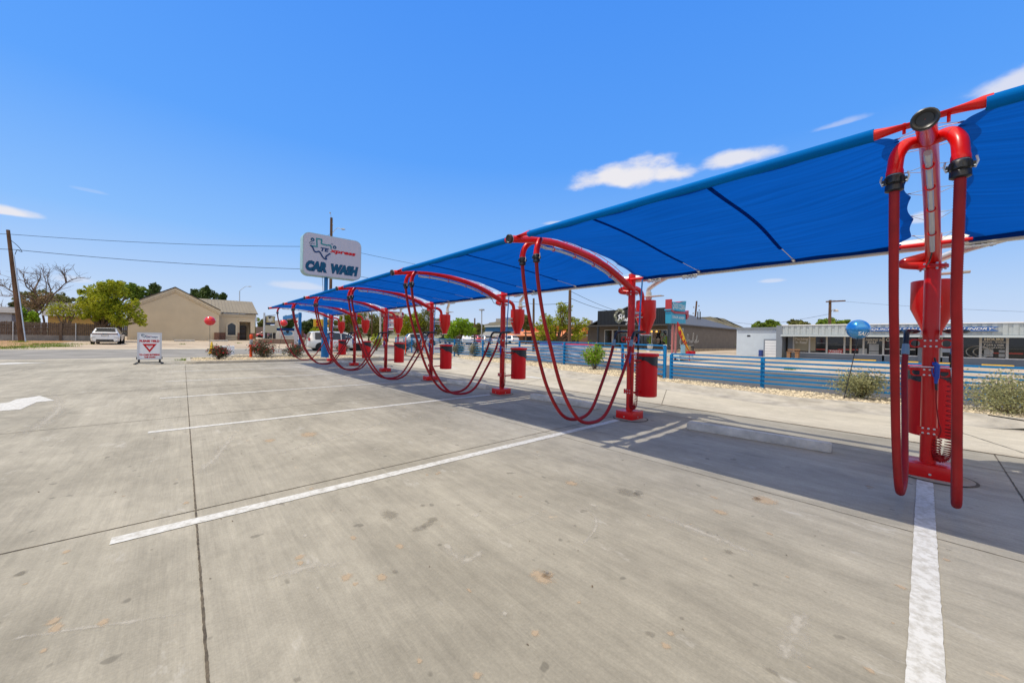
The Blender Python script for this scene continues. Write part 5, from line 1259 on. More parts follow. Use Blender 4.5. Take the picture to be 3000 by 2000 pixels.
mb = MB(); mb.box((xr-.3, WY-.5, zr0-.10), (x1+.40, WY-.40, zr0+.02)); mb.build('gutter', C['roof_dark'], parent=bt)
mb = MB(); mb.box((xr-.1, WY-.16, zw-.45), (x1+.16, WY-.01, zw+.0)); mb.build('cornice', C['stucco_trim'], parent=bt)
wa, wb_ = w2(1421, 905), w2(1523, 1036); zt_ = w2(1470, 878).z
def gothic(a, b, zt, y, d, m, nm, par, hole=None):
    mb = MB(); mb.prism([(a.x, y, b.z), (b.x, y, b.z), (b.x, y, a.z), (a.x*.25+b.x*.75, y, zt-.15), ((a.x+b.x)/2, y, zt), (a.x*.75+b.x*.25, y, zt-.15), (a.x, y, a.z)], (0, d, 0)); return mb.build(nm, m, parent=par)
fr = gothic(wa+Vector((-.25, 0, .1)), wb_+Vector((.25, 0, -.25)), zt_+.22, WY-.10, .09, C['stucco_trim'], 'window_frame', bt)
gothic(wa, wb_, zt_, WY-.115, .014, C['glass'], 'pane', fr)
mb = MB(); db_ = w2(1677, 918); mb.box((da.x+.05, WY+1.2, g1), (db_.x, WY+1.3, db_.z), bev=.02); dr = mb.build('door', mat('dark_door', (.035, .022, .018), .5), parent=bt)
for cx_ in (.27, .73):
    for k in range(3): mb = MB(); X = da.x+.05+(db_.x-da.x-.05)*cx_; zz_ = g1+.25+k*.85; mb.box((X-.25, WY+1.17, zz_), (X+.25, WY+1.199, zz_+.65), bev=.01); mb.build('door_panel', mat('door_panel', (.028, .018, .015), .5), parent=dr)
zb1 = w2(1500, 1006).z
for a, b in ((xr+.05, wa.x-.27), (wb_.x+.27, da.x-.02), (db.x+.02, x1)):
    mb = MB(); mb.box((a, WY-.13, g1), (b, WY-.01, zb1)); mb.build('brick_base', C['brick'], parent=bt)
mb = MB(); A, B = w(1243, 1000), w(1312, 1000); mb.box((A.x, BY-.2, g0), (B.x-.02, BY-.01, w(1280, 1004).z)); mb.build('brick_base', C['brick'], parent=bt)
for a, b in ((db.x-.05, x1-.02), ): mb = MB(); mb.box((a, WY-.09, zb1), (b, WY-.012, w2(1740, 862).z)); mb.build('column', C['stucco_trim'], parent=bt)
mb = MB(); mb.box((da.x-.1, WY-.12, da.z), (db.x+.5, WY-.012, da.z+.22)); mb.build('lintel', C['stucco_trim'], parent=bt)
for (a, b), lb in (((715, 988), 'left of two long grey parking stops by the beige building'), ((1172, 1425), 'right of two long parking stops by the beige building, beside the cone')):
    A, B = onY(Z2(a, 1112), 68.5), onY(Z2(b, 1112), 68.5); mb = MB(); z = T(A.x, 68.5)-.05; mb.box((A.x, 68.3, z), (B.x, 68.6, z+.22), bev=.03); tag(mb.build('parking_stop', C['stop'], loc=(A.x, 68.4, z)), lb, 'parking stop', 'parking stops by the beige building')
# low brick planter wall
Zq = lambda a, b: (730+a/9.225, 900+b/9.225)
PY = 58.0; w = lambda a, b: onY(Zq(a, b), PY)
A, B = w(110, 855), w(1600, 1000); gz = T(A.x+4, PY)-.1
t = thing('planter_wall', 'low brown brick wall along the street right of the beige building', 'wall', (A.x, PY, gz))
mb = MB(); P_ = w(245, 870); mb.box((P_.x, PY, gz), (B.x, PY+.4, w(700, 868).z)); mb.build('brick_wall', mat('planter_brick', (.24, .16, .115), .9, var=.3, vscale=7), parent=t)
mb = MB(); mb.box((A.x, PY-.15, gz), (P_.x, PY+.5, w(170, 858).z), bev=.02); mb.build('end_pier', mat('pier_tan', (.42, .29, .19), .9, var=.15), parent=t)
mb = MB(); mb.box((P_.x+.01, PY-.04, w(700, 868).z), (B.x, PY+.44, w(700, 853).z)); mb.build('coping', mat('coping', (.36, .28, .2), .9), parent=t)
mb = MB(); mb.box((P_.x+.2, PY+.45, gz), (B.x-.1, PY+4, w(700, 862).z-.05)); mb.build('planter_soil', mat('soil_grey', (.22, .21, .17), 1, var=.3, vscale=2), parent=t)

# ------------------------------------------------------------------ wood fence, houses, leaning pole, trees at the left
Zl = lambda a, b: (0+a/5.6, 760+b/5.6)
FY = 66.0; w = lambda a, b: onY(Zl(a, b), FY)
A, B = w(-260, 1150), onY((372, 980), FY); zt0, zb0 = w(900, 1035).z, w(900, 1245).z; gz = T(0, FY)-.1
t = thing('wood_fence', 'weathered brown board fence behind the trees and the white SUV', 'fence', (A.x, FY, gz))
mb = MB(); x = A.x; B1 = onY((277, 980), FY).x
while x < B.x:
    tall = x > B1; z = zt0+rnd.uniform(-.05, .05)+(.75 if tall else 0); wd = .15
    mb.prism([(x, FY, zb0), (x+wd-.015, FY, zb0), (x+wd-.015, FY, z-.05), (x+wd/2, FY, z), (x, FY, z-.05)], (0, .03, 0)); x += wd
mb.build('boards', C['fence_wood'], parent=t, sharp=0)
for k, (z0_, z1_) in enumerate(((zb0+.25, zb0+.34), ((zt0+zb0)/2, (zt0+zb0)/2+.09), (zt0-.4, zt0-.31))): mb = MB(); mb.box((A.x, FY-.07, z0_), (B1, FY-.01, z1_)); mb.build('rail', C['fence_wood'], parent=t)
x = A.x+2
for px in (220, 1248): X = w(px, 1100).x; mb = MB(); mb.tube([(X, FY-.12, gz), (X, FY-.12, zt0+.02)], .045, 8); mb.build('steel_post', C['silver'], parent=t)
X = w(1000, 1100).x; mb = MB(); mb.box((X-.1, FY-.14, gz), (X+.1, FY-.01, zt0)); mb.build('wood_post', C['fence_wood'], parent=t)
mb = MB(); mb.box((A.x, FY-.02, gz), (B1, FY+.15, zb0+.02)); mb.build('concrete_foot', mat('foot_grey', (.22, .21, .20), .95, var=.25, vscale=1.5), parent=t)
def house(name, label, y, x0, x1, zw, zr, m, mr, dy=9):
    gz = T((x0+x1)/2, y)-.1; t = thing(name, label, 'house', (x0, y, gz))
    mb = MB(); mb.box((x0, y, gz), (x1, y+dy, zw)); mb.build('wall', m, parent=t)
    mb = MB(); o = .5; mb.prism([(x0-o, y-o, zw+.004), (x0-o, y+dy+o, zw+.004), (x0-o, y+dy/2, zr)], (x1-x0+2*o, 0, 0)); mb.build('roof', mr, parent=t); return t
C['shingle'] = mat('grey_shingle', (.20, .19, .19), .95, var=.25, vscale=1.2)
y = 80; a, b = onY((140, 940), y), onY((276, 940), y); house('yellow_house', 'yellow walled house with grey roof behind the wood fence', y, a.x, b.x, onY((240, 928), y).z, onY((240, 885), y).z, mat('ochre_wall', (.42, .28, .09), .9, var=.1), C['shingle'])
y = 82; a, b = onY((-60, 930), y), onY((34, 940), y); house('grey_house', 'pale grey house at the left edge behind the wood fence', y, a.x, b.x, onY((20, 916), y).z, onY((20, 895), y).z, mat('siding_grey', (.35, .38, .42), .8, var=.08), C['shingle'])
def upole(name, label, base, top, r0, r1, group='wooden utility poles', m=None, parts=None):
    base = Vector(base); t = thing(name, label, 'utility pole', base, group=group); mb = MB(); mb.tube([base.lerp(top, k/8)-Vector((0, 0, .2*(k == 0))) for k in range(9)], [r0+(r1-r0)*k/8 for k in range(9)], 12); mb.build('pole', m or C['pole_wood'], parent=t); return t
b0 = hit((63, 1000)); D0 = dep(b0); tp = atD((23.5, 674), D0)
t = upole('utility_pole', 'leaning brown utility pole with steel pipe at the left edge', b0, tp, .20, .13)
mb = MB(); mb.tube([b0+Vector((.30, -.2, -.1)), b0.lerp(tp, .77)+Vector((.19, -.1, 0))], .055, 8); mb.build('conduit', C['silver'], parent=t)
mb = MB(); g = b0.lerp(tp, .78)+Vector((.26, -.12, 0)); mb.tube(catmull([g, g+Vector((.15, 0, .5)), g+Vector((.45, 0, .35)), g+Vector((.2, 0, .9)), tp+Vector((0, 0, -.8))], 4), .025, 5); mb.build('drop_cable', C['black'], parent=t)
POLE_TOP = tp
# dead tree and thin trees
def bare(name, label, base, limbs, r, m, sub=3, group='trees on the dry ground', leaves=None, lm='leaf_yellow'):
    base = Vector(base); t = thing(name, label, 'tree', base, group=group); mb = MB()
    for pts in limbs:
        P_ = [Vector(p) for p in pts]; L = len(P_); rs = [r*(1-.85*i/(L-1)) for i in range(L)]
        cp = catmull(P_, 4); mb.tube(cp, [r*(1-.88*(i/(len(cp)-1))**.8) for i in range(len(cp))], 7)
        for k in range(sub*3):
            i = rnd.randint(len(cp)//3, len(cp)-2); d = (cp[i+1]-cp[i]).normalized(); e = cp[i]+(d*.7+Vector((rnd.gauss(0, .6), rnd.gauss(0, .6), rnd.uniform(-.1, .8)))).normalized()*rnd.uniform(.7, 2.1)
            q = branch(mb, cp[i], e, r*.22, .010, 4, .15, 4)
            for _ in range(2): j = rnd.randint(1, 3); branch(mb, q[j], q[j]+Vector((rnd.gauss(0, .5), rnd.gauss(0, .5), rnd.uniform(-.2, .7))), .014, .006, 3, .15, 3)
    mb.build('trunk', m, parent=t)
    if leaves:
        mb = MB()
        for c, rr_, n in leaves: cloud(mb, c, rr_, n, .14, thr=.40, fill=.1, ar=2)
        mb.build('crown', C[lm], parent=t, sharp=0)
    return t
DD = 46.; dz = lambda p: atD(p, DD); z_ = lambda a, b, k=0: atD(Zl(a, b), DD+k)
db0 = hit((137, 988)); DD = dep(db0)
bare('dead_tree', 'large bare dead tree with spreading brown limbs behind the leaning pole', db0, [
    [z_(720, 1300), z_(725, 1050), z_(700, 880), z_(740, 640), z_(760, 420), z_(720, 260), z_(680, 130)],
    [z_(720, 1300, 1), z_(725, 1000), z_(640, 700), z_(560, 500), z_(420, 380), z_(290, 330), z_(-60, 350)],
    [z_(740, 800), z_(860, 600), z_(960, 500), z_(1090, 380), z_(1280, 310), z_(1470, 315)],
    [z_(700, 850), z_(520, 640, -1), z_(330, 600, -2), z_(100, 600, -1), z_(-120, 580)],
    [z_(730, 700), z_(830, 520, 2), z_(780, 350, 2), z_(790, 190, 2)],
    [z_(700, 760), z_(580, 560, 1), z_(440, 450), z_(380, 260), z_(310, 150)],
    [z_(330, 610), z_(190, 520), z_(60, 440), z_(-90, 430)], [z_(560, 500), z_(620, 380, 2), z_(660, 260, 2), z_(490, 230, 2)], [z_(1090, 385), z_(1060, 280), z_(1025, 200)],
    [z_(600, 1310), z_(500, 1130), z_(360, 960), z_(230, 910), z_(80, 850), z_(10, 720)]], .125, C['deadwood'], 6, leaves=[(z_(640, 780), (2.0, 1.5, 1.3), 500), (z_(480, 700), (1.6, 1.3, .9), 260), (z_(720, 640), (1.6, 1.3, 1.2), 320)], lm='leaf_dead')
tb = hit((207, 996)); DD = dep(tb)
bare('thin_tree', 'small many stemmed tree with sparse yellow leaves left of the white SUV', tb, [
    [z_(1170, 1320), z_(1110, 1160), z_(1050, 1100), z_(1040, 900), z_(1100, 700)], [z_(1110, 1160), z_(980, 1000), z_(880, 800)], [z_(1120, 1150), z_(1180, 960), z_(1250, 880), z_(1430, 780)], [z_(1090, 1130), z_(1060, 950), z_(1000, 740)], [z_(1120, 1100), z_(1150, 900), z_(1190, 800)]], .13, C['twig'], 2,
    leaves=[(z_(880, 860), (.9, .9, .8), 160), (z_(1050, 820), (1.5, 1.2, 1.0), 300), (z_(1180, 900), (1.1, 1, .8), 200), (z_(960, 780), (1.2, 1, .8), 200)])
def tree_at(name, label, px, D_, w_, h_, z0f, n, seed, leaves, size, m, tr=.2, group='green trees', **k):
    """px = foot of the trunk in the photo, D_ its distance; crown w_ wide, h_ tall starting z0f above ground"""
    p = atD(px, D_); p.z = T(p.x, p.y)-.05
    return tree(name, label, p, lump_set(w_, h_, z0f, n, seed), leaves, size, m, tr, group=group, **k)
GT = 'green trees beyond the streets'
# crowns measured in the photo: centre, half width, half height in pixels at distance D
def crown_tree(name, label, foot, D_, blobs, leaves, size, m, tr, group=GT, **k):
    p = atD(foot, D_); p.z = T(p.x, p.y)-.05; L = []
    for (a, b, rw, rh) in blobs:
        c = atD((a, b), D_); st = math.sqrt(1+((a-1500)/CAM_F)**2); q = D_/CAM_F; dy = rnd.uniform(-.5, .5)*rw*q
        L.append((c.x-p.x+dy*FW.x, c.y-p.y+dy*FW.y, c.z-p.z, rw*q/st, rw*q/st, rh*q))
    return tree(name, label, p, L, leaves, size, m, tr, group=group, **k)
crown_tree('leafy_tree', 'big bright yellow green tree above the white SUV', (300, 985), 44, [(320, 890, 62, 48), (270, 880, 38, 38), (365, 925, 48, 34), (300, 915, 50, 34), (345, 855, 42, 28), (405, 930, 18, 24), (250, 910, 24, 22), (285, 850, 30, 22), (330, 838, 26, 14), (258, 852, 16, 14), (390, 895, 26, 20), (415, 945, 12, 14)], 14000, .17, C['leaf_yellow'], .24, thr=.40)
crown_tree('leafy_tree', 'deep green tree top behind the bright tree, left of the gable', (345, 960), 60, [(350, 850, 42, 26), (385, 855, 32, 28), (318, 842, 34, 22)], 3600, .26, C['leaf_green'], .24)
crown_tree('leafy_tree', 'dark tree rising behind the left slope of the beige gable', (440, 960), 105, [(440, 858, 22, 24), (420, 870, 18, 16), (462, 850, 18, 18), (445, 838, 13, 10)], 2600, .34, C['leaf_dark'], .3)
crown_tree('leafy_tree', 'dark tree rising behind the right slope of the beige gable', (612, 960), 105, [(612, 862, 24, 20), (585, 868, 18, 16), (600, 850, 16, 10), (630, 868, 14, 14)], 2600, .34, C['leaf_dark'], .3)
crown_tree('leafy_tree', 'small dark tree tip left of the tan metal roof', (565, 960), 108, [(566, 862, 14, 14), (575, 856, 10, 8)], 900, .34, C['leaf_dark'], .25)
crown_tree('leafy_tree', 'small dark tree behind the ridge of the tan metal roof', (650, 960), 108, [(652, 872, 14, 12), (660, 868, 9, 8)], 800, .34, C['leaf_dark'], .25)
crown_tree('leafy_tree', 'olive tree behind the dead tree and the wood fence', (110, 970), 74, [(105, 880, 40, 26), (140, 870, 32, 24), (75, 895, 26, 20), (165, 885, 26, 20)], 4200, .26, C['leaf_olive'], .24)
crown_tree('leafy_tree', 'olive tree behind the yellow house', (215, 970), 92, [(205, 890, 36, 24), (240, 890, 28, 22), (180, 880, 20, 18)], 3000, .3, C['leaf_olive'], .24)
crown_tree('leafy_tree', 'dark green bushy tree behind the leaning pole', (45, 985), 58, [(40, 905, 24, 22), (30, 925, 20, 18), (55, 925, 18, 20)], 2000, .22, C['leaf_dark'], .2)
crown_tree('leafy_tree', 'small bright green tree right of the leaning pole', (100, 994), 47, [(82, 935, 26, 22), (98, 925, 16, 16), (70, 915, 16, 14), (95, 948, 18, 12)], 1900, .18, C['leaf_bright'], .12)
# ------------------------------------------------------------------ middle distance: signs, trailers, shops
def panel_y(mb, a, b, Zf, y, d=.06, mi=0): A, B = onY(Zf(*a), y), onY(Zf(*b), y); mb.box((A.x, y, B.z), (B.x, y+d, A.z), mi); return A, B
def sign_frame(): pass
y = 62.5; w = lambda a, b: onY(Zq(a, b), y); gz = T(w(590, 700).x, y)
t = thing('monument_sign', 'dark framed tan sign with pale tree emblem on a cream clad base', 'sign', (w(590, 700).x, y, gz))
mb = MB(); A, B = panel_y(mb, (425, 480), (740, 690), Zq, y, 1.6); mb.build('clad_base', mat('cream_cladding', (.44, .40, .30), .8, var=.1, vscale=1, stretch=(.1, .1, 6)), parent=t)
for px in (470, 700): X = w(px, 700).x; mb = MB(); mb.box((X-.15, y+.4, gz-.1), (X+.15, y+1.0, B.z)); mb.build('leg', C['roof_dark'], parent=t)
mb = MB(); p = [w(*q) for q in ((432, 250), (560, 222), (700, 240), (718, 255), (705, 320), (712, 440), (690, 462), (455, 462), (430, 440), (440, 330))]; mb.prism([(v.x, y+.3, v.z) for v in reversed(p)], (0, .6, 0)); mb.build('dark_frame', C['roof_dark'], parent=t)
mb = MB(); panel_y(mb, (470, 240), (684, 416), Zq, y+.24, .05); fc = mb.build('tan_face', mat('tan_face', (.42, .36, .20), .6, var=.1), parent=t)
mb = MB()
for a, b, r in ((575, 300, .28), (555, 340, .2), (600, 335, .22), (575, 270, .2), (578, 375, .12), (545, 310, .15), (612, 305, .15)): disc(mb, w(a, b), r, y+.23-.0005*a/10)
mb.build('tree_emblem', mat('emblem_pale', (.55, .55, .50), .6), parent=fc)
mb = MB(); panel_y(mb, (472, 422), (700, 455), Zq, y+.22, .05); mb.build('navy_strip', C['navy'], parent=t)
y = 60.; w = lambda a, b: onY(Zq(a, b), y); t = thing('lamp_post', 'grey pole with thin wire arms left of the tan tree sign', 'pole', (w(410, 740).x, y, T(w(410, 740).x, y)))
a = w(410, 150); mb = MB(); mb.tube([(a.x, y, T(a.x, y)), (a.x, y, a.z)], .11, 10); mb.build('pole', C['silver'], parent=t); mb = MB(); mb.tube([(a.x, y, a.z-.4), (w(720, 210).x, y, w(720, 210).z)], .03, 5); mb.build('cross_wire', C['black'], parent=t)
y = 88.; w = lambda a, b: onY(Zq(a, b), y); a = w(225, 330); t = thing('round_sign', 'lime green oval sign on a thin green pole by the beige building', 'sign', (w(155, 620).x, y, T(9, y)))
mb = MB(); mb.tube([(w(155, 620).x, y, T(9, y)), (w(155, 280).x, y, w(155, 280).z)], .12, 8); mb.build('pole', C['leaf_yellow'], parent=t)
mb = MB(); rx, rz_ = (w(290, 330).x-a.x), (w(225, 275).z-a.z); mb.prism([(a.x+rx*math.cos(6.283*k/24), y-.2, a.z+rz_*math.sin(6.283*k/24)) for k in range(24)], (0, .3, 0)); mb.build('green_oval', mat('lime_face', (.26, .36, .03), .5), parent=t)
b = w(160, 330); mb = MB(); mb.prism([(b.x+.35*math.cos(6.283*k/16), y-.3, b.z+.55*math.sin(6.283*k/16)) for k in range(16)], (0, .09, 0)); mb.build('white_oval', C['white'], parent=t)
# white trailer with printed banner
y = 66.; w = lambda a, b: onY(Zq(a, b), y); A, B = w(745, 625), w(1290, 815); gz = T(A.x+2, y)
t = thing('white_trailer', 'long low white trailer parked behind the brick planter wall', 'trailer', (A.x, y, gz)); mb = MB(); mb.box((A.x-.2, y+.1, gz+.25), (B.x+.2, y+2.4, A.z-.05), bev=.05); mb.build('body', C['offwhite'], parent=t)
for X in (A.x+1.5, A.x+2.4): mb = MB(); mb.lathe([(.33, -.1), (.33, .1)], (X, y+.35, gz+.30), 14, axis='Y'); mb.build('wheel', C['tyre'], parent=t)
t = thing('printed_banner', 'white banner with blue oval lettering hung on the white trailer', 'banner', (A.x, y, gz+.2)); mb = MB(); mb.box((A.x+.3, y-.03, B.z+.1), (B.x-.3, y+.02, A.z-.02)); mb.build('sheet', mat('banner_cloth', (.62, .58, .56), .7, var=.05), parent=t)
c = w(1035, 700); rx, rz_ = w(1180, 700).x-c.x, w(1035, 635).z-c.z; mb = MB(); mb.prism([(c.x+rx*math.cos(6.283*k/30), y-.045, c.z+rz_*math.sin(6.283*k/30)) for k in range(30)], (0, .01, 0)); ov = mb.build('blue_oval', mat('oval_blue', (.12, .30, .48), .6), parent=t)
lettering('lettering', 'LEGACY', (1035, 705), 250, 62, C['navy'], y-.046, Zq, ov, bold=.02)
mb = MB(); disc(mb, w(1035, 662), .22, y-.052); mb.build('emblem', C['black'], parent=ov)
# green roofed kiosk and low buildings behind
def block(name, label, y, x0, x1, z1, m, cat='building', dy=10, roof=None, rz_=None, fascia=None, rm=None, group=None):
    gz = T((x0+x1)/2, y)-.1; t = thing(name, label, cat, (x0, y, gz), group=group); mb = MB(); mb.box((x0, y, gz), (x1, y+dy, z1)); mb.build('wall', m, parent=t)
    if fascia: mb = MB(); mb.box((x0-.2, y-.25, z1-fascia), (x1+.2, y-.01, z1+.12)); mb.build('fascia', rm, parent=t)
    if rz_:
        mb = MB(); cx_ = (x0+x1)/2; o = .6; a = [mb.bm.verts.new(v) for v in ((x0-o, y-o, z1+.005), (x1+o, y-o, z1+.005), (x1+o, y+dy+o, z1+.005), (x0-o, y+dy+o, z1+.005))]; tp = mb.bm.verts.new((cx_, y+dy/2, rz_))
        for k in range(4): mb.bm.faces.new((a[k], a[(k+1) % 4], tp))
        mb.bm.faces.new(list(reversed(a))); mb.build('roof', roof, parent=t)
    return t
y = 110.; w = lambda a, b: onY(Zq(a, b), y)
block('kiosk', 'pale building with pyramid green roof behind the white trailer', y, w(960, 600).x, w(1235, 600).x, w(1000, 555).z, mat('kiosk_wall', (.40, .36, .30), .8), dy=7, roof=mat('green_roof', (.16, .33, .25), .5), rz_=w(1110, 452).z)
block('shop_block', 'tan flat roofed shop behind the red balloon by the blue menu sign', 122., onY(Zq(840, 500), 122.).x, onY(Zq(1000, 500), 122.).x, onY(Zq(900, 345), 122.).z, mat('tan_block', (.34, .29, .24), .9), dy=9)
block('shop_block', 'dark brown flat shop right of the menu sign post', 118., onY(Zq(1300, 600), 118.).x, onY(Zq(1540, 600), 118.).x, onY(Zq(1400, 550), 118.).z, mat('brown_block', (.17, .085, .06), .9), dy=9, fascia=.5, rm=C['roof_dark'])
block('shop_block', 'low pale shop with blue strip behind the white trailer', 100., onY(Zq(760, 600), 100.).x, onY(Zq(1230, 600), 100.).x, onY(Zq(900, 575), 100.).z, C['offwhite'], dy=5, fascia=.9, rm=C['navy'])
block('shop_block', 'low brown roofed shop behind the parked cars by the beige building', 125., onY(Zq(150, 600), 125.).x, onY(Zq(420, 600), 125.).x, onY(Zq(300, 530), 125.).z, mat('brown_roof_block', (.28, .19, .15), .9), dy=9)
# yellow billboard
Zb8 = lambda a, b: (780+a/8.71, 900+b/8.71)
y = 84.; w = lambda a, b: onY(Zb8(a, b), y); A, B = w(1215, 298), w(1712, 505); gz = T(A.x, y)
t = thing('billboard', 'wide yellow billboard with red and dark marks behind the blue sign pole', 'billboard', ((A.x+B.x)/2, y, gz))
mb = MB(); mb.box((A.x, y, B.z), (B.x, y+.3, A.z)); mb.build('yellow_board', mat('billboard_yellow', (.72, .42, .012), .5, var=.05), parent=t)
mb = MB(); mb.box((A.x-.08, y-.05, B.z-.12), (B.x+.08, y+.35, B.z-.01)); mb.build('board_frame', C['roof_dark'], parent=t)
for px in (1290, 1640): X = w(px, 500).x; mb = MB(); mb.tube([(X, y+.5, gz), (X, y+.5, A.z-.3)], .14, 8); mb.build('leg', C['roof_dark'], parent=t)
for a, b, c_, d_, m_ in ((1268, 345, 1335, 400, 'sign_red'), (1285, 410, 1340, 430, 'orange'), (1275, 435, 1330, 480, 'sign_red'), (1500, 345, 1590, 365, 'black'), (1500, 385, 1590, 440, 'black'), (1530, 450, 1560, 480, 'black')):
    mb = MB(); panel_y(mb, (a, b), (c_, d_), Zb8, y-.012, .01); mb.build('printed_mark', C[m_], parent=t)
# dark red road sign with marquee
Zr8 = lambda a, b: (1060+a/8.71, 860+b/8.71)
y = 47.; w = lambda a, b: onY(Zr8(a, b), y); A, B = w(485, 435), w(1072, 622); gz = T(A.x, y)
t = thing('road_sign', 'dark red rounded road sign with cream script and a white marquee below', 'sign', ((A.x+B.x)/2, y, gz))
mb = MB(); mb.prism(rrect(A.x, B.x, B.z, A.z, .22, y), (0, .4, 0)); bd = mb.build('red_board', mat('dark_red_sign', (.27, .012, .03), .4), parent=t)
mb = MB(); cr_ = [w(540+k*9, 520+34*math.sin(k*1.7)+10*math.sin(k*.6)) for k in range(46)]; ribbon(mb, cr_, .10, y-.01); mb.build('cream_script', mat('cream_script', (.62, .52, .30), .5), parent=bd)
mb = MB(); mb.box((w(640, 700).x, y+.05, w(700, 940).z), (w(815, 700).x, y+.35, B.z-.02)); mb.build('cabinet', C['sign_red'], parent=t)
mb = MB(); panel_y(mb, (664, 650), (812, 740), Zr8, y+.02, .02); panel_y(mb, (664, 750), (812, 885), Zr8, y+.02, .02); panel_y(mb, (690, 912), (810, 938), Zr8, y+.02, .02); mb.build('marquee', C['white'], parent=t)
for a, b, c_, d_, m_ in ((675, 665, 740, 690, 'navy'), (675, 705, 790, 722, 'sign_red'), (668, 790, 700, 850, 'navy'), (715, 770, 745, 830, 'black'), (755, 765, 785, 800, 'yellow')): mb = MB(); panel_y(mb, (a, b), (c_, d_), Zr8, y+.008, .008); mb.build('printed_mark', C[m_], parent=t)
for px in (590, 945): X = w(px, 900).x; mb = MB(); mb.tube([(X, y+.2, gz-.1), (X, y+.2, B.z)], .13, 10); mb.build('leg', C['sign_red'], parent=t)
# poles in the middle and right
def pole_px(label, foot, top, D_, r, m=None, name='utility_pole', group='wooden utility poles', grp=True):
    b = atD(foot, D_); b.z = T(b.x, b.y); tp = atD(top, D_); return upole(name, label, b, tp, r*1.15, r*.85, group=group, m=m), b, tp
pole_px('thin brown pole left of the dark red road sign', (1090, 990), (1089, 905), 66, .10)
pole_px('pale concrete pole beside the dark red road sign', (1115, 985), (1114, 905), 46, .11, C['stop'])
bp, b_, t_ = pole_px('tall brown utility pole with cobra lamp behind the car wash sign', (967, 1012), (971, 638), 44, .17)
mb = MB(); a = atD((973, 684), 44); e = atD((1000, 671), 44); mb.tube(catmull([a, a.lerp(e, .5)+Vector((0, 0, .35)), e], 5), .035, 6); arm_ = mb.build('lamp_arm', C['silver'], parent=bp)
mb = MB(); e2 = atD((1011, 672), 44); mb.tube([e, e.lerp(e2, .3), e2], [.05, .11, .06], 8); mb.build('lamp_head', C['grey'], parent=arm_)
mb = MB(); mb.tube([t_, t_+Vector((-.15, 0, .55))], .02, 6); mb.lathe([(.09, -.05), (.09, .05)], t_+Vector((-.15, 0, .55)), 8); mb.tube([atD((975, 660), 44), atD((972, 650), 44)], .05, 6); mb.build('insulator', C['grey'], parent=bp)
mb = MB(); mb.tube([atD((955, 694), 44), atD((966, 686), 44)], .02, 5); mb.build('bracket', C['black'], parent=bp)
def street_lamp(label, foot, top, tip, D_):
    b = atD(foot, D_); b.z = T(b.x, b.y); a = atD(top, D_); e = atD(tip, D_); t = thing('street_lamp', label, 'street lamp', b, group='street lamps')
    mb = MB(); mb.tube([b, a], .11, 8); mb.build('post', C['silver'], parent=t); mb = MB(); mb.tube(catmull([a, a.lerp(e, .6)+Vector((0, 0, .35)), e], 5), .05, 6); mb.build('arm', C['silver'], parent=t)
    d = (e-a); d.z = 0; d.normalize(); mb = MB(); mb.tube([e-d*.1, e+d*.25, e+d*.75], [.06, .12, .05], 8); mb.build('lamp_head', C['grey'], parent=t)
street_lamp('grey street lamp rising behind the tan metal roof', (702, 985), (702, 852), (728, 839), 92)
pole_px('plain brown pole between the third vacuum post and the sky, left of the lamp mast', (1390, 1000), (1391, 932), 60, .13)
b = atD((1411, 1000), 62); b.z = T(b.x, b.y); tp = atD((1411.5, 908), 62); t = thing('lamp_mast', 'thin dark lamp mast before the bright blue building', 'lamp post', b); mb = MB(); mb.tube([b, tp], .09, 8); mb.build('post', C['grey'], parent=t); mb = MB(); mb.box(tp+Vector((-.35, -.35, -.1)), tp+Vector((.35, .35, .16)), bev=.04); mb.build('lamp_head', C['grey'], parent=t)
pole_px('slim brown pole seen between the two hoses of the second station', (1563, 1015), (1563.5, 874), 40, .13)
bp2, b2_, t2_ = pole_px('brown utility pole in front of the feathery green tree', (1668, 1020), (1670, 846), 36, .16)
bp3, b3_, t3_ = pole_px('brown utility pole with lamp and cross arm behind the laundry roof', (2430, 1000), (2432, 879), 60, .21)
mb = MB(); mb.box(t3_+Vector((-.3, -1.9, -.35)), t3_+Vector((-.1, .5, -.15))); mb.build('cross_arm', C['pole_wood'], parent=bp3)
mb = MB(); a = atD((2433, 916), 60); e = atD((2447, 908), 60); mb.tube(catmull([a, a.lerp(e, .5)+Vector((0, 0, .3)), e], 4), .05, 6); la = mb.build('lamp_arm', C['silver'], parent=bp3); mb = MB(); e = atD((2449, 910), 60); mb.lathe([(.35, -.15), (.30, .1), (.1, .25)], e, 10); mb.build('lamp_head', C['offwhite'], parent=la)
bp4, b4_, t4_ = pole_px('leaning brown utility pole behind the dark sloped roof', (2030, 1000), (2041, 882), 78, .19)
mb = MB()
for k, (dx, dzz) in enumerate(((-.6, -1.3), (.5, -1.0), (.6, -1.9), (-.7, -2.6), (-1.3, -3.4), (.8, -3.3))): mb.lathe([(.12, -.15), (.12, .15)], t4_+Vector((dx*.75, -dx*.66, dzz)), 8)
mb.build('insulators', C['grey'], parent=bp4)
def wire(label, pts, r=.018, name='power_line'):
    P_ = []
    for a, b in zip(pts, pts[1:]):
        a, b = Vector(a), Vector(b); s = (b-a).length*.012
        for k in range(12): P_.append(a.lerp(b, k/12)-Vector((0, 0, s*4*(k/12)*(1-k/12))))
    P_.append(Vector(pts[-1])); mb = MB(); mb.tube(P_, r, 5); tag(mb.build(name, C['wire'], loc=P_[0]), label, 'wire', 'overhead lines')
wire('upper overhead line from the leaning pole to the tall pole behind the sign', [atD((-150, 676), 33), atD((25, 686), 37.3), atD((971, 722), 44)], .022)
wire('lower overhead line crossing the sky to the big sign', [atD((-150, 719), 33), atD((40, 731), 37.0), atD((968, 790), 43.8)], .026)
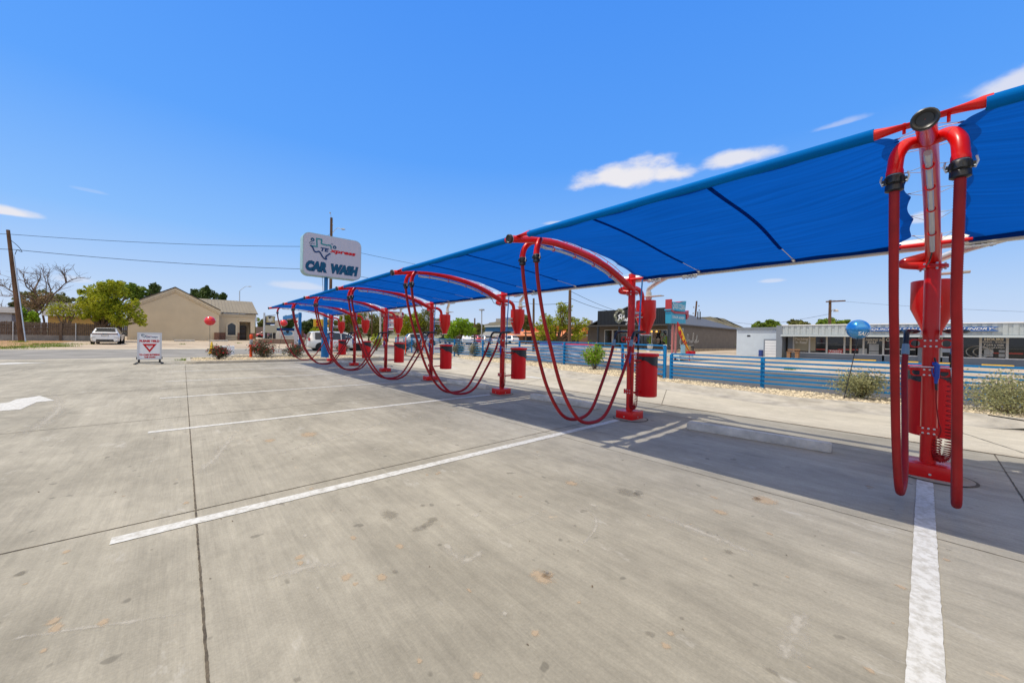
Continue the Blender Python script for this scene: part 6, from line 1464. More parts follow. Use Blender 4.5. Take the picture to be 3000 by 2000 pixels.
wire('overhead line from the tall pole down towards the canopies', [atD((971, 722), 44), atD((1560, 830), 60)], .02)
wire('lower overhead line from the tall pole to the right', [atD((968, 792), 43.8), atD((1560, 890), 46), atD((1668, 886), 36)], .022)
wire('wire sloping from the brown pole to the black shop', [t2_+Vector((0, 0, -.2)), atD((1840, 920), 52)], .02)
wire('second wire sloping from the brown pole to the black shop', [atD((1668, 872), 36), atD((1795, 912), 50)], .022)
wire('thin wire to the laundry pole from the dark roof', [atD((2060, 930), 75), atD((2230, 952), 66), atD((2428, 920), 60)], .022)
wire('faint wire above the laundry at the far right', [t3_, atD((3100, 916), 45)], .014)

# ------------------------------------------------------------------ shops beyond the road in the middle
ZS = lambda a, b: (1320+a/5.88, 880+b/5.88)
C['fascia'] = mat('pale_metal_fascia', (.52, .52, .49), .5, .2, var=.08, vscale=2)
C['blue_wall'] = mat('blue_metal_wall', (.03, .17, .42), .5, var=.06)
C['orange_roof'] = mat('orange_red_roof', (.62, .09, .035), .6, var=.15, vscale=1)
C['tile_roof'] = mat('orange_tile_roof', (.55, .20, .08), .8, var=.15, vscale=3)
C['shop_brown'] = mat('brown_shop_wall', (.26, .14, .075), .9, var=.15)
# these shops face the road: their fronts run along Y
def shop_x(name, label, X, p0, p1, ztop, m, dx=12, fas=None, fm=None, group=None, roof=None):
    a, b = onX(p0, X), onX(p1, X); y0, y1 = min(a.y, b.y), max(a.y, b.y); gz = T(X, (y0+y1)/2)-.15; zt = onX(ztop, X).z
    t = thing(name, label, 'building', (X, y1, gz), group=group); mb = MB(); mb.box((X, y0, gz), (X+dx, y1, zt)); mb.build('wall', m, parent=t)
    if fas: zf = onX(fas, X).z; mb = MB(); mb.box((X-1.6, y0-.3, zf), (X-.01, y1+.3, zt+.15)); mb.build('fascia', fm, parent=t)
    return t, y0, y1, gz, zt
t, y0, y1, gz, zt = shop_x('strip_shop', 'long low strip shop with pale metal fascia, behind the parked cars', 60., ZS(105, 700), ZS(1060, 700), ZS(400, 548), C['shop_brown'], 14, ZS(400, 618), C['fascia'])
n_ = 9
for k in range(n_):
    if k % 3 == 2: continue
    mb = MB(); ya = y0+(y1-y0)*(k+.1)/n_; mb.box((59.93, ya, gz+.5), (59.985, ya+(y1-y0)*.8/n_, gz+2.5)); f_ = mb.build('window', C['silver'], parent=t); mb = MB(); mb.box((59.90, ya+.1, gz+.6), (59.925, ya+(y1-y0)*.8/n_-.1, gz+2.4)); mb.build('pane', C['glass'], parent=f_)
shop_x('blue_warehouse', 'tall bright blue warehouse wall behind the strip shop', 84., ZS(492, 600), ZS(1250, 600), ZS(700, 444), C['blue_wall'], 20, ZS(700, 460), C['fascia'])
t, y0, y1, gz, zt = shop_x('orange_restaurant', 'brown restaurant with orange red roof behind the feathery tree', 57., ZS(1000, 700), ZS(2200, 700), ZS(1400, 600), C['shop_brown'], 16)
mb = MB(); za, zb = onX(ZS(1200, 615), 57).z, onX(ZS(1200, 540), 59.5).z; mb.prism([(55.2, y0, za), (55.2, y1, za), (59.5, y1, zb), (59.5, y0, zb)], (0, 0, .15)); mb.build('tile_roof', C['tile_roof'], parent=t)
mb = MB(); zc = onX(ZS(1700, 430), 59.6).z; ym = onX(ZS(1260, 500), 59.6).y; mb.box((59.6, y0, zb-.4), (68, ym, zc)); mb.build('orange_parapet', C['orange_roof'], parent=t)
for k in range(5): mb = MB(); ya = y0+(y1-y0)*(k+.15)/5; mb.box((56.9, ya, gz+.8), (56.985, ya+(y1-y0)*.6/5, gz+2.5)); mb.build('window', C['glass'], parent=t)
block('far_building', 'pale grey flat building on the hill beyond the blue warehouse', 420., 0, 1, 1, C['offwhite']) if 0 else None
# trees in the middle
crown_tree('leafy_tree', 'bright green round tree before the strip shop, right of the fourth hopper', (1345, 1000), 56, [(1345, 960, 34, 24), (1325, 970, 26, 20), (1370, 968, 22, 20), (1350, 945, 22, 14), (1318, 985, 16, 14)], 5200, .21, C['leaf_bright'], .2)
crown_tree('feathery_tree', 'feathery yellow green tree with dark trunk left of the black shop', (1630, 1022), 38, [(1650, 925, 24, 24), (1630, 950, 34, 26), (1600, 965, 28, 22), (1680, 955, 30, 26), (1645, 897, 15, 14), (1705, 965, 20, 20), (1580, 985, 18, 14), (1715, 945, 14, 12), (1595, 935, 18, 16), (1660, 905, 18, 14), (1690, 985, 20, 14), (1610, 985, 20, 12), (1575, 955, 12, 12)], 13000, .10, C['leaf_yellow'], .22, thr=.44, fork=.3)
MQ = 'mesquite trees in the far green belt'
for px, D_, bl, lb, mm in (((1080, 995), 74, [(1080, 950, 32, 32), (1055, 965, 26, 24), (1100, 965, 24, 24)], 'olive mesquite tree behind the sixth vacuum hopper', 'leaf_olive'),
                           ((1135, 995), 74, [(1130, 955, 30, 30), (1150, 945, 26, 22), (1120, 970, 26, 18)], 'olive mesquite tree behind the dark red road sign', 'leaf_olive'),
                           ((1195, 995), 72, [(1195, 955, 30, 28), (1215, 950, 26, 26), (1178, 968, 24, 20)], 'yellowish mesquite tree right of the dark red road sign', 'leaf_yellow'),
                           ((1250, 995), 74, [(1250, 950, 32, 30), (1275, 960, 28, 24), (1232, 962, 24, 22), (1300, 966, 22, 20)], 'wide mesquite tree behind the fourth vacuum post', 'leaf_olive'),
                           ((1030, 990), 60, [(1024, 915, 18, 22), (1035, 935, 20, 20), (1012, 935, 14, 16)], 'airy tree rising over the farthest vacuum hopper', 'leaf_yellow'),
                           ((1005, 985), 80, [(1000, 958, 22, 16), (985, 966, 18, 12), (1018, 962, 18, 14)], 'small round mesquite tree behind the minivan roof', 'leaf_olive'),
                           ((905, 985), 82, [(905, 960, 24, 18), (920, 968, 18, 14)], 'round dark tree left of the yellow billboard', 'leaf_dark'),
                           ((935, 985), 70, [(930, 975, 16, 9), (945, 972, 12, 8)], 'low yellow green bush tree under the yellow billboard', 'leaf_yellow'),
                           ((1400, 1000), 90, [(1400, 968, 20, 16), (1385, 975, 16, 12)], 'hazy olive tree left of the blue warehouse', 'leaf_olive'),
                           ((1540, 1000), 76, [(1537, 940, 14, 14), (1545, 955, 14, 14)], 'small grey green tree between warehouse and restaurant', 'leaf_olive'),
                           ((860, 985), 95, [(855, 945, 18, 16), (845, 960, 14, 12)], 'dark tree behind the blue menu sign arm', 'leaf_dark'),
                           ((770, 985), 130, [(770, 950, 16, 14), (762, 958, 10, 10)], 'grey green tree between beige building and tan sign', 'leaf_olive')):
    crown_tree('mesquite_tree', lb, px, D_, [(a_, b_-3, rw*1.12, rh*1.12) for a_, b_, rw, rh in bl], 6500, .22, C[mm], .18, MQ, thr=.36)
# ------------------------------------------------------------------ hills far off
def hill(name, pts, D_, m, dep_=300):
    mb = MB(); n = len(pts); rows = []
    crest = [atD(p, D_) for p in pts]
    for f, k in ((-.55, 0), (-.25, .55), (0, 1), (.5, .7), (1, 0)):
        row = []
        for c in crest: g = -1.; q = c+Vector((FW.x, FW.y, 0))*dep_*f; row.append(mb.bm.verts.new((q.x+rnd.uniform(-4, 4), q.y+rnd.uniform(-4, 4), g+(c.z-g)*k*(1 if f == 0 else rnd.uniform(.9, 1.08)))))
        rows.append(row)
    for a, b in zip(rows, rows[1:]):
        for i in range(n-1): f = mb.bm.faces.new((a[i], a[i+1], b[i+1], b[i])); f.smooth = True
    return structure(mb, name, m, sharp=0)
C['hill'] = mat('scrub_hill', (.085, .085, .05), 1, var=.5, vscale=.09, rgb2=(.17, .15, .10), detail=9)
def interp(pts, n=5): return [tuple(v)[:2] for v in catmull([(a, b, 0) for a, b in pts], n)]
hill('hill', interp([(1330, 985), (1380, 962), (1420, 950), (1445, 943), (1480, 940), (1510, 942), (1535, 952), (1570, 965), (1640, 975), (1720, 968), (1760, 972), (1800, 985)]), 700, C['hill'])
hill('hill', interp([(1960, 985), (2020, 940), (2070, 928), (2100, 930), (2130, 940), (2160, 957), (2200, 975), (2260, 990)]), 420, C['hill'], 150)
hill('hill', interp([(-200, 962), (0, 955), (200, 962), (500, 968), (800, 962), (1000, 972), (1200, 960), (1330, 968), (1450, 980)]), 900, C['hill'])
p = atD((1482, 940), 690); t = thing('hilltop_building', 'pale flat building on top of the far hill', 'building', p); mb = MB(); A, B = atD((1453, 933), 690), atD((1508, 944), 690); d = (B-A); d.z = 0; d.normalize(); s = Vector((-d.y, d.x, 0))
mb.prism([A+Vector((0, 0, -8)), B+Vector((0, 0, -1)), B+Vector((0, 0, 7)), A], s*12); mb.build('wall', mat('far_pale', (.45, .42, .38), .9), parent=t)
p = atD((1730, 975), 520); t = thing('hillside_building', 'tan building on the slope left of the black shop', 'building', p); mb = MB(); A, B = atD((1720, 938), 520), atD((1731, 955), 520); mb.prism([A, Vector((A.x, A.y, B.z-6)), Vector((B.x, B.y, B.z-6)), Vector((B.x, B.y, A.z))], Vector((10, 4, 0))); mb.build('wall', mat('far_tan', (.40, .30, .23), .9), parent=t)
block_ = None

# ------------------------------------------------------------------ black boutique
ZB = lambda a, b: (1700+a/9.8, 900+b/9.8); ZC = lambda a, b: (1880+a/6.533, 850+b/6.533); Z6 = lambda a, b: (1650+a/4.48, 800+b/4.48)
cor = atD((1972, 1022), 47.5); BX, BYc = cor.x, cor.y; BZ = cor.z-.1
w = lambda Zf, a, b: onX(Zf(a, b), BX)
C['corrug'] = mat('black_corrugated', (.017, .019, .022), .5, var=.1)
C['taupe'] = mat('taupe_siding', (.15, .125, .10), .85, var=.14, vscale=1.2, detail=8)
yl = w(ZB, 215, 800).y; zt_ = w(Z6, 330, 700).z
t = thing('boutique', 'black and taupe shop with corrugated black parapet and porch', 'building', (BX, BYc, BZ))
DXB = 27
mb = MB(); mb.box((BX, BYc, BZ-.6), (BX+DXB, yl, zt_+.2)); mb.build('wall', C['taupe'], parent=t)
a, b = w(ZB, 540, 115), w(ZC, 470, 330); pz0 = w(ZB, 700, 528).z; pz1 = (a.z+w(Z6, 1360, 450).z)/2
yA, yB = a.y, w(Z6, 1362, 500).y
mb = MB(); x0c = BX-.35; n_ = int((yA-yB)/.12)                   # ribbed sheet
for k in range(n_): ya = yA-(yA-yB)*k/n_; yb2 = yA-(yA-yB)*(k+1)/n_; e = .05 if k % 2 else 0; mb.box((x0c-e, yb2, pz0), (x0c+.3, ya, pz1))
mb.build('parapet', C['corrug'], parent=t)
py0, py1 = w(Z6, 170, 700).y, BYc-.4                             # porch roof on posts
mb = MB(); zp = w(Z6, 900, 690).z; mb.box((BX-2.6, py1, zp-.16), (BX-.02, py0, zp+.04)); mb.build('porch_roof', C['roof_dark'], parent=t)
XP = BX-2.45
for px in (190, 457, 733, 1040, 1385):
    q = onX(Z6(px, 850), XP); mb = MB(); mb.box((XP-.11, q.y-.13, BZ-.1), (XP+.11, q.y+.13, zp-.17)); mb.build('porch_post', C['corrug'], parent=t)
for a_, b_, nm in ((545, 648, 'door'), (655, 840, 'shop_window'), (850, 1160, 'shop_window'), (1165, 1370, 'shop_window'), (1400, 1435, 'shop_window')):
    A, B = w(Z6, a_, 745), w(Z6, b_, 930); z0_ = BZ+.25 if nm == 'door' else BZ+.5; zt2 = w(Z6, 900, 740).z
    mb = MB(); mb.box((BX-.06, B.y, z0_), (BX-.01, A.y, zt2)); f_ = mb.build(nm, C['offwhite'], parent=t); mb = MB(); mb.box((BX-.08, B.y+.12, z0_+.1), (BX-.062, A.y-.12, zt2-.1)); mb.build('pane', mat('shop_glass', (.02, .018, .016), .06, spec=.8), parent=f_)
def flat_x(mb, pts, x, d, mi=0): mb.prism([(x, p.y, p.z) for p in pts], (d, 0, 0), mi)
# mannequins behind the glass read as standing figures in the window
C['mann'] = mat('mannequin', (.36, .29, .22), .7); C['cloth_g'] = mat('green_top', (.17, .25, .17), .8); C['cloth_b'] = mat('brown_cloth', (.20, .13, .09), .8)
def mannequin(px, top, bot, m1, m2, label):
    x = BX-.35; A, B = onX(ZC(px, top), x), onX(ZC(px, bot), x); H_ = A.z-B.z; c = Vector((x, A.y, B.z)); t2 = thing('mannequin', label, 'mannequin', c, group='mannequins in the shop window')
    mb = MB(); mb.lathe([(.02, H_*.86), (.07, H_*.89), (.085, H_*.94), (.06, H_*.99), (.01, H_)], c, 10); mb.tube([c+Vector((0, 0, H_*.82)), c+Vector((0, 0, H_*.88))], .045, 8)
    for s in (-1, 1): mb.tube([c+Vector((0, s*.09, H_*.5)), c+Vector((0, s*.10, H_*.26)), c+Vector((0, s*.10, 0))], [.085, .06, .04], 8); mb.tube([c+Vector((0, s*.2, H_*.8)), c+Vector((0, s*.26, H_*.62)), c+Vector((-.05, s*.25, H_*.46))], [.05, .04, .03], 7)
    mb.build('figure', C['mann'], parent=t2)
    mb = MB(); mb.tube([c+Vector((0, 0, H_*.84)), c+Vector((0, 0, H_*.78)), c+Vector((0, 0, H_*.62)), c+Vector((0, 0, H_*.5))], 0, 12, ref=(0, 1, 0), flat=[(.10, .07), (.21, .11), (.15, .10), (.19, .12)]); mb.build('top', m1, parent=t2)
    mb = MB(); mb.tube([c+Vector((0, 0, H_*.53)), c+Vector((0, 0, H_*.36))], 0, 12, ref=(0, 1, 0), flat=[(.17, .12), (.26, .16)]); mb.build('skirt', m2, parent=t2)
mannequin(395, 785, 975, C['cloth_g'], C['cloth_b'], 'mannequin in green top in the middle of the shop window')
mannequin(450, 850, 1000, C['cloth_g'], C['cloth_g'], 'shorter mannequin in green dress next to the porch post')
mannequin(245, 780, 990, C['cloth_b'], C['cloth_b'], 'mannequin in brown dress at the left of the shop window')
mannequin(315, 905, 1015, C['mann'], C['cloth_b'], 'child sized pale mannequin low in the shop window')
t_b = t
for px in (190, 285): 
    c = onX(ZC(px, 785), BX-.5); t2 = thing('pendant_lamp', ['left', 'right'][px > 200]+' glowing amber pendant lamp in the black shop window', 'lamp', c, group='pendant lamps in the shop'); mb = MB(); mb.lathe([(.06, .12), (.14, -.02), (.12, -.14), (.04, -.16)], c, 10); mb.build('shade', mat('amber_glow', (1, .55, .12), .5, emit=1.2), parent=t2); mb = MB(); mb.tube([c+Vector((0, 0, .1)), c+Vector((0, 0, .35))], .012, 5); mb.build('cord', C['black'], parent=t2)
# round wreath sign and script on the parapet
x = BX-.42; wr = onX(ZB(1130, 250), x); s_ = (onX(ZB(1000, 250), x).y-onX(ZB(1260, 250), x).y)/2
mb = MB()
for k in range(260):
    a = rnd.uniform(R(-30), R(300))*1.0 - R(75)+R(120); rr_ = s_*rnd.uniform(.72, 1.12); p = Vector((x-rnd.uniform(.02, .10), wr.y-rr_*math.cos(a)*.95, wr.z+rr_*math.sin(a)*1.25)); leaf(mb, p, .28, 0 if rnd.random() < .75 else 1)
mb.build('wreath_sign', [mat('wreath_white', (.55, .55, .48), .7, attr=.3), mat('wreath_green', (.22, .25, .14), .7, attr=.3)], parent=t_b, sharp=0)
yv, zv = Vector((0, -1, 0)), Vector((0, 0, 1))
def letter_x(name, body, Zf, px, wpx, hpx, X, m, parent, **k):
    a, b = onX(Zf(px[0]-wpx/2, px[1]), X), onX(Zf(px[0]+wpx/2, px[1]), X); c = onX(Zf(*px), X); hh = (onX(Zf(px[0], px[1]-hpx/2), X)-onX(Zf(px[0], px[1]+hpx/2), X)).z
    mb = MB(); letter(mb, body, (X, (a.y+b.y)/2, c.z), yv, zv, a.y-b.y, hh, depth=.02, **k); return mb.build(name, m, parent=parent, sharp=0)
xs_ = BX-.46
def ribbon_x(mb, pts, wd, x):
    pts = [Vector(p) for p in pts]
    for i in range(len(pts)-1):
        a, b = pts[i], pts[i+1]; d = (b-a).normalized(); nn = Vector((0, -d.z, d.y))*wd/2; e = d*wd*.3
        mb.poly([Vector((x-.0006*i, v.y, v.z)) for v in (a-nn-e, a+nn-e, b+nn+e, b-nn+e)])
for st in (((1090, 430), (1110, 330), (1135, 220), (1130, 215), (1115, 300)), ((1090, 250), (1150, 205), (1195, 225), (1180, 280), (1130, 310), (1185, 320), (1180, 390), (1120, 425), (1095, 420)), ((1195, 385), (1235, 330), (1265, 245), (1250, 235), (1225, 330), (1230, 380), (1265, 360)),
           ((1270, 320), (1262, 370), (1285, 378), (1305, 330), (1300, 375), (1325, 360)), ((1330, 370), (1355, 310), (1360, 350), (1355, 390), (1330, 400), (1390, 375)), ((1400, 390), (1440, 230), (1420, 340), (1410, 390), (1440, 330), (1455, 345), (1450, 385), (1480, 370))):
    mb = MB(); ribbon_x(mb, catmull([onX(ZB(*q), xs_) for q in st], 4), .13, xs_); mb.build('script_letter', C['white'], parent=t_b, sharp=0)
c = onX(ZB(1440, 478), BX-.44); mb = MB()
for k in range(28):
    a, b = 6.283*k/28, 6.283*(k+1)/28; rx, rz_ = .75, .20; mb.poly([(BX-.44, c.y+rx*math.cos(a), c.z+rz_*math.sin(a)), (BX-.44, c.y+rx*math.cos(b), c.z+rz_*math.sin(b)), (BX-.44, c.y+rx*.85*math.cos(b), c.z+rz_*.6*math.sin(b)), (BX-.44, c.y+rx*.85*math.cos(a), c.z+rz_*.6*math.sin(a))])
mb.build('oval_outline', C['white'], parent=t_b, sharp=0)
# roof slope over the side wall and mural on it
ws = lambda Zf, a, b: onY(Zf(a, b), BYc)
ev0, ev1 = ws(Z6, 1450, 690), ws(Z6, 2016, 720); XE = onY((2161, 960), BYc).x
mb = MB(); zr_ = onY(Z6(1640, 555), BYc+7).z; ze = (ws(Z6, 1700, 703).z+ev1.z)/2
mb.prism([(BX-.1, BYc-.4, ze), (XE+.3, BYc-.4, ze), (XE-2.5, BYc+7, zr_), (BX+.5, BYc+7, zr_)], (0, 0, .15)); mb.prism([(BX+.5, BYc+7, zr_), (XE-2.5, BYc+7, zr_), (XE+.3, yl, ze), (BX-.1, yl, ze)], (0, 0, .15)); mb.prism([(XE+.3, BYc-.4, ze), (XE+.3, yl, ze), (XE-2.5, BYc+7, zr_)], (0, 0, .12)); mb.build('sloped_roof', mat('charcoal_roof', (.10, .10, .105), .6, .2, var=.15, vscale=2, stretch=(1, .1, 1)), parent=t_b)
for px in (1075, 1118): q = onY(ZC(px, 545), BYc+4); mb = MB(); mb.tube([q+Vector((0, 0, -.4)), onY(ZC(px, 410), BYc+4)], .10, 8); mb.build('roof_vent', C['roof_dark'], parent=t_b)
mb = MB(); W2 = lambda a, b: ws(ZC, a, b)
ribbon(mb, catmull([W2(*q) for q in ((725, 1085), (770, 1080), (735, 1060), (745, 930), (765, 760), (790, 740), (780, 800), (740, 900), (720, 1010), (760, 1050), (800, 1000), (790, 950), (830, 980), (850, 1030))], 4), .10, BYc-.03)
mb.build('mural_swash', C['offwhite'], parent=t_b)
mb = MB(); ribbon(mb, catmull([W2(*q) for q in ((850, 1000), (870, 850), (885, 870), (870, 990), (900, 940), (915, 1000), (935, 960), (940, 1005), (955, 960), (960, 1000), (975, 830), (990, 840), (975, 930), (1000, 1000), (1020, 950), (1025, 1010), (1045, 870), (1050, 890), (1040, 1000), (1075, 960), (1070, 1000))], 4), .075, BYc-.035); ribbon(mb, [W2(*q) for q in ((780, 1080), (985, 1050))], .06, BYc-.036)
mb.build('mural_script', C['offwhite'], parent=t_b)
# retaining wall in front and beside, planters
t = thing('retaining_wall', 'low cream and tan stone wall in front of the black shop', 'wall', (BX-4.6, BYc, BZ-1)); mb = MB(); q0, q1 = onX(Z6(490, 1000), BX-5), onX(Z6(1330, 1000), BX-5); mb.box((BX-5, BYc+1.0, T(BX-5, BYc)-.1), (BX-4.6, q0.y+3, BZ+.02)); mb.build('front_wall', mat('cream_stone', (.50, .42, .29), .9, var=.15, vscale=1.5), parent=t)
for px in (731, 1115, 1310): q = onX(Z6(px, 1000), BX-5.03); mb = MB(); mb.box((BX-5.10, q.y-.2, T(BX-5, BYc)-.1), (BX-5.005, q.y+.2, BZ+.06)); mb.build('pier', C['offwhite'], parent=t)
t = thing('retaining_wall', 'rough brown stone wall below the mural side of the black shop', 'wall', (BX, BYc-1.6, BZ-1)); X2 = onY((2173, 1020), BYc-1.6).x; mb = MB(); mb.box((BX-2, BYc-1.9, T(BX, BYc)-.1), (X2, BYc-1.5, onY(ZC(1300, 1122), BYc-1.6).z)); mb.build('side_wall', mat('rough_stone', (.28, .215, .14), .95, var=.35, vscale=2.2, bump=.6, bscale=6), parent=t)
mb = MB(); mb.box((BX-4.59, BYc-1.49, BZ-.9), (BX+DXB, yl+8, BZ)); structure(mb, 'terrace', C['tan'], sharp=0)
for px, lb in ((1140, 'white pot with a small cactus before the black shop window'), (1352, 'tall cream pot with a plant beside the porch post')):
    q = onX(Z6(px, 975), BX-2.0); q.z = BZ; t = thing('plant_pot', lb, 'plant pot', q, group='plant pots on the porch'); mb = MB(); mb.lathe([(.25, 0), (.36, .2), (.40, .62), (.34, .66)], q, 14); mb.build('pot', C['offwhite'], parent=t); mb = MB(); mb.tube([q+Vector((0, 0, .6)), q+Vector((0, 0, 1.7))], .13, 8); mb.tube([q+Vector((0, .1, 1.0)), q+Vector((0, .35, 1.1)), q+Vector((0, .35, 1.5))], .09, 7); mb.build('plant', C['leaf_green'], parent=t)

# ------------------------------------------------------------------ laundry pole sign, feather flag, trailer board
sb = hit((1985, 1053)); QY = sb.y; w = lambda a, b: onY(ZC(a, b), QY)
t = thing('laundry_sign', 'turquoise and red angular laundry sign on two pink poles', 'sign', (sb.x, QY, sb.z))
for px in (638, 702): X = w(px, 900).x; mb = MB(); mb.tube([(X, QY+.2, sb.z-.2), (X, QY+.2, w(640, 640).z)], .078, 12); mb.build('pole', mat('faded_pink_paint', (.46, .16, .15), .6, var=.15, vscale=3), parent=t)
C['turq'] = mat('turquoise_sign', (.03, .30, .47), .45, var=.05); C['brick_red_paint'] = mat('sign_red_panel', (.36, .03, .035), .45, var=.08)
def slab(pts, y, d, m, nm): mb = MB(); mb.prism([Vector((p.x, y, p.z)) for p in (w(*q) for q in pts)], (0, d, 0)); return mb.build(nm, m, parent=t)
lo = slab(((562, 395), (640, 440), (838, 455), (842, 636), (562, 632)), QY, .42, C['turq'], 'lower_box')
upb = slab(((588, 222), (720, 240), (846, 210), (822, 412), (690, 400), (590, 385), (572, 365)), QY-.03, .40, C['turq'], 'upper_box')
slab(((588, 172), (588, 372), (570, 372)), QY-.02, 1.2, C['brick_red_paint'], 'fin') if 0 else None
slab(((558, 362), (620, 405), (690, 412), (830, 425), (885, 388), (885, 520), (850, 560), (850, 470), (830, 455), (625, 447), (556, 395)), QY-.06, .40, C['brick_red_paint'], 'red_swoosh')
slab(((720, 240), (770, 212), (848, 208)), QY+.03, .5, C['brick_red_paint'], 'top_fin')
mb = MB(); A, B = w(572, 172), w(562, 372); mb.box((A.x-.08, QY-.02, B.z), (A.x+.06, QY+.42, A.z)); mb.build('tall_fin', mat('sign_red_lit', (.42, .035, .04), .45, var=.08), parent=t)  # brighter copy of the sign red, sunlight put into the colour
mb = MB(); A, B = w(560, 360), w(560, 385); mb.box((A.x-.07, QY-.04, B.z), (A.x-.005, QY+.46, A.z)); mb.build('side_ledge', C['turq'], parent=t)
lettering('lettering', 'QUICK CLEAN', (706, 322), 225, 120, C['white'], QY-.032, ZC, upb, bold=.0, shear=0)
lettering('lettering', 'COIN-OP. LAUNDRY', (700, 522), 238, 46, C['white'], QY-.002, ZC, lo, bold=.01)
fb = onY(ZC(915, 1215), QY-1.2); t = thing('feather_flag', 'yellow feather flag with red pattern leaning by the laundry sign', 'flag', (fb.x, fb.y, T(fb.x, fb.y)))
f2 = lambda a, b, y=QY-1.2: onY(ZC(a, b), y)
L_ = [f2(*q) for q in ((685, 610), (690, 690), (715, 790), (750, 890), (810, 1000), (860, 1080), (890, 1150))]; R_ = [f2(*q) for q in ((700, 612), (735, 690), (780, 780), (820, 890), (850, 980), (880, 1070), (908, 1145))]
mb = MB()
for k in range(6): mb.poly([L_[k], L_[k+1], R_[k+1], R_[k]], 1 if k == 0 else 0)
mb.build('flag_sheet', [mat('flag_yellow', (.75, .46, .015), .6, trans=.3), mat('flag_red', (.55, .02, .03), .6, trans=.3)], parent=t)
for k, (a, b, r) in enumerate(((735, 815, .20), (765, 890, .13), (815, 970, .12), (845, 1010, .12))): mb = MB(); disc(mb, f2(a, b), r, QY-1.2-.015, 0, 0, 10); mb.build('red_patch', C['sign_red'], parent=t)
mb = MB(); mb.tube([f2(683, 605), f2(700, 800), f2(760, 930), f2(905, 1160), Vector((fb.x, QY-1.2, T(fb.x, QY)))], .025, 6); mb.box((f2(875, 1200).x, QY-1.5, f2(875, 1222).z), (f2(945, 1200).x, QY-1.1, f2(875, 1165).z)); mb.build('flag_pole', C['sign_red'], parent=t)
q = onY(ZC(800, 1245), QY-.2); t = thing('trailer_board', 'small two sided board cart, pale blue and tan, under the laundry sign', 'cart', (q.x, QY-.2, T(q.x, QY)))
mb = MB(); A, B = f2(762, 1045, QY-.4), f2(828, 1245, QY-.4); mb.box((A.x, QY-.4, B.z), (B.x, QY-.34, A.z)); mb.build('blue_board', mat('pale_cyan_board', (.30, .55, .66), .5), parent=t)
mb = MB(); A, B = f2(830, 1065, QY-.2), f2(935, 1250, QY-.2); mb.box((A.x, QY-.2, B.z), (B.x, QY-.1, A.z)); mb.build('tan_board', mat('tan_board', (.42, .29, .10), .6), parent=t)
mb = MB(); A, B = f2(940, 1075, QY), f2(990, 1250, QY)
for X in (A.x, B.x): mb.box((X-.03, QY, B.z), (X+.03, QY+.06, A.z))
for k in range(4): mb.box((A.x, QY-.01, A.z-.06-(A.z-B.z)*k/3.2), (B.x, QY+.05, A.z-(A.z-B.z)*k/3.2))
mb.build('frame', C['black'], parent=t)
mb = MB(); A, B = f2(665, 1240, QY-.3), f2(940, 1262, QY-.3); mb.box((A.x, QY-.5, B.z), (B.x, QY+.5, A.z)); 
for X in (A.x+.1, B.x-.1): mb.tube([(X, QY-.4, B.z), (X+(-.3 if X < q.x else .4), QY-.6, T(X, QY)-.05)], .02, 5); mb.tube([(X, QY+.4, B.z), (X+(-.3 if X < q.x else .4), QY+.6, T(X, QY)-.05)], .02, 5)
mb.build('deck', mat('deck_pale', (.45, .55, .55), .5), parent=t)

# ------------------------------------------------------------------ laundry building and garage at the right
Z7 = lambda a, b: (2050+a/3.484, 800+b/3.484); ZL = lambda a, b: (2280+a/6.533, 930+b/6.533); ZR = lambda a, b: (2640+a/6.533, 930+b/6.533)
LX = 42.0; lw = lambda Zf, a, b: onX(Zf(a, b), LX)
y1, y0 = lw(ZL, 135, 700).y, -11.0; gz = min(T(LX, 0), lw(ZL, 300, 735).z)-.05; zt_ = (lw(ZL, 300, 172).z+lw(ZR, 2000, 115).z)/2; zs = lw(ZL, 700, 335).z; ze = lw(ZL, 700, 368).z; zg = lw(ZL, 1000, 692).z
C['laundry_grey'] = mat('blue_grey_wall', (.20, .23, .27), .8, var=.08, vscale=1); C['ribbed'] = mat('ribbed_metal', (.46, .50, .50), .45, .3, var=.06)
t = thing('laundry_building', 'long laundry building with ribbed metal fascia and glass shop front', 'building', (LX, y1, gz)); t_l = t
mb = MB(); mb.box((LX, y0, gz-.1), (LX+.3, y1, zg)); mb.build('sill_wall', C['laundry_grey'], parent=t)
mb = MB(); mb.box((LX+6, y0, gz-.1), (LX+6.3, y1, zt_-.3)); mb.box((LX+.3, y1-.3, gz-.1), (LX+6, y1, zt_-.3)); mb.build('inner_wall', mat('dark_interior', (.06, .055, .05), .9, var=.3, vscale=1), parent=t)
mb = MB(); mb.box((LX-1.2, y0, ze+.02), (LX+7, y1+.05, zt_-.35)); mb.build('roof_slab', mat('soffit', (.30, .30, .28), .8), parent=t)
mb = MB(); n_ = int((y1-y0)/.21)
for k in range(n_): ya = y1-(y1-y0)*k/n_; yb2 = y1-(y1-y0)*(k+1)/n_; e = .05 if k % 2 else 0; mb.box((LX-1.26-e, yb2, zs+.02), (LX-1.21, ya, zt_))
mb.build('ribbed_fascia', C['ribbed'], parent=t)
mb = MB(); mb.box((LX-1.42, y0, ze), (LX-1.20, y1+.1, zs)); mb.build('eave_band', mat('eave_pale', (.48, .54, .56), .5), parent=t)
mb = MB(); mb.box((LX-1.36, y0, zt_+.002), (LX-1.18, y1+.05, zt_+.08)); mb.build('coping', C['white'], parent=t)
mb = MB(); mb.box((LX-1.30, y1+.005, gz-.1), (LX+7, y1+.45, zt_+.04)); mb.build('end_wall', C['laundry_grey'], parent=t)
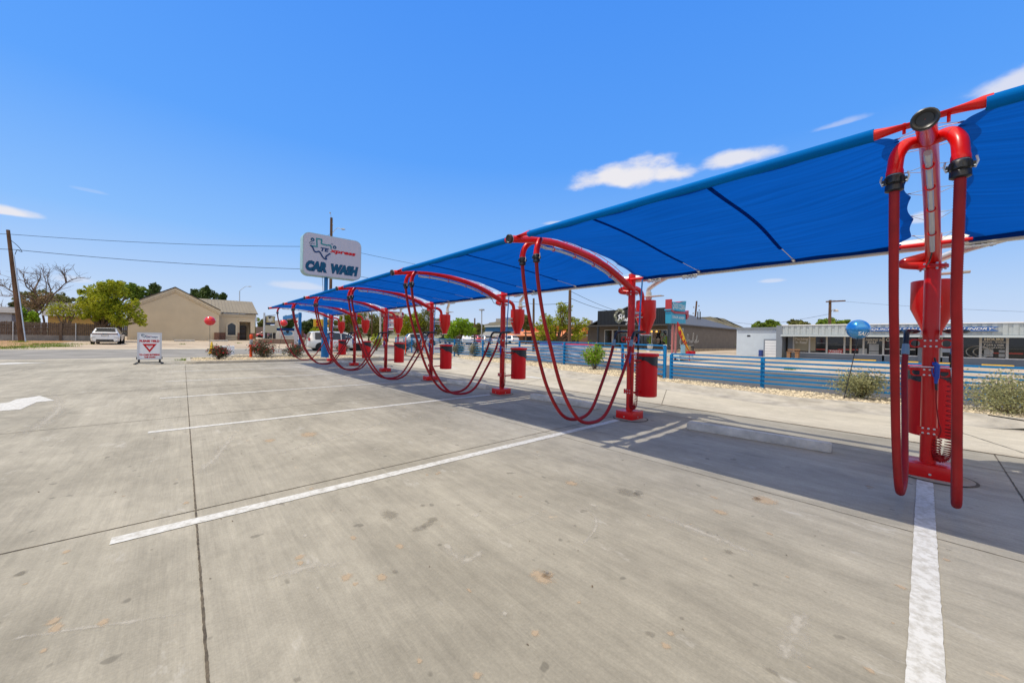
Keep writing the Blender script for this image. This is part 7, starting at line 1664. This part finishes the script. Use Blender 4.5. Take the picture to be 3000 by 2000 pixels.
cuts = [lw(ZL, a, 500).y for a in (180, 293, 598, 928, 1268, 1632, 2012)]+[lw(ZR, a, 500).y for a in (310, 770, 1060, 1520, 2035)]+[lw(ZR, 2700, 500).y, lw(ZR, 3400, 500).y, y0]
mpale = mat('pale_frame', (.50, .50, .48), .5)
for k, (a, b) in enumerate(zip(cuts, cuts[1:])):
    if k == 0:
        mb = MB(); mb.box((LX+.05, b, zg+.001), (LX+.12, a, ze+.015)); mb.build('grey_panel', C['laundry_grey'], parent=t); continue
    if k == 7:
        pass
    door = k in (6, 8); low = gz if door else zg
    solid = k == 7
    if solid: mb = MB(); mb.box((LX-.06, b+.03, gz), (LX+.2, a-.03, ze+.015)); mb.build('pier', C['laundry_grey'], parent=t); continue
    mb = MB(); mb.box((LX+.07, b+.05, low+.02), (LX+.10, a-.05, ze+.01)); mb.build('door' if door else 'window', mat('shop_pane', (.012, .013, .014), .05, spec=.6), parent=t)
    mb = MB(); mb.box((LX+.0, a-.06, low), (LX+.14, a+.06, ze+.012)); mb.build('mullion', mpale, parent=t)
    if door:
        for z_b in (gz+.12, gz+.95, gz+2.05): mb = MB(); mb.box((LX+.02, b+.1, z_b), (LX+.068, a-.1, z_b+.08)); mb.build('door_rail', mpale, parent=t)
mb = MB(); mb.box((LX-.02, y0, zg), (LX+.2, cuts[1], zg+.06)); mb.build('sill', C['white'], parent=t)
# things seen through the panes: set in a shallow row in front of the dark glass
def in_x(nm, Zf, a, b, X, m, parent=None, d=.03):
    A, B = onX(Zf(*a), X), onX(Zf(*b), X); mb = MB(); mb.box((X, B.y, B.z), (X+d, A.y, A.z)); return mb.build(nm, m, parent=parent)
XG = LX+.035
in_x('inner_wall_panel', ZL, (305, 375), (590, 640), XG+.022, mat('inner_cream', (.30, .27, .19), .7, var=.15, vscale=1), t_l, .004); in_x('inner_wall_panel', ZL, (608, 375), (712, 640), XG+.022, C['inner_cream'] if 'inner_cream' in C else mat('inner_cream', (.32, .29, .21), .7), t_l, .004)
mred = mat('red_counter', (.38, .05, .03), .5)
for Zf, a, b in ((ZL, (722, 596), (900, 622)), (ZL, (1140, 600), (1262, 628)), (ZL, (1280, 600), (1530, 628)), (ZR, (1725, 668), (2025, 695)), (ZR, (2050, 672), (2335, 705))): in_x('red_counter', Zf, a, b, XG+.015, mred, t_l, .012)
mmach = mat('washer_grey', (.30, .31, .31), .4, .2, var=.1, vscale=2)
for Zf, a, b in ((ZL, (1540, 588), (1625, 694)), (ZL, (1640, 592), (1695, 696)), (ZL, (1740, 508), (1922, 640)), (ZL, (1735, 645), (1922, 702)), (ZR, (1590, 600), (1760, 750)), (ZR, (1870, 620), (1990, 755))):
    f_ = in_x('washing_machine', Zf, a, b, XG+.015, mmach, t_l, .015)
mwash = mat('glint', (.24, .25, .26), .3)  # grey of the ceiling strips, a glint put into the colour
for Zf, a, b in ((ZL, (735, 484), (905, 494)), (ZL, (945, 515), (1255, 524)), (ZL, (945, 540), (1255, 546)), (ZL, (1285, 520), (1520, 528)), (ZR, (2050, 600), (2500, 606)), (ZL, (945, 488), (1150, 494)), (ZR, (1260, 530), (1500, 537))): in_x('ceiling_strip', Zf, a, b, XG+.018, mwash, t_l, .006)
mb = MB()
for k in range(3):
    c = onX(ZR(1480, 655), XG+.01); pts = [(c.y-.55*math.cos(a)*(1-.25*k)-.18*k, c.z+.42*math.sin(a)*(1-.25*k)) for a in [6.283*q/22 for q in range(23)]]
    for (ya, za), (yb2, zb2) in zip(pts, pts[1:]): mb.tube([(XG+.01, ya, za), (XG+.01, yb2, zb2)], .03, 4, caps=False)
mb.build('dryer_rings', C['silver'], parent=t_l)
in_x('post_inside', ZL, (1372, 375), (1400, 690), XG+.002, mat('cream_post', (.50, .46, .33), .7), t_l, .02)
C['white_vinyl'] = mat('window_lettering', (.62, .60, .54), .6)
letter_x('lettering', 'Parking', ZL, (448, 415), 258, 62, XG, C['white_vinyl'], t_l, bold=.05); letter_x('lettering', 'In Rear', ZL, (447, 472), 230, 54, XG, C['white_vinyl'], t_l, bold=.05)
letter_x('lettering', 'PARKING IN', ZL, (1833, 427), 330, 46, XG, C['white_vinyl'], t_l, bold=.02, shear=.3); letter_x('lettering', 'REAR', ZL, (1793, 478), 175, 44, XG, C['white_vinyl'], t_l, bold=.02, shear=.3)
letter_x('lettering', 'OPEN', ZL, (2190, 425), 260, 62, XG, C['white_vinyl'], t_l, bold=.02)
letter_x('lettering', 'HOURS', ZR, (1777, 418), 372, 52, XG, C['white_vinyl'], t_l, bold=.06); letter_x('lettering', '8:00am - 8:00pm', ZR, (1778, 474), 445, 40, XG, C['white_vinyl'], t_l, bold=.025)
letter_x('lettering', '7', ZR, (1598, 526), 45, 52, XG, C['white_vinyl'], t_l, bold=.03, shear=.2); letter_x('lettering', 'DAYS A WEEK', ZR, (1805, 527), 340, 40, XG, C['white_vinyl'], t_l, bold=.03); letter_x('lettering', 'Last Load 6:30pm', ZR, (1778, 577), 405, 34, XG, C['white_vinyl'], t_l, bold=.03)
rs = in_x('red_notice', ZL, (958, 615), (1228, 688), XG-.01, mat('notice_red', (.45, .04, .03), .5), t_l, .02)
letter_x('lettering', "Triple's", ZL, (1095, 640), 240, 34, XG-.012, C['white'], t_l, bold=.03); letter_x('lettering', 'Loaders', ZL, (1095, 673), 230, 22, XG-.012, C['white'], t_l, bold=.03)
# blue pennant sign over the front
XB = LX-1.50; A, B = onX(ZL(1690, 222), XB), onX(ZR(1888, 218), XB); zA, zB = onX(ZR(900, 180), XB).z, onX(ZR(900, 262), XB).z
mb = MB(); mb.prism([(XB, A.y, zB), (XB, A.y, zA), (XB, B.y, zA), (XB, B.y+.32, (zA+zB)/2), (XB, B.y, zB)], (.12, 0, 0)); sg = mb.build('blue_pennant', mat('pennant_blue', (.035, .12, .36), .5), parent=t_l)
mb = MB(); letter(mb, 'QUICK CLEAN COIN-OP LAUNDRY', (XB, (onX(ZL(1785, 222), XB).y+onX(ZR(1785, 215), XB).y)/2, (zA+zB)/2), yv, zv, onX(ZL(1785, 222), XB).y-onX(ZR(1785, 215), XB).y, (zA-zB)*.62, depth=.02, shear=.3, bold=.012); mb.build('lettering', C['white'], parent=sg, sharp=0)
# garage block to its left
gy1 = onX((2158, 1000), LX+.6).y
tg = thing('garage_block', 'pale blue block garage with white roller door beside the laundry', 'building', (LX+.6, gy1, gz)); mb = MB(); zgt = onX(Z7(600, 572), LX+.6).z; mb.box((LX+.6, y1+.46, gz-.2), (LX+14, gy1, zgt)); mb.build('wall', mat('pale_blue_block', (.50, .57, .64), .8, var=.06, vscale=2, bump=.15, bscale=8), parent=tg)
mb = MB(); mb.box((LX+.45, y1+.47, zgt+.002), (LX+14, gy1, zgt+.18)); mb.build('roof_edge', C['laundry_grey'], parent=tg)
A, B = onX(Z7(655, 672), LX+.57), onX(Z7(870, 828), LX+.57); mb = MB(); mb.box((LX+.52, B.y, gz-.1), (LX+.595, A.y, A.z)); fd = mb.build('door_frame', C['laundry_grey'], parent=tg)
n_ = 6
for k in range(n_): mb = MB(); z0_, z1_ = gz+(A.z-.12-gz)*k/n_, gz+(A.z-.12-gz)*(k+1)/n_; mb.box((LX+.49, B.y+.05, z0_), (LX+.515, A.y-.12, z1_-.02)); mb.build('door_panel', C['white'], parent=fd)
in_x('vent', Z7, (483, 632), (516, 647), LX+.58, C['black'], tg, .015)
q = onX(Z7(624, 820), LX-.2); t = thing('blue_barrel', 'small dark blue barrel beside the white roller door', 'barrel', (LX-.2, q.y, gz)); mb = MB(); mb.lathe([(.19, 0), (.20, .15), (.19, .3), (.20, .45), (.19, .62)], (LX-.2, q.y, gz), 16); mb.build('body', mat('barrel_blue', (.02, .05, .22), .5), parent=t)
# bench before the laundry
A, B = onX(ZL(168, 600), LX-1.5), onX(ZL(402, 735), LX-1.5); g_ = gz-.02; t = thing('bench', 'brown wooden bench at the left end of the laundry front', 'bench', (LX-1.5, (A.y+B.y)/2, g_)); mwood = mat('bench_wood', (.26, .14, .07), .8, var=.2, vscale=4)
mb = MB(); zb_ = onX(ZL(280, 650), LX-1.5).z; mb.box((LX-1.75, B.y, zb_-.06), (LX-1.2, A.y, zb_)); mb.build('seat', mwood, parent=t); mb = MB(); mb.box((LX-1.24, B.y, zb_+.08), (LX-1.18, A.y, A.z)); mb.build('backrest', mwood, parent=t)
for Y in (A.y-.15, B.y+.15): mb = MB(); mb.box((LX-1.72, Y-.12, g_), (LX-1.22, Y+.12, zb_-.061)); mb.build('leg', mwood, parent=t)
# yellow kerb stops
for i, (Zf, a, b) in enumerate(((ZL, 1425, 1875), (ZR, 110, 330), (ZR, 720, 1025), (ZR, 1540, 2165))):
    XS = LX-3.2; yy_ = {0: (772, 806), 1: (815, 838), 2: (838, 868), 3: (862, 905)}[i]; A, B = onX(Zf(a, yy_[0]), XS), onX(Zf(b, yy_[1]), XS); z = T(XS, 0)-.05; mb = MB(); mb.box((XS-.1, B.y, z), (XS+.12, A.y, z+.19), bev=.03)
    tag(mb.build('kerb_stop', mat('yellow_kerb', (.62, .36, .02), .7, var=.15, vscale=4) if i == 0 else bpy.data.materials['yellow_kerb'], loc=(XS, A.y, z)), ['yellow kerb stop right below the blue balloon', 'short yellow kerb stop left of the nearest post, before the door', 'yellow kerb stop between the nearest post and its right hose', 'long yellow kerb stop at the right, under the opening hours'][i], 'kerb stop', 'yellow kerb stops before the laundry')
# trees behind the laundry
for px, D_, bl, lb in (((2250, 1000), 75, [(2250, 955, 34, 14), (2225, 955, 26, 12), (2280, 958, 22, 11)], 'green tree over the pale blue garage roof'), ((2345, 1000), 78, [(2345, 950, 28, 14), (2325, 955, 18, 10), (2365, 955, 18, 10)], 'olive tree left of the laundry utility pole'), ((2435, 1000), 75, [(2440, 945, 36, 14), (2410, 952, 26, 12), (2470, 950, 26, 12)], 'green tree behind the laundry utility pole'), ((2700, 1000), 95, [(2700, 955, 14, 8), (2620, 958, 12, 6)], 'small tree tip over the middle of the laundry roof')):
    crown_tree('leafy_tree', lb, px, D_, bl, 2600, .3, C['leaf_green'] if 'olive' not in lb else C['leaf_olive'], .2)
